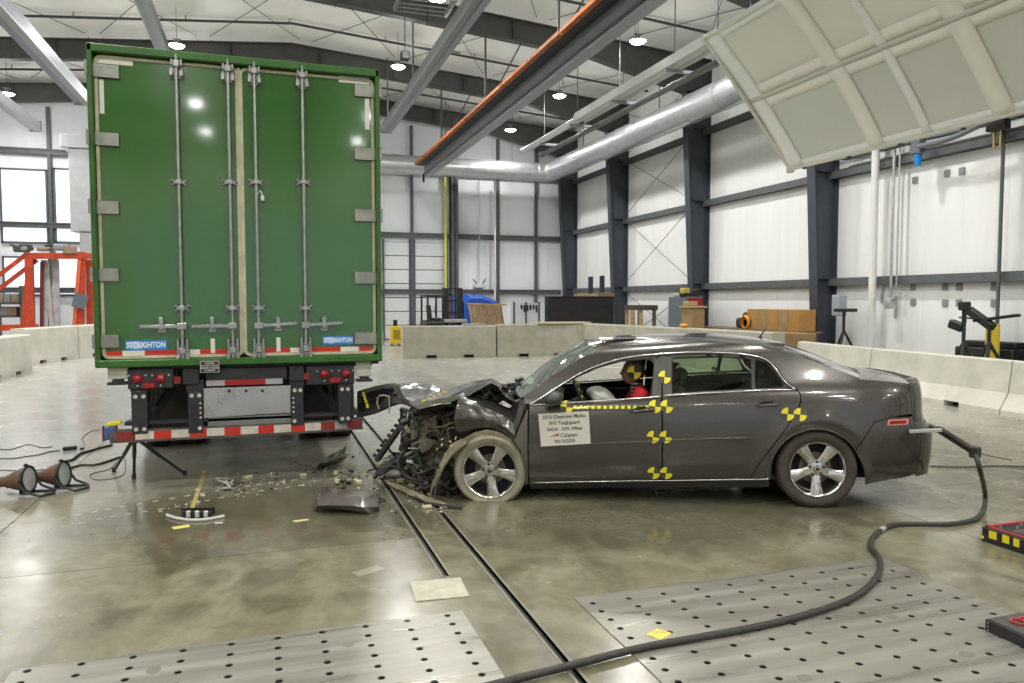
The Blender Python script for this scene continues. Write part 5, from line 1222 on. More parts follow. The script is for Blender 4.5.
for k in range(26):
    q = Vector(G(rnd.uniform(336, 364), rnd.uniform(474, 487), 0)); s_ = rnd.uniform(.02, .06)
    MB().box(q+Vector((0, 0, s_*.35+rnd.uniform(0, .03))), (s_, s_*.7, s_*.6), Matrix.Rotation(rnd.uniform(0, 3), 3, 'Z') @ Matrix.Rotation(rnd.uniform(-.5, .5), 3, 'X'), .004).w('housing_piece', (tanM, plasticM, mat('pale_foam', (.50, .45, .30), .8, var=.2))[k % 3], cf)
sh = scrap('floor_shards', mat('shard_pale', (.55, .52, .42), .5), 150, [(160, 512), (215, 474), (300, 468), (360, 462), (440, 498), (452, 514), (380, 512), (330, 484), (280, 492)], (0, 0), (.006, .022), None, 41, 'pb', gnd=True)
tag(sh, 'scattered pale shards and crumbs on the floor between trailer and wreck', 'debris')
sh = scrap('dark_crumbs', plasticM, 110, [(200, 500), (230, 470), (300, 460), (362, 452), (400, 470), (450, 512), (376, 520), (330, 484)], (0, 0), (.006, .03), None, 42, 'pb', gnd=True)
tag(sh, 'scattered black plastic crumbs on the floor around the rail slots', 'debris')
for k, (x, y, s_) in enumerate(((427, 508, .05), (303, 476, .04), (248, 478, .05))):
    q = G(x, y); tag(MB().box((0, 0, .012), (s_*1.6, s_, .024), .3*k, .005).build('foam_chip', mat('pale_foam', (.50, .45, .30), .8, var=.2)), ('pale chip lying at the foot of the flat tyre', 'pale chip lying under the trailer guard, near its right end', 'pale chip lying under the middle of the trailer guard')[k], 'debris').location = q
# ---- marks on the floor
ytape = mat('floor_tape_yellow', (.36, .29, .09), .6, var=.4, vscale=20)
t = MB(); t.bar(G(190, 515, .001), G(205, 470, .001), .035, .0016); tag(t.build('floor_tape', ytape), 'faded yellow tape line on the floor running under the trailer tail', 'tape')
def patch(x, y, sx, sy, rz, m, lab):
    o = MB().box((0, 0, .001), (sx, sy, .0014), rz).build('floor_mark', m); o.location = G(x, y); tag(o, lab, 'floor mark')
yel2 = mat('floor_paint_yellow', (.62, .55, .12), .6, var=.3, vscale=15)
patch(181, 527, .12, .07, .3, yel2, 'yellow paint mark on the floor below the small grille strip')
patch(301, 520.5, .12, .05, .2, mat('floor_paint_pale', (.52, .50, .22), .6, var=.3, vscale=15), 'pale yellow paint mark on the floor left of the grey bumper piece')
o = MB().box((0, 0, .0), (.11, .09, .0012), .5).build('floor_mark', yel2); q = gz(659, 634, .0075); o.location = q; tag(o, 'yellow paint mark on the right perforated plate', 'floor mark')
patch(219, 523, .06, .02, .1, white, 'small white tape scrap on the floor right of the grille strip')
dash = mat('dash_paint', (.60, .55, .38), .6)
for nm, path in (('upper', [(-10, 529), (60, 518), (115, 508), (180, 497), (240, 487), (300, 479)]), ('lower', [(-10, 536), (60, 527), (115, 516), (180, 506), (240, 494), (310, 484)])):
    pts = smooth_path([G(x, y, .0012) for x, y in path], 12); root = thing('dotted_line', '%s of the two dotted lines curving over the floor in front of the trailer' % nm, 'floor mark', (0, 0, 0)); acc = 0
    for a_, b2 in zip(pts, pts[1:]):
        acc += (b2-a_).length
        if acc > .10: acc = 0; MB().bar(a_, a_+(b2-a_).normalized()*.045, .012, .0012).build('dash', dash, root)
# ================================================================== left foreground: flood lamps, stand, cables
brown = mat('lamp_rust', (.11, .055, .035), .6, var=.35, vscale=12); lensM = mat('lamp_glass', (.52, .54, .54), .15, coat=.6)
def flood(px, py, lab, fx, fy):
    base = Vector(gz(px, py)); t = thing('flood_lamp', lab, 'lamp', base, radians(-15), group='flood lamps lying on the floor')
    ax = Vector((1, 0, .10)).normalized(); c_ = Vector((0, 0, .145))
    s_ = ax.cross(Vector((0, 0, 1))).normalized(); up = s_.cross(ax)
    fn = lambda x, y, h: tuple(c_+ax*h+s_*x+up*y)
    MB().lathe([(.03, -.30), (.045, -.29), (.048, -.20), (.08, -.12), (.106, -.05), (.112, .0), (.105, .004)], 28, fn).build('reflector_cone', brown, t, smooth=50)
    MB().lathe([(.104, -.015), (.122, -.01), (.124, .012), (.108, .016)], 28, fn, close=True).build('bezel', black, t, smooth=50)
    MB().lathe([(.001, .010), (.06, .008), (.107, .002)], 28, fn).build('lens', lensM, t, smooth=True)
    MB().bar((-.28, 0, .11), (-.5, -.02, .03), .035, .02, ch=.004).build('cable_boot', mat('boot', (.12, .10, .08), .7), t)
    y = MB()
    for s2 in (-1, 1): y.tube([(-.02, s2*.128, .15), (.04, s2*.13, .06), (.16, s2*.12, .016)], .011, 6)
    y.tube([(.16, -.12, .016), (.22, 0, .016), (.16, .12, .016)], .011, 6); y.tube([(-.12, .06, .011), (-.05, .11, .011), (.16, .12, .011)], .011, 6); y.build('yoke', black, t)
    MB().box((-.02, 0, .27), (.03, .03, .03), None, .005).build('knob', black, t)
flood(29, 495, 'rust-brown flood lamp lying on the floor, the left one of two', 0, 0)
flood(64, 489.5, 'rust-brown flood lamp lying on the floor, the right one of two', 0, 0)
cabM = mat('cable_brown', (.06, .05, .035), .7, var=.3); wireM = mat('wire_grey', (.12, .12, .11), .6)
def floorcable(lab, pts, r, m, name='floor_cable', cat='cable'):
    o = MB().tube([(p.x, p.y, max(p.z, r)) for p in smooth_path([gz(x, y, 0) for x, y in pts], 7)], r, 6).build(name, m, None, smooth='all'); tag(o, lab, cat); return o
floorcable('brown cable on the floor running from the right flood lamp to the trailer corner', [(63, 463), (72, 461), (80, 455), (90, 452), (100, 449), (112, 446)], .014, cabM)
floorcable('brown cable lying on the floor right of the flood lamps', [(70, 469), (82, 466), (94, 466), (106, 463), (120, 458)], .012, cabM)
floorcable('thin grey wire on the floor, nearest the left edge behind the lamps', [(-20, 458), (10, 459), (25, 457), (40, 455), (50, 452), (60, 451)], .006, wireM)
floorcable('thin grey wire on the floor far behind the flood lamps', [(-20, 447), (8, 450), (20, 447), (30, 445), (42, 448), (52, 447)], .005, wireM)
floorcable('thin wire looping on the floor beside the black stand', [(118, 462), (108, 470), (95, 473), (90, 476), (96, 480), (112, 479), (124, 474), (125, 462), (122, 452)], .004, wireM)
floorcable('thin wire running over the floor behind the left flood lamp', [(-20, 470), (20, 471), (45, 470), (52, 468)], .005, wireM)
floorcable('thin wire rising from the black adapter towards the blue device', [(85, 447), (83, 441), (82, 439), (90, 432), (100, 430)], .004, wireM)
q = gz(70, 450); o = MB().box((0, 0, .022), (.15, .05, .044), .2, .01).build('power_adapter', black); o.location = q; tag(o, 'black oblong adapter block on the cables at the left', 'adapter')
o = MB().box((0, 0, .012), (.05, .03, .024), .2, .006).build('cable_plug', black); o.location = gz(82, 449.5); tag(o, 'small black plug right of the black adapter block', 'plug')
# light stand below the guard's left end
ap = Vector((-1.22, 8.02, .44)); t = thing('low_tripod', 'low black tripod standing under the left end of the trailer guard', 'tripod', (ap.x, ap.y, 0)); legm = mat('tripod_leg', (.02, .028, .024), .5)
for p in ((114, 472), (134, 479), (185, 475)):
    f = Vector(gz(*p)); l = MB().tube([ap+(f-ap)*.06, ap+(f-ap)*.5], .019, 8).w('leg', legm, t); MB().tube([ap+(f-ap)*.45, f+Vector((0, 0, .012))], .014, 8).w('leg_lower', legm, l); MB().cyl(f+Vector((0, 0, .045)), f, .022, .02, 10).w('rubber_foot', rubber, l)
MB().cyl((ap.x, ap.y, .38), (ap.x, ap.y, .443), .04, seg=12).w('tripod_head', legm, t)
p = Vector(gY(110, 432, 7.72))
t = thing('signal_box', 'blue and yellow trigger box fixed to the left end of the trailer guard', 'sensor', p)
MB().box((0, 0, -.01), (.09, .07, .12), None, .008).build('box_shell', mat('box_blue', (.04, .13, .28), .4), t); MB().bar((-.02, 0, .07), (.10, 0, .085), .05, .035, ch=.006).build('yellow_clip', yellow, t)
for x in (-.055, .055): MB().bb(x-.006, x+.006, -.03, .03, -.08, .06).build('side_plate', mat('plate_red', (.25, .05, .03), .5), t)
MB().bar((.04, .0, -.01), (.16, .0, -.04), .03, .03).build('bracket_arm', galv, t)
# ================================================================== black instrument boxes at the right edge
redm = mat('frame_red', (.45, .05, .06), .45)
t = thing('instrument_box', 'black shallow box with yellow labels and a red-rimmed top, further back', 'box', (4.95, 4.1, 0))
MB().bb(0, 1.3, -1.0, 0, .0, .105, .006).build('box_shell', black, t); 
for a in ((0.02, 1.28, -.03, -.015), (0.02, 1.28, -.98, -.965)): MB().bb(a[0], a[1], a[2], a[3], .105, .117).build('red_rail', redm, t)
for a in (.02, 1.265): MB().bb(a, a+.015, -.98, -.015, .105, .117).build('red_rail', redm, t)
for k in range(6): MB().bb(.1+k*.19, .22+k*.19, -.85, -.15, .105, .108).build('top_panel', mat('panel_dark', (.10, .08, .07), .5, var=.4, vscale=12), t)
for k, y in enumerate((-.09, -.19, -.27)): MB().bb(-.002, .0, y-.03+k*.004, y+.03-k*.004, .04, .095).build('yellow_label', yellow, t)
for k in range(5): MB().cyl((.06+k*.1, -.1-.05*(k % 2), .117), (.06+k*.1, -.1-.05*(k % 2), .135), .009, seg=8).build('connector', steel, t)
MB().box((-.004, -.012, .03), (.006, .02, .02), None, .002).build('label_tab', yellow, t)
t = thing('instrument_box', 'black shallow box with red connectors on top, nearest the right edge', 'box', (3.6, 2.945, 0))
MB().bb(0, .9, -1.0, 0, .0, .068, .004).build('box_shell', black, t)
MB().bb(.012, .888, -.988, -.012, .068, .071).build('top_panel', mat('panel_grey', (.07, .068, .06), .5), t)
for k in range(2): MB().lathe([(.03, 0), (.038, .004), (.038, .012), (.03, .012)], 16, lambda x, y, h: (.11+k*.06+x, -.10+y, .072+h), close=True).build('red_ring', redm, t)
for k in range(3): MB().cyl((-.003, -.02-.0*k, .015+k*.02), (0, -.02, .015+k*.02), .005, seg=6).build('side_screw', steel, t)
MB().cyl((.22, -.22, .071), (.22, -.22, .08), .008, seg=8).build('connector', steel, t)
# ================================================================== concrete barriers
barc = concrete; slotm = mat('slot_dark', (.04, .038, .032), .9); barw = mat('barrier_pale', (.62, .60, .53), .8, var=.12, vscale=2.2, bump=.3, bscale=60)
def barrier(lab, p0, p1, h, m, jersey, group, n=2):
    p0 = Vector((p0[0], p0[1], 0)); p1 = Vector((p1[0], p1[1], 0)); d = p1-p0; L = d.length; rz = atan2(d.y, d.x)
    t = thing('concrete_barrier', lab, 'barrier', p0, rz, group)
    prof = [(-.30, 0), (-.30, .08), (-.155, .33), (-.09, h-.02), (-.07, h), (.07, h), (.09, h-.02), (.155, .33), (.30, .08), (.30, 0)] if jersey else [(-.22, 0), (-.22, .1), (-.20, h-.03), (-.17, h), (.17, h), (.20, h-.03), (.22, .1), (.22, 0)]
    g_ = .012; sl = [L*.30, L*.70] if n == 2 else [L*.5]; hw, sh_ = .16, .09
    # body split so the lifting slots are real openings
    xs = [g_]+[q for s_ in sl for q in (s_-hw, s_+hw)]+[L-g_]
    mb = MB(); k = len(prof)
    up = [(a, max(b_, sh_)) for a, b_ in prof]
    for i, (a, b_) in enumerate(zip(xs, xs[1:])):
        if i % 2: pr_ = [(-prof[1][0]*-1 if False else prof[0][0] if not jersey else -.29, sh_)]+[q for q in prof if q[1] > sh_]+[(prof[-1][0] if not jersey else .29, sh_)]
        else: pr_ = prof
        mb.prism(pr_, b_-a, lambda y, z, tt: (a+tt, y, z))
    mb.build('barrier_body', m, t)
    for s_ in sl: MB().bb(s_-hw+.01, s_+hw-.01, -.10, .10, 0, sh_-.005).build('slot_filler', slotm, t)
    return t
B0 = gz(402, 358); 
GB, GR, GL = 'barriers across the hall', 'barriers along the right wall', 'barriers on the left'
barrier('grey concrete barrier across the hall, left one of the pair behind the hood', (3.98, 23.0), (6.88, 22.78), .985, barc, False, GB)
barrier('grey concrete barrier across the hall, right one of the pair behind the windscreen', (6.90, 22.78), (9.80, 22.56), 1.02, barc, False, GB)
bc2 = [(9.9, 22.4), (10.4, 19.8), (10.85, 17.2), (11.2, 14.55)]
for k, lb in enumerate(('far grey concrete barrier right of the cross row, seen over the car bonnet', 'grey concrete barrier seen over the middle of the car roof', 'grey concrete barrier seen over the rear of the car roof, ending at the cartons')):
    barrier(lb, bc2[k], bc2[k+1], 1.03, barc, False, GR)
bc3 = [(11.66, 14.35), (11.3, 11.75), (11.0, 8.6), (10.7, 5.45)]
for k, lb in enumerate(('cream sloped barrier behind the car boot', 'cream sloped barrier between the boot and the right edge', 'cream sloped barrier cut by the right edge')):
    barrier(lb, bc3[k], bc3[k+1], .83, barw, True, GR)
barrier('cream barrier block at the left edge, nearest of the left row', (-5.95, 18.6), (-5.72, 21.45), .93, barw, False, GL)
barrier('cream barrier behind the left-edge block, next to the trailer', (-6.4, 23.6), (-5.65, 26.1), 1.0, barw, False, GL)
barrier('cream barrier farthest along the left row, half hidden by the trailer', (-5.64, 26.14), (-4.7, 28.9), 1.0, barw, False, GL)
# ================================================================== red test gantry on the left
rd = mat('gantry_red', (.50, .055, .02), .45, var=.25, vscale=5); YG = 29.7; gw = mat('gantry_white', (.45, .45, .45), .5, var=.2)
t = thing('test_gantry', 'red steel gantry with loose parts on top behind the left barriers', 'gantry', tuple(gY(40, 330, YG)[:2])+(0,))
def gp(x, y, dy=0.): q = gY(x, y, YG+dy); return (q[0], q[1], max(0.01, q[2]))
def gbar(x0, y0, x1, y1, w_, nm, m=rd, dy=0., g0=False):
    a, b_ = gp(x0, y0, dy), gp(x1, y1, dy)
    if g0: b_ = (b_[0], b_[1], .0)
    MB().bar(a, b_, w_, w_*.8, up=(0, 1, 0)).w(nm, m, t)
gbar(29, 253, 31, 340, .24, 'post', g0=True); gbar(30, 253, 20.5, 340, .14, 'brace', g0=True); gbar(26, 256, 92, 256, .2, 'top_beam'); gbar(82, 252, 79.5, 340, .22, 'post', g0=True, dy=.1)
gbar(80, 254, 72, 340, .12, 'brace', m=mat('gantry_orange', (.65, .14, .05), .45), g0=True); gbar(90, 260, 90.5, 340, .22, 'post', dy=.4, g0=True); gbar(27, 254, -6, 279, .13, 'diagonal'); gbar(37, 260, -6, 293, .13, 'diagonal', dy=.2)
gbar(42, 262, 41, 340, .10, 'post', mat('gantry_dark_red', (.15, .02, .03), .5), dy=.3, g0=True); gbar(-6, 328, 38, 327, .2, 'bottom_beam'); gbar(44, 260, 46, 340, .18, 'white_leg', gw, .5, True); gbar(46, 262, 54, 340, .14, 'white_leg', gw, .5, True); gbar(57, 262, 48, 340, .14, 'white_leg', gw, .6, True); gbar(56, 260, 57, 340, .18, 'white_leg', gw, .6, True)
q = Vector(gp(80, 301, -.15)); MB().box(q, (.42, .05, .5), Matrix.Rotation(.3, 3, 'Y')).w('hanging_plate', mat('plate_bluegrey', (.12, .14, .17), .5), t)
rnd = random.Random(9)
for k in range(12):
    q = Vector(gp(rnd.choice([22, 26, 30, 44, 48, 55, 62, 70, 80, 86]), 250.5, rnd.uniform(-.1, .3))); MB().box(q+Vector((0, 0, rnd.uniform(-.02, .12))), (rnd.uniform(.2, .5), .3, rnd.uniform(.1, .3)), rnd.uniform(-.3, .3), .03).w('loose_part', mat(*((('part_dark', (.05, .06, .05), .6), ('part_rust', (.28, .2, .14), .7), ('part_grey', (.3, .3, .3), .6))[k % 3])), t)
MB().bar(gp(10, 245), gp(33, 249), .05, .05).bar(gp(45, 246), gp(70, 245), .12, .06).w('loose_bar', black, t)
# grey square down-duct behind it
YD = 31.6; a, b_ = gY(63, 136, YD), gY(90, 250, YD)
t = thing('square_duct', 'light grey square air duct rising behind the red gantry', 'duct', ((a[0]+b_[0])/2, YD, 0))
dm = mat('duct_grey', (.50, .52, .54), .4, .3, var=.08)
MB().bb(gY(66, 0, YD)[0], gY(93, 0, YD)[0], YD-.4, YD+.5, gY(70, 232, YD)[2], gY(70, 150, YD)[2], .02).w('duct_shaft', dm, t); MB().bb(a[0], gY(94, 0, YD)[0], YD-.5, YD+.6, gY(70, 150, YD)[2], a[2], .03).w('duct_hood', dm, t); MB().bb(gY(74, 0, YD)[0], gY(93, 0, YD)[0], YD-.3, YD+.4, 0, gY(70, 232, YD)[2], .02).w('duct_foot', dm, t)
t = thing('storage_rack', 'grey rack with boxed parts against the back wall at the left edge', 'rack', tuple(gY(8, 330, 31.5)[:2])+(0,))
for x in (-4, 24): q = gY(x, 300, 31.5); MB().bb(q[0]-.04, q[0]+.04, 31.1, 31.9, 0, 2.3).w('upright', girtm, t)
for y in (316, 303): a, b_ = gY(-4, y, 31.5), gY(24, y, 31.5); MB().bb(a[0], b_[0], 31.1, 31.9, a[2]-.05, a[2]).w('shelf', girtm, t)
for k, (x, y, m_) in enumerate(((2, 303, 'box_tan'), (9, 303, 'box_grey'), (16, 303, 'box_tan'), (5, 316, 'box_grey'), (14, 316, 'box_tan'))):
    q = gY(x, y, 31.5); tag(MB().box((0, 0, .17), (.28, .4, .34), None, .02).build('parts_box', mat(m_, (.4, .3, .2) if m_ == 'box_tan' else (.3, .31, .33), .7)), '%s parts box on the %s shelf of the left rack, %s' % ('tan' if m_ == 'box_tan' else 'grey', 'upper' if y == 303 else 'lower', ('leftmost', 'middle', 'rightmost', 'left', 'right')[k]), 'box', 'parts boxes on the left rack').location = (q[0], 31.5, q[2])
# ================================================================== back of the hall
YK = 26.5
def kx(x, Y=YK): return gY(x, 300, Y)[0]
def kz(x, y, Y=YK): return gY(x, y, Y)[2]
fk = thing('forklift', 'black forklift with an empty raised cage parked behind the cross barriers', 'forklift', (kx(440), YK, 0))
x0, x1 = kx(424), kx(443); m_ = MB().bb(x0, x1, YK-.5, YK+.9, .25, 1.05, .08).w('body', black, fk)
for x in (x0+.05, x1-.1):
    for y in (YK-.4, YK+.7): MB().bb(x-.03, x+.03, y-.03, y+.03, 1.0, kz(430, 296)).w('cage_post', black, fk)
MB().bb(x0, x1, YK-.45, YK+.75, kz(430, 297), kz(430, 295), .01).w('cage_roof', black, fk)
MB().bb(x0+.2, x0+.6, YK-.2, YK+.3, 1.0, 1.15, .04).bar((x0+.2, YK, 1.1), (x0+.15, YK, 1.6), .4, .1, up=(1, 0, 0)).w('seat', plasticM, fk); MB().lathe([(.13, 0), (.15, .01), (.13, .02)], 14, lambda x, y, h: (x1-.3+h, YK+x, 1.45+y), close=True).w('steering_wheel', black, fk)
for a, b_ in ((443, 447.5), (456.5, 462)): MB().bb(kx(a), kx(b_), YK-.1, YK+.1, .1, kz(450, 288)).w('mast_rail', black, fk)
for y in (288, 300, 312): MB().bb(kx(443), kx(462), YK-.06, YK+.08, kz(450, y)-.05, kz(450, y)).w('mast_crossbar', black, fk)
MB().bb(kx(448.5), kx(450.5), YK-.02, YK+.05, .3, kz(450, 297)).w('lift_chain', mat('chain_purple', (.18, .10, .18), .5), fk); MB().cyl((kx(453.5), YK, .2), (kx(453.5), YK, kz(450, 294)), .06, seg=10).w('lift_cylinder', mat('cyl_blue', (.05, .13, .35), .35), fk)
MB().bb(kx(441), kx(464), YK-.5, YK-.1, kz(450, 322), kz(450, 319), .01).w('fork_plate', mat('fork_grey', (.4, .4, .38), .5), fk)
for x in (x0+.15, x1-.15):
    for y in (YK-.45, YK+.8): MB().lathe([(.1, -.09), (.27, -.09), (.29, 0), (.27, .09), (.1, .09)], 18, lambda p, q, h: (x+h, y+p, .29+q), close=True).w('wheel', rubber, fk, smooth=50)
st_ = MB().bb(-.05, .05, -.02, .02, kz(449, 293, 33.0), kz(449, 165, 33.0)).build('hoist_strap', mat('strap_yellow', (.75, .70, .12), .6)); st_.location = (kx(449.3, 33.0), 33.685, 0); tag(st_, 'long yellow lifting strap hanging in front of the dark back column', 'strap')
# pile covered by a blue tarpaulin
tp = sheet('blue_tarp', [[(kx(x, 28), 27.6, z) for x, z in ((462, .02), (468, .02), (480, .02), (496, .02))], [(kx(x, 28), 27.7, z) for x, z in ((462, 1.7), (468, 1.82), (480, 1.85), (496, 1.6))], [(kx(x, 28), 28.2, z) for x, z in ((462, 1.92), (468, 2.02), (480, 2.0), (496, 1.8))], [(kx(x, 28), 28.8, z) for x, z in ((462, 1.6), (468, 1.7), (478, 1.6), (489, 1.3))], [(kx(x, 28), 29, z) for x, z in ((462, 0), (468, 0), (478, 0), (489, 0))]], mat('tarp_blue', (.015, .09, .48), .45), None, n=5, amp=.06, sc=2)
tag(tp, 'bright blue tarpaulin over a pile right of the forklift', 'tarpaulin')
# leaning rack of pine slats
YS = 24.6; t = thing('slat_stack', 'row of leaning pine boards bundled behind the cross barriers', 'boards', (kx(490, YS), YS, 0))
for k in range(13):
    xa = 469+k*2.75; m2 = wood if k % 3 else mat('pine_grey', (.40, .32, .22), .7, var=.2)
    MB().bar((kx(xa+8, YS), YS+.02*k, .05), (kx(xa, YS), YS+.02*k, kz(480, 304, YS)), .06, .10, up=(0, 1, 0)).w('board', m2, t)
MB().bar((kx(467, YS), YS-.05, kz(480, 303.5, YS)), (kx(506, YS), YS-.05, kz(480, 305, YS)), .05, .05).w('cross_batten', wood, t)
o = MB().bb(-.9, .9, -.3, .3, 0, .05).build('pale_board', mat('board_pale', (.55, .48, .33), .7)); o.location = (9.1, 22.65, 1.025); tag(o, 'pale wooden board lying on the cross barrier, right end', 'board')
o = MB().bb(-.35, .35, -.15, .15, 0, .06).build('paper_bag', mat('bag_grey', (.35, .34, .3), .8)); o.location = (6.2, 22.84, .99); tag(o, 'crumpled grey bag lying on the left cross barrier', 'bag')
# white tool panel and black crash wall
YP = 29.
t = thing('tool_board', 'white tool board with hanging dark tools behind the slats', 'tool board', (kx(526, YP), YP, 0))
MB().bb(kx(511, YP), kx(540, YP), YP, YP+.05, .3, kz(525, 303, YP)).w('board', mat('board_white', (.62, .64, .66), .5), t)
for x in (514, 526, 539): MB().bb(kx(x, YP)-.04, kx(x, YP)+.04, YP-.02, YP+.06, 0, kz(525, 302, YP)).w('frame_post', girtm, t)
for k in range(6): x = kx(521+k*3, YP); MB().bar((x, YP-.03, kz(525, 305, YP)), (x+.02, YP-.03, kz(525, 309+(k*7 % 4), YP)), .07, .03, up=(0, 1, 0)).w('tool', black, t)
YC = 25.2
t = thing('crash_wall', 'long black padded panel standing on the hall floor left of the second column', 'panel', (kx(580, YC), YC, 0)); q0, q1 = kx(548, YC), kx(614, YC)
MB().bb(q0, q1, YC, YC+.35, .25, kz(580, 297.5, YC), .02).w('panel_face', mat('panel_black', (.018, .018, .02), .6, var=.4, vscale=3), t)
for x in (q0+.1, q1-.1, (q0+q1)/2): MB().bb(x-.07, x+.07, YC-.3, YC+.7, 0, .25).w('foot', black, t)
MB().bb(q0, q1, YC-.01, YC+.36, kz(580, 297.5, YC), kz(580, 297.5, YC)+.04).w('top_rail', black, t)
zt = kz(580, 297.5, YC)+.042
for a, b_, h, lb, m2 in ((577, 598, .10, 'pale timber plank lying on the black panel, left', wood), (598.5, 615, .14, 'darker timber block lying on the black panel, right end', mat('timber_dark', (.25, .18, .11), .7))):
    o = MB().bb(kx(a, YC)-kx((a+b_)/2, YC), kx(b_, YC)-kx((a+b_)/2, YC), 0, .3, 0, h).build('timber', m2); o.location = (kx((a+b_)/2, YC), YC+.02, zt); tag(o, lb, 'timber')
for k, x in enumerate((592.5, 604)):
    o = MB().bb(-.07, .07, -.07, .07, 0, .62).build('post_stub', mat('post_blue', (.03, .04, .07), .5)); o.location = (kx(x, YC), YC+.18, zt+(.10 if k == 0 else .14)); tag(o, 'short dark post standing on the timber, %s one' % ('left', 'right')[k], 'post')
# yellow heater near the back wall
q = gz(396, 341); YH = 29.5; t = thing('yellow_heater', 'yellow box heater on the floor beside the trailer, far back', 'heater', (kx(396, YH), YH, 0)); xa, xb = kx(391, YH), kx(401, YH)
MB().bb(xa, xb, YH, YH+.5, .05, kz(396, 326, YH), .03).w('case', mat('heater_yellow', (.75, .55, .03), .45), t); MB().bb(xa+.08, xb-.05, YH-.01, YH+.01, .25, kz(396, 330, YH)).w('grille', mat('heater_grille', (.35, .25, .03), .5), t); MB().bb(xa+.12, xa+.26, YH+.1, YH+.3, kz(396, 326, YH), kz(396, 320, YH), .02).w('chimney', black, t)
for x in (xa+.05, xb-.05): MB().bb(x-.03, x+.03, YH+.05, YH+.4, 0, .06).w('foot', black, t)
# thin service pipe and bracket on the back wall
t = thing('wall_conduit', 'thin conduit with a fan-shaped bracket on the back wall', 'conduit', (kx(479, 33.8), 33.8, 0)); x = kx(479, 33.8)
MB().tube([(x, 33.75, kz(479, 283, 33.8)), (x, 33.75, kz(479, 180, 33.8))], .02, 6).w('conduit', galv, t); MB().bb(x-.25, x+.25, 33.6, 33.9, kz(479, 288, 33.8), kz(479, 284, 33.8), .03).w('junction_box', mat('box_white', (.6, .6, .6), .5), t)
for s2 in (-1, 1): MB().bar((x+s2*.1, 33.7, kz(479, 285, 33.8)), (x+s2*.3, 33.7, kz(479, 279, 33.8)), .05, .05).w('bracket', girtm, t)
o = MB().cyl((0, 0, 0), (0, 0, kz(494, 178, 33.2)), .045, seg=10).build('white_pipe', white); o.location = (kx(495, 33.2), 33.2, 0); tag(o, 'slim white pipe rising along the back wall', 'pipe')
# ================================================================== along the right wall (X = const planes)
def wx(px, py, X): return gX(px, py, X)
def on_x(name, lab, cat, px, X, **k): q = gX(px, 310, X); return thing(name, lab, cat, (X, q[1], 0), **k), q[1]
# work stand
t, y0 = on_x('work_stand', 'small dark work stand with a pine post beside the second column', 'stand', 637, 12.9); zt = wx(637, 305, 12.9)[2]
ya, yb = wx(648, 305, 12.9)[1], wx(631, 305, 12.9)[1]
MB().bb(12.6, 13.3, ya, yb, zt-.18, zt, .01).w('top', mat('stand_top', (.08, .07, .06), .6, var=.3), t)
for x in (12.68, 13.2):
    for y in (ya+.1, yb-.1): MB().bb(x-.05, x+.05, y-.05, y+.05, 0, zt-.18).w('leg', wood if x < 13 else girtm, t)
o = MB().bar((0, 0, 0), (.05, .25, 1.45), .12, .16).build('pine_post', wood); o.location = (13.45, wx(634, 305, 13.45)[1], 0); tag(o, 'pine post leaning against the right wall beside the work stand', 'post')
# cabinets
t, y0 = on_x('tool_cabinet', 'tall cabinet with a grey side and a red front before the third column', 'cabinet', 675, 12.7)
za = wx(670, 297, 12.7)[2]; ya, yb = wx(687, 300, 12.4)[1], wx(677, 300, 12.4)[1]
MB().bb(12.4, 12.95, ya, ya+1.1, .05, za, .01).w('case', mat('cabinet_grey', (.16, .18, .21), .5), t); MB().bb(12.37, 12.4, ya+.02, ya+1.08, .1, za-.02, .005).w('side_sheet', mat('cabinet_grey', (.16, .18, .21), .5), t)
MB().bb(12.42, 12.93, ya-.03, ya, .1, za-.03, .006).w('door', mat('cabinet_red', (.35, .02, .02), .4), t); MB().bb(12.5, 12.53, ya-.05, ya-.03, .8, 1.0).w('handle', steel, t)
for x in (12.45, 12.9): MB().bb(x-.04, x+.04, ya+.05, ya+1.05, 0, .06).w('foot', black, t)
for k, (dx, dy, s_, lb, m2) in enumerate(((.2, .25, (.5, .3, .12), 'dark tool case lying on top of the red and grey cabinet', black), (.25, .55, (.25, .2, .28), 'yellow bag standing on the red and grey cabinet', mat('bag_yellow', (.6, .5, .08), .6)), (.38, .12, (.2, .2, .24), 'black bag on the right end of the red and grey cabinet', plasticM), (.25, .85, (.4, .3, .1), 'pale folded cloth on the red and grey cabinet', mat('cloth_pale', (.5, .48, .4), .8)))):
    o = MB().box((0, 0, s_[2]/2), s_, .2*k, .02).build('cabinet_item', m2); o.location = (12.4+dx, ya+dy, za+.001); tag(o, lb, 'tool bag'); o.name = ('tool_case', 'yellow_bag', 'black_bag', 'folded_cloth')[k]
t, y0 = on_x('waste_bin', 'brown carton-like bin with a loose lid in front of the red cabinet', 'bin', 693, 12.2); zb = wx(693, 308, 12.2)[2]
MB().bb(11.98, 12.42, y0-.3, y0+.3, 0, zb, .02).w('bin_body', mat('carton', (.40, .27, .13), .8, var=.15), t); MB().bb(11.93, 12.47, y0-.36, y0+.36, zb, zb+.06, .01).bb(12.0, 12.3, y0-.1, y0+.25, zb+.06, zb+.2, .02).w('bin_lid', mat('carton_light', (.48, .35, .19), .8), t)
o = MB().sphere((0, 0, .06), .12, 14, 8, (1, 1, .5)).build('orange_cap', mat('orange_bright', (.8, .35, .02), .5), None, smooth='all'); q = bc2[2]; o.location = (10.72, 17.9, 1.03); tag(o, 'orange cap lying on the barrier above the car roof', 'cap')
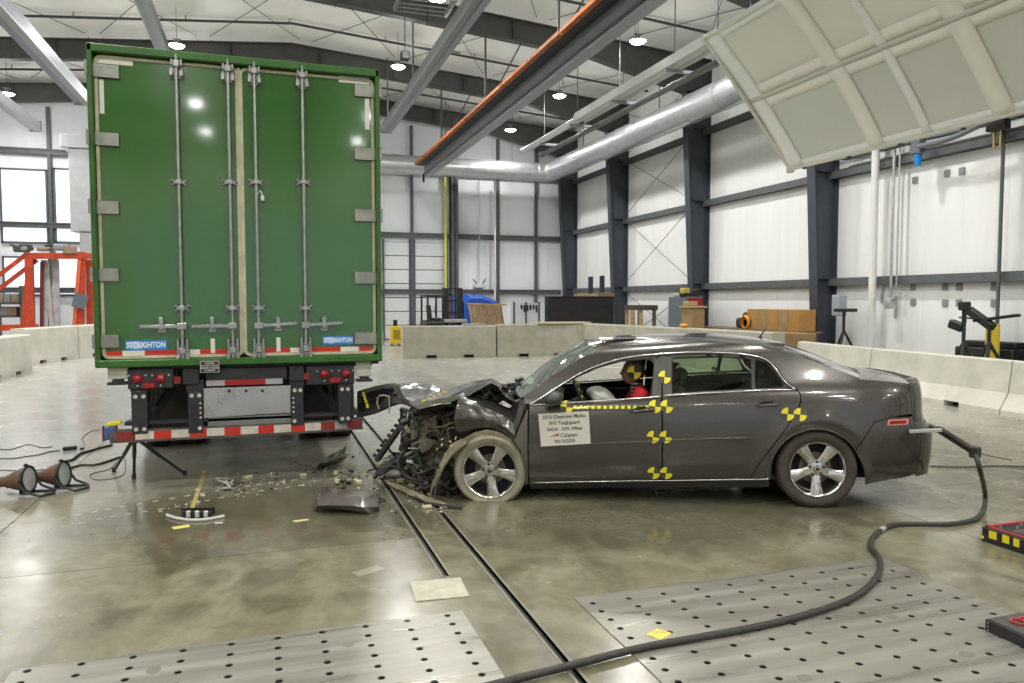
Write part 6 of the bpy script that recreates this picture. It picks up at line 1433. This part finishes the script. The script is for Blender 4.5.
# long work table with a machine and cartons
XT = 12.9; ya, yb = wx(808, 325, XT)[1], wx(706, 325, XT)[1]; zt = .98
t = thing('work_table', 'long low work table against the right wall between two columns', 'table', (XT, (ya+yb)/2, 0))
MB().bb(XT-.35, XT+.45, ya, yb, zt-.06, zt, .01).w('table_top', mat('table_brown', (.20, .14, .09), .6, var=.3), t)
for y in (ya+.15, (ya+yb)/2, yb-.15):
    for x in (XT-.28, XT+.38): MB().bb(x-.04, x+.04, y-.04, y+.04, 0, zt-.06).w('leg', girtm, t)
ct = mat('carton_orange', (.50, .26, .08), .75, var=.12)
for k in range(5):
    y = wx(802, 315, XT)[1]+k*.43; h = wx(790, 309.5, XT)[2]-zt
    o = MB().box((0, 0, h/2), (.5, .42, h), None, .01).build('carton', ct if k % 2 == 0 else mat('carton', (.40, .27, .13), .8, var=.15)); o.location = (XT, y, zt+.001)
    tag(o, 'brown carton on the work table by the fourth column, %s in its row' % ('nearest', 'second nearest', 'middle', 'second farthest', 'farthest')[k], 'carton', 'cartons on the work table')
o = MB().box((0, 0, .49), (.5, 1.3, .98), None, .01).build('large_carton', mat('carton_dark', (.33, .21, .10), .8, var=.15)); o.location = (12.22, wx(789, 330, 12.2)[1], 0); o2 = o; tag(o, 'large low brown carton standing on the floor before the work table', 'carton')
y = wx(749, 317, XT)[1]; t = thing('small_generator', 'orange and black generator on the far end of the work table', 'generator', (XT, y, zt))
MB().bb(-.25, .25, -.5, .3, .02, .3, .05).build('engine', mat('machine_black', (.03, .03, .03), .5), t); MB().lathe([(.02, -.02), (.16, -.02), (.2, .02), (.16, .08)], 20, lambda p, q_, h: (-.27-h, -.25+p, .19+q_)).build('recoil_cover', mat('orange_bright', (.8, .35, .02), .5), t, smooth=50); MB().bb(-.18, .2, -.6, .1, .3, .46, .06).build('fuel_tank', mat('machine_black', (.03, .03, .03), .5), t); MB().bb(-.22, .22, -.45, .25, 0, .03).build('skid', girtm, t)
# cartridge items on barrier top near the bin: thin rods
# column 4 box and lamp stand
t, y0 = on_x('stand_tripod', 'dark tripod with a grey clamp head in front of the fourth column', 'tripod', 844, 13.0)
ht = Vector((13.0, y0, wx(844, 311, 13.0)[2]))
for dx, dy in ((-.45, -.25), (.0, .5), (.4, -.35)): l = MB().tube([(ht.x, ht.y, ht.z-.45), (ht.x+dx, ht.y+dy, .02)], .03, 7).w('leg', black, t)
MB().cyl((ht.x, ht.y, ht.z-.5), (ht.x, ht.y, ht.z), .035, seg=8).w('centre_column', black, t); MB().box(ht+Vector((0, -.05, .02)), (.2, .5, .08), .2, .01).w('clamp_head', black, t)
o = MB().bb(-.12, .12, -.14, .14, 0, .52, .02).build('electric_box', mat('box_grey2', (.35, .38, .42), .5)); o.location = (13.42, wx(835, 316, 13.3)[1], wx(835, 316, 13.3)[2]); tag(o, 'grey electric box fixed on the fourth column', 'electric box')
o = MB().bb(-.2, .2, -.25, .25, 0, .5, .03).bb(-.1, .1, -.1, .1, .5, .75, .03).build('camera_case', black); o.location = (12.9, wx(826, 340, 12.9)[1], 0); tag(o, 'small black case standing left of the clamp tripod', 'case')
wp = mat('pipe_white', (.72, .72, .70), .4)
o = MB().cyl((0, 0, 0), (0, 0, 7.2), .085, seg=14).build('drain_pipe', wp); o.location = (13.55, wx(872, 300, 13.55)[1], 0); tag(o, 'thick white drain pipe standing right of the fourth column', 'pipe')
for px, z0, r, lb, m2 in ((890.5, wx(890, 298, 13.7)[2], .035, 'thin grey pipe dropping down the wall right of the white pipe', galv), (896, wx(896, 290, 13.7)[2], .02, 'thinner grey pipe next to the grey wall pipe', galv), (998, 1.0, .035, 'dark vertical conduit on the wall above the camera tripods', girtm)):
    o = MB().cyl((0, 0, 0), (0, 0, wx(px, 150, 13.7)[2]-z0+.6), r, seg=8).build('wall_pipe', m2); o.location = (13.7, wx(px, 300, 13.7)[1], z0); tag(o, lb, 'pipe')
o = MB().bb(-.1, .1, -.1, .1, 0, .22, .02).build('valve_block', galv); q = wx(890.5, 300, 13.7); o.location = (13.7, q[1], q[2]-.2); tag(o, 'small grey valve block at the foot of the thin wall pipe', 'valve')
for k, (x, y) in enumerate(((913, 287), (945, 287), (959, 287), (994, 287), (913, 302), (945, 303), (959, 303), (994, 303), (915, 180), (947, 173.5), (962, 171))):
    q = wx(x, y, 13.98); o = MB().bb(-.02, 0, -.07, .07, -.075, .075, .004).build('wall_bracket', mat('bracket_wall', (.24, .25, .26), .5)); o.location = (13.985, q[1], q[2])
    row = 'top row' if k > 7 else ('middle row' if k < 4 else 'lowest row')
    tag(o, 'small grey square wall bracket, %s in the %s' % (('leftmost', 'second from left', 'third from left', 'rightmost')[k % 4 if k < 8 else k-8], row), 'bracket', 'square brackets on the right wall')
for k, (x, y1_, y2_) in enumerate(((882, 282, 303), (896, 296, 318))):
    a, b_ = wx(x, y1_, 13.97), wx(x-1, y2_, 13.97); o = MB().bar((0, 0, 0), (0, b_[1]-a[1], b_[2]-a[2]), .05, .03).build('hanging_tool', galv); o.location = a; tag(o, 'thin grey hook hanging on the wall, %s one below the girt' % ('left', 'right')[k], 'hook')
# cable tray, air line and blue filter along the upper girt
XA = 13.6; ya, yb = 10.56, wx(838, 172, XA)[1]; zt = 5.25
t = thing('cable_tray', 'perforated dark cable tray running along the right wall under the fabric panel', 'cable tray', (XA, (ya+yb)/2, 0))
MB().bb(XA-.02, XA+.25, ya, yb, zt, zt+.03).bb(XA-.03, XA, ya, yb, zt-.02, zt+.22).w('tray_side', mat('tray_dark', (.10, .13, .13), .5), t)
sl = MB(); y = ya
while y < yb: sl.bb(XA-.04, XA-.028, y, y+.07, zt+.05, zt+.14); y += .14
s2 = sl.w('tray_slots', black, t); s2['kind'] = 'stuff'
t = thing('air_line', 'white air line with a blue filter above the cable tray', 'pipe', (XA-.15, ya, zt+.35))
MB().tube([(XA-.15, ya, zt+.56), (XA-.15, 11.7, zt+.55), (XA-.15, 11.8, zt+.30), (XA-.15, 14.6, zt+.28), (XA-.15, 14.7, zt+.5), (XA-.15, 15.8, zt+.5)], .03, 8).w('pipe_run', wp, t)
q = wx(918, 152, XA-.2); MB().bb(XA-.3, XA-.1, q[1]-.12, q[1]+.12, q[2]-.05, q[2]+.35, .02).w('regulator', mat('regulator', (.12, .13, .16), .5), t); MB().cyl((XA-.2, q[1], q[2]-.02), (XA-.2, q[1], q[2]-.30), .085, .06, 14).w('blue_filter', mat('filter_blue', (.02, .22, .62), .3), t, smooth=50)
o = MB().tube(smooth_path([(XA-.25, q[1], q[2]+.1), (XA-.3, q[1]-.9, q[2]+.10), (XA-.3, q[1]-1.8, q[2]+.28), (XA-.25, max(10.6, q[1]-3), q[2]+.40)], 6), .06, 8).build('grey_hose', mat('hose_grey', (.15, .15, .17), .5), None, smooth='all'); tag(o, 'thick grey hose hanging above the white air line', 'hose')
t = thing('brass_manifold', 'brass valve manifold on the dark conduit under the fabric panel', 'valve', (13.55, wx(998, 130, 13.55)[1], wx(998, 128, 13.55)[2]))
MB().bb(-.1, .1, -.2, .2, -.05, .18, .02).build('valve_body', black, t)
for y in (-.06, .08): MB().cyl((0, y, 0), (0, y, -.38), .025, seg=8).build('brass_tube', mat('brass', (.50, .38, .15), .35, .8), t)
# camera tripods by the right wall
def cam_tripod(px, lab, head):
    X = 12.0 if head else 12.6; y = wx(px, 340, X)[1]; t = thing('camera_tripod', lab, 'tripod', (X, y, 0), group='camera tripods by the right wall')
    for dx, dy in ((-.4, -.25), (.05, .5), (.4, -.3)):
        l = MB().tube([(0, 0, 1.0), (dx*.55, dy*.55, .5)], .033, 7).build('leg', legm, t); MB().tube([(dx*.5, dy*.5, .55), (dx, dy, .015)], .024, 7).build('leg_lower', legm, l)
    MB().cyl((0, 0, .85), (0, 0, 1.38), .032, seg=10).build('centre_column', legm, t)
    if head: MB().box((0, 0, 1.66), (.16, .16, .16), None, .02).build('camera_head', black, t); MB().box((0, .15, 1.30), (.14, .28, .16), Matrix.Rotation(.3, 3, 'X'), .02).build('side_camera', black, t); MB().cyl((0, 0, 1.35), (0, 0, 1.6), .04, seg=8).build('head_stem', black, t); MB().bar((0, .1, 1.45), (0, -.45, 1.43), .03, .03).build('handle', black, t)
    else: MB().bar((0, .3, 1.38), (0, -.55, 1.5), .14, .05, ch=.01).build('top_plate', black, t)
    return t, y
cam_tripod(963.5, 'black camera tripod with a small camera, left one by the right wall', True)
t, y = cam_tripod(989, 'black tripod with a tilted flat plate, right one by the right wall', False)
o = MB().box((0, 0, 0), (.14, .62, .15), Matrix.Rotation(.55, 3, 'X'), .02).build('long_camera', black); q = wx(980.5, 318.5, 12.6); o.location = q; tag(o, 'long black camera tube tilted between the two tripods', 'camera')
o = MB().cyl((0, 0, 0), (0, 0, .9), .12, seg=14).build('yellow_bottle', mat('heater_yellow', (.75, .55, .03), .45)); o.location = (13.0, wx(992.5, 340, 13.0)[1], .42); tag(o, 'yellow bottle behind the right camera tripod', 'bottle')
o = MB().bb(-.25, .3, -.35, .9, 0, .85, .03).build('equipment_bench', black); BY = wx(1000, 350, 13.4)[1]-.1; o.location = (13.4, BY, 0); tag(o, 'low black bench with equipment along the right wall at the edge', 'bench')
for k, dy in enumerate((-.15, .25, .65)): q = MB().box((0, 0, .06), (.3, .35, .12), .2*k, .02).build('bench_item', plasticM); q.location = (13.4, BY+dy, .851); q.name = 'black_pouch'; tag(q, 'black pouch on the low bench, %s' % ('nearest the right edge', 'in the middle', 'under the yellow bottle')[k], 'pouch', 'pouches on the bench')
o.location.z = 0
# ================================================================== overhead: ducts, rails, heaters, fabric light bank
ductm = mat('spiral_duct', (.62, .64, .66), .32, .85, var=.05, rvar=.05)
def ring_duct(name, lab, p0, p1, r, step=1.5):
    p0, p1 = Vector(p0), Vector(p1); t = thing(name, lab, 'duct', p0); d = p1-p0; n = max(1, int(d.length/step))
    for k in range(n): a, b_ = p0+d*(k/n), p0+d*((k+1)/n); MB().cyl(a, b_-d.normalized()*.02, r, seg=28).w('duct_section', ductm, t, smooth=50)
    for k in range(1, n): a = p0+d*(k/n); MB().cyl(a-d.normalized()*.03, a+d.normalized()*.03, r+.012, seg=28).w('duct_collar', ductm, t, smooth=50)
    return t
t = ring_duct('round_duct', 'long round silver duct running high along the right wall', (12.35, 31.4, 7.55), (12.35, 9.0, 7.55), .43)
t2 = ring_duct('round_duct', 'round silver duct crossing high in front of the back wall', (11.6, 32.1, 7.5), (2.2, 32.1, 7.5), .41)
MB().tube(smooth_path([(12.35, 31.42, 7.55), (12.33, 31.75, 7.54), (12.1, 32.03, 7.52), (11.75, 32.1, 7.5), (11.6, 32.1, 7.5)], 5), .425, 24).w('elbow', ductm, t, smooth='all')
for y in (28.5, 22.3, 16.5): MB().bb(12.34, 12.36, y-.02, y+.02, 7.98, roof_z(12.3)-.05).w('hanger', strapm, t)
for x in (4.5, 7.5, 10.5): MB().bb(x-.01, x+.01, 32.09, 32.11, 7.9, roof_z(x)-.05).w('hanger', strapm, t2)
# orange-edged crane runway
z = 7.0; t = thing('crane_rail', 'long grey runway beam with an orange conductor bar under the roof', 'crane rail', (6.35, 31, z)); X = 6.35; g2 = mat('beam_grey', (.20, .21, .22), .45, .2, var=.12); g3 = mat('beam_silver', (.34, .35, .38), .4, .5)
MB().bb(X-.02, X+.02, 3, 31, z-.02, z+.42).bb(X-.02, X+.26, 3, 31, z-.03, z+.0).w('beam_web', g2, t); MB().bb(X-.02, X+.26, 3, 31, z+.40, z+.43).w('beam_top_flange', g2, t)
MB().bb(X+.02, X+.30, 3, 31, z-.11, z-.035, .01).w('bottom_flange', g3, t)
MB().bb(X-.30, X-.04, 3, 31, z+.30, z+.36).w('dark_channel', black, t)
y = 3.
while y < 31: MB().bb(X-.44, X-.31, y, min(31, y+3.9), z+.30, z+.40, .01).w('conductor_bar', mat('conductor_orange', (.40, .12, .03), .6, var=.45, vscale=5), t); y += 4
y = 4.
while y < 31: MB().bb(X-.36, X+.02, y-.03, y+.03, z+.38, z+.44).w('hanger_clip', g2, t); y += 2.4
for y in (10.15, 16.07, 21.97, 27.87): MB().bar((X, y, z+.43), (X, y, roof_z(X)-.8), .05, .05).w('drop_rod', strapm, t); MB().bar((X, y, z+.43), (X+1.2, y, roof_z(X)-.8), .04, .04).w('sway_rod', strapm, t)
MB().bb(X-.08, X+.0, 31, 31.1, z-.35, z+.0, .01).w('end_stop', black, t)
# silver tube rail
def railtube(name, lab, X, z, ya, yb, w_, h_, m_, rods=(22.6, 28.0)):
    t = thing(name, lab, 'rail', (X, yb, z)); MB().bb(X-w_/2, X+w_/2, ya, yb, z-h_/2, z+h_/2, .04).w('rail_tube', m_, t)
    MB().bb(X-w_/2-.02, X+w_/2+.02, yb, yb+.06, z-h_/2-.02, z+h_/2+.02, .02).w('end_cap', g2, t)
    MB().bb(X+w_*.1, X+w_/2+.02, ya, yb, z-h_/2-.03, z-h_/2+.01).w('lower_lip', g3, t)
    for y in rods:
        if ya < y < yb: MB().bb(X-.02, X+.02, y-.02, y+.02, z+h_/2, roof_z(X)-.2).w('drop_rod', strapm, t)
    return t
railtube('silver_rail', 'silver hanging rail right of the trailer, ending over the barriers', 4.3, 8.05, 8, 28, .34, .30, mat('rail_silver', (.30, .31, .32), .4, .6, var=.06), (10.3, 16.4, 22.6, 27.5))
q = gY(82, 98, 14.5); railtube('silver_rail', 'large silver beam at the top left, passing behind the trailer top', gz(82, 98, 7.0)[0], 7.0, 5, gz(84, 98, 7.0)[1], .36, .34, mat('rail_blue_silver', (.19, .21, .245), .4, .6, var=.06), (10.3, 16.4))
q = gz(168, 62, 8.2); railtube('silver_rail', 'short silver beam above the trailer roof, left of its middle', q[0], 8.2, 8, q[1]+4, .30, .3, mat('rail_silver', (.30, .31, .32), .4, .6, var=.06), (10.3, 16.4))
q = gz(35, 126, 7.0); railtube('silver_rail', 'far silver beam low at the left edge, ending before the back wall', q[0], 7.0, 10, q[1], .30, .3, mat('rail_silver', (.30, .31, .32), .4, .6, var=.06), (16.4, 22.6))
# radiant heaters right
q = gz(522, 152, 7.5); XH_, YH_ = q[0], q[1]
t = thing('radiant_heater', 'long white radiant heater tube hanging under the roof on the right', 'heater', (XH_, YH_, 7.5))
y = 6.5; 
MB().tube([(XH_, YH_, 7.5), (XH_, y, 7.5)], .11, 14).w('heater_tube', mat('heater_white', (.66, .67, .66), .35, .3), t, smooth=50); 
MB().prism([(-.24, -.16), (-.12, .14), (.12, .14), (.24, -.16), (.22, -.17), (.1, .11), (-.1, .11), (-.22, -.17)], YH_-y-5.5, lambda a, b_, tt: (XH_+a, y+tt, 7.55+b_)).w('reflector', mat('heater_white', (.66, .67, .66), .35, .3), t)
MB().bb(XH_+.40, XH_+.54, y, YH_-.8, 7.18, 7.30, .01).w('support_channel', mat('channel_dark', (.16, .16, .16), .5, .4), t)
for yy in np.arange(y+1, YH_-1, 3.): MB().bb(XH_-.26, XH_+.5, yy-.03, yy+.03, 7.28, 7.36).w('hanger_bracket', g3, t); MB().bb(XH_-.01, XH_+.01, yy-.01, yy+.01, 7.7, roof_z(XH_)-.1).w('hanger_wire', strapm, t)
q = gz(405, 56, 8.6)
t = thing('pendant_camera', 'small dark camera hanging from the roof above the trailer corner', 'camera', (q[0], q[1], 8.6)); MB().bb(-.12, .12, -.12, .12, -.12, .12, .03).build('camera_body', black, t); MB().cyl((0, 0, .12), (0, 0, roof_z(q[0])-8.65), .015, seg=6).build('drop_rod', strapm, t); MB().bar((0, 0, .3), (1.6, 0, .25), .03, .03).build('side_rod', strapm, t)
q = gz(425, 6, 8.4)
t = thing('service_platform', 'small wire tray hanging at the top of the picture right of the trailer', 'tray', (q[0], q[1], 8.4)); 
for k in range(5): MB().bb(-.6, .6, -.5+k*.25, -.485+k*.25, 0, .015).build('tray_wire', g2, t)
for x in (-.6, .6): MB().bb(x-.03, x+.03, -.55, .55, 0, .12).build('tray_edge', g2, t); MB().cyl((x, 0, .1), (x, 0, roof_z(q[0])-8.6), .012, seg=6).build('drop_rod', strapm, t)
# high-bay fixtures
lens = mat('lamp_lens', (.9, .9, .88), .4, emit=(1, .98, .93, 30)); shade = mat('lamp_shade', (.25, .26, .27), .4, .5)
fx = thing('high_bay_lamp', 'round high-bay lamp hanging under the roof', 'lamp', (0, 0, 0), group='high-bay lamps under the roof')
MB().lathe([(.03, .16), (.06, .14), (.07, .06), (.21, .0), (.24, -.03), (.235, -.03), (.225, .0)], 20, close=False).build('shade', shade, fx, smooth=50)
MB().lathe([(.001, -.11), (.10, -.10), (.18, -.07), (.22, -.02), (.2, -.012), (.001, -.012)], 20).build('diffuser', lens, fx)
MB().cyl((0, 0, .2), (0, 0, 1.1), .008, seg=5).build('suspension', strapm, fx)
MB().bb(-.12, .12, -.02, .02, .15, .18).build('spreader', shade, fx)
rows_ = {-8.4: 'left edge row', -2.4: 'row over the trailer', 4.3: 'row right of the ridge', 10.0: 'row by the right wall'}
for k, (x, y, z) in enumerate(LAMPS):
    o = fx if k == 0 else copy_tree(fx); o.location = (x, y, z)
    o['label'] = 'round high-bay lamp in the %s, %s' % (rows_[x], ('behind the viewer', 'over the viewer', 'over the trailer tail', 'second bay ahead', 'third bay ahead', 'fourth bay ahead', 'last before the back wall')[LAMP_Y.index(y)])
# fabric light bank: framed translucent cloth, slightly sagging, long edges parallel to the wall
YA, YE = 12.0, 3.2
lo = lambda y, s_=0: Vector((9.42, y, 4.22)); hi = lambda y: Vector((7.55, y, 6.42))
t = thing('light_bank', 'large tilted white fabric light bank hanging at the top right', 'light bank', (8.5, YA, 5.3))
def cloth_mat(name, c_, f):
    m = mat(name, c_, .8, var=.02, vscale=3); nt = m.node_tree; N = nt.nodes; o = N['Material Output']; tr = N.new('ShaderNodeBsdfTranslucent'); tr.inputs[0].default_value = (*c_, 1)
    mx = N.new('ShaderNodeMixShader'); mx.inputs[0].default_value = f; nt.links.new(N['Principled BSDF'].outputs[0], mx.inputs[1]); nt.links.new(tr.outputs[0], mx.inputs[2]); nt.links.new(mx.outputs[0], o.inputs[0]); return m
cloth = cloth_mat('bank_cloth', (.80, .80, .73), .22); clothw = cloth_mat('bank_cloth_white', (.97, .97, .95), .06); hem = cloth_mat('bank_seam', (.97, .95, .86), .06)
nv_ = (hi(0)-lo(0)).cross(Vector((0, 1, 0))).normalized()
if nv_.x > 0: nv_ = -nv_
def bank(y, s_, lift=0.):
    p = lo(y).lerp(hi(y), s_); return p+nv_*(lift-.10*math.sin(pi*s_)*(0.6+.4*math.sin(pi*((YA-y) % 4.4)/4.4)))
c = MB(); c.grid(70, 26, lambda a, b_: (lambda y: bank(y, b_, .002*math.sin(y*14+b_*3)*(1 if (.1 < b_ < .9) else 0)+.012*math.sin(b_*60)*(YA-2.2 < y < YA-.5)*max(0, math.sin((YA-y)*2.2-.6))))(YA-(YA-YE)*a)); c.w('fabric', cloth, t, smooth='all', solid=.003)
def band(y0_, y1_, s0, s1, m_, nm='fabric_band', lift=.014):
    b_ = MB(); b_.grid(max(3, int(abs(y1_-y0_)/.2)+2), max(3, int(abs(s1-s0)/.06)+2), lambda a, q_: bank(y0_+(y1_-y0_)*a, s0+(s1-s0)*q_, lift)); b_.w(nm, m_, t, smooth='all', solid=.002)
band(YA, YE, 0, .05, clothw); band(YA, YE, .95, 1, clothw); band(YA, YA-.42, 0, 1, clothw, lift=.018); band(YA, YE, .44, .50, hem); band(YA, YE, .50, .53, cloth, lift=.022); band(YA, YE, .53, .60, hem)
yy = YA-2.0; k = 0
while yy > YE: band(yy, yy-.32, 0, 1, hem, lift=.020); band(yy-1.05, yy-1.22, 0, 1, cloth_mat('bank_cloth_pale', (.96, .96, .95), .06), lift=.017); yy -= 2.2; k += 1
fr_ = mat('bank_frame', (.72, .71, .62), .6)
MB().tube([lo(YA), lo(YE)], .035, 10).w('frame_tube', fr_, t); MB().tube([hi(YA), hi(YE)], .035, 10).w('frame_tube', fr_, t); MB().tube([lo(YA), hi(YA)], .035, 10).w('frame_tube', fr_, t); MB().tube([lo(YE), hi(YE)], .035, 10).w('frame_tube', fr_, t)
for y in np.arange(YA-.4, YE, -1.1): MB().box(lo(y)+Vector((.0, 0, -.045)), (.05, .07, .03), None, .005).w('clamp', black, t)
for y in (11.6, 8, 4.4):
    for f_ in (lo, hi): p = f_(y); MB().cyl(p, (p.x, p.y, roof_z(p.x)-.1), .008, seg=5).w('suspension_wire', strapm, t)
for q_ in (lo(YA), hi(YA)): MB().box(q_, (.14, .10, .14), None, .02).w('corner_block', fr_, t)
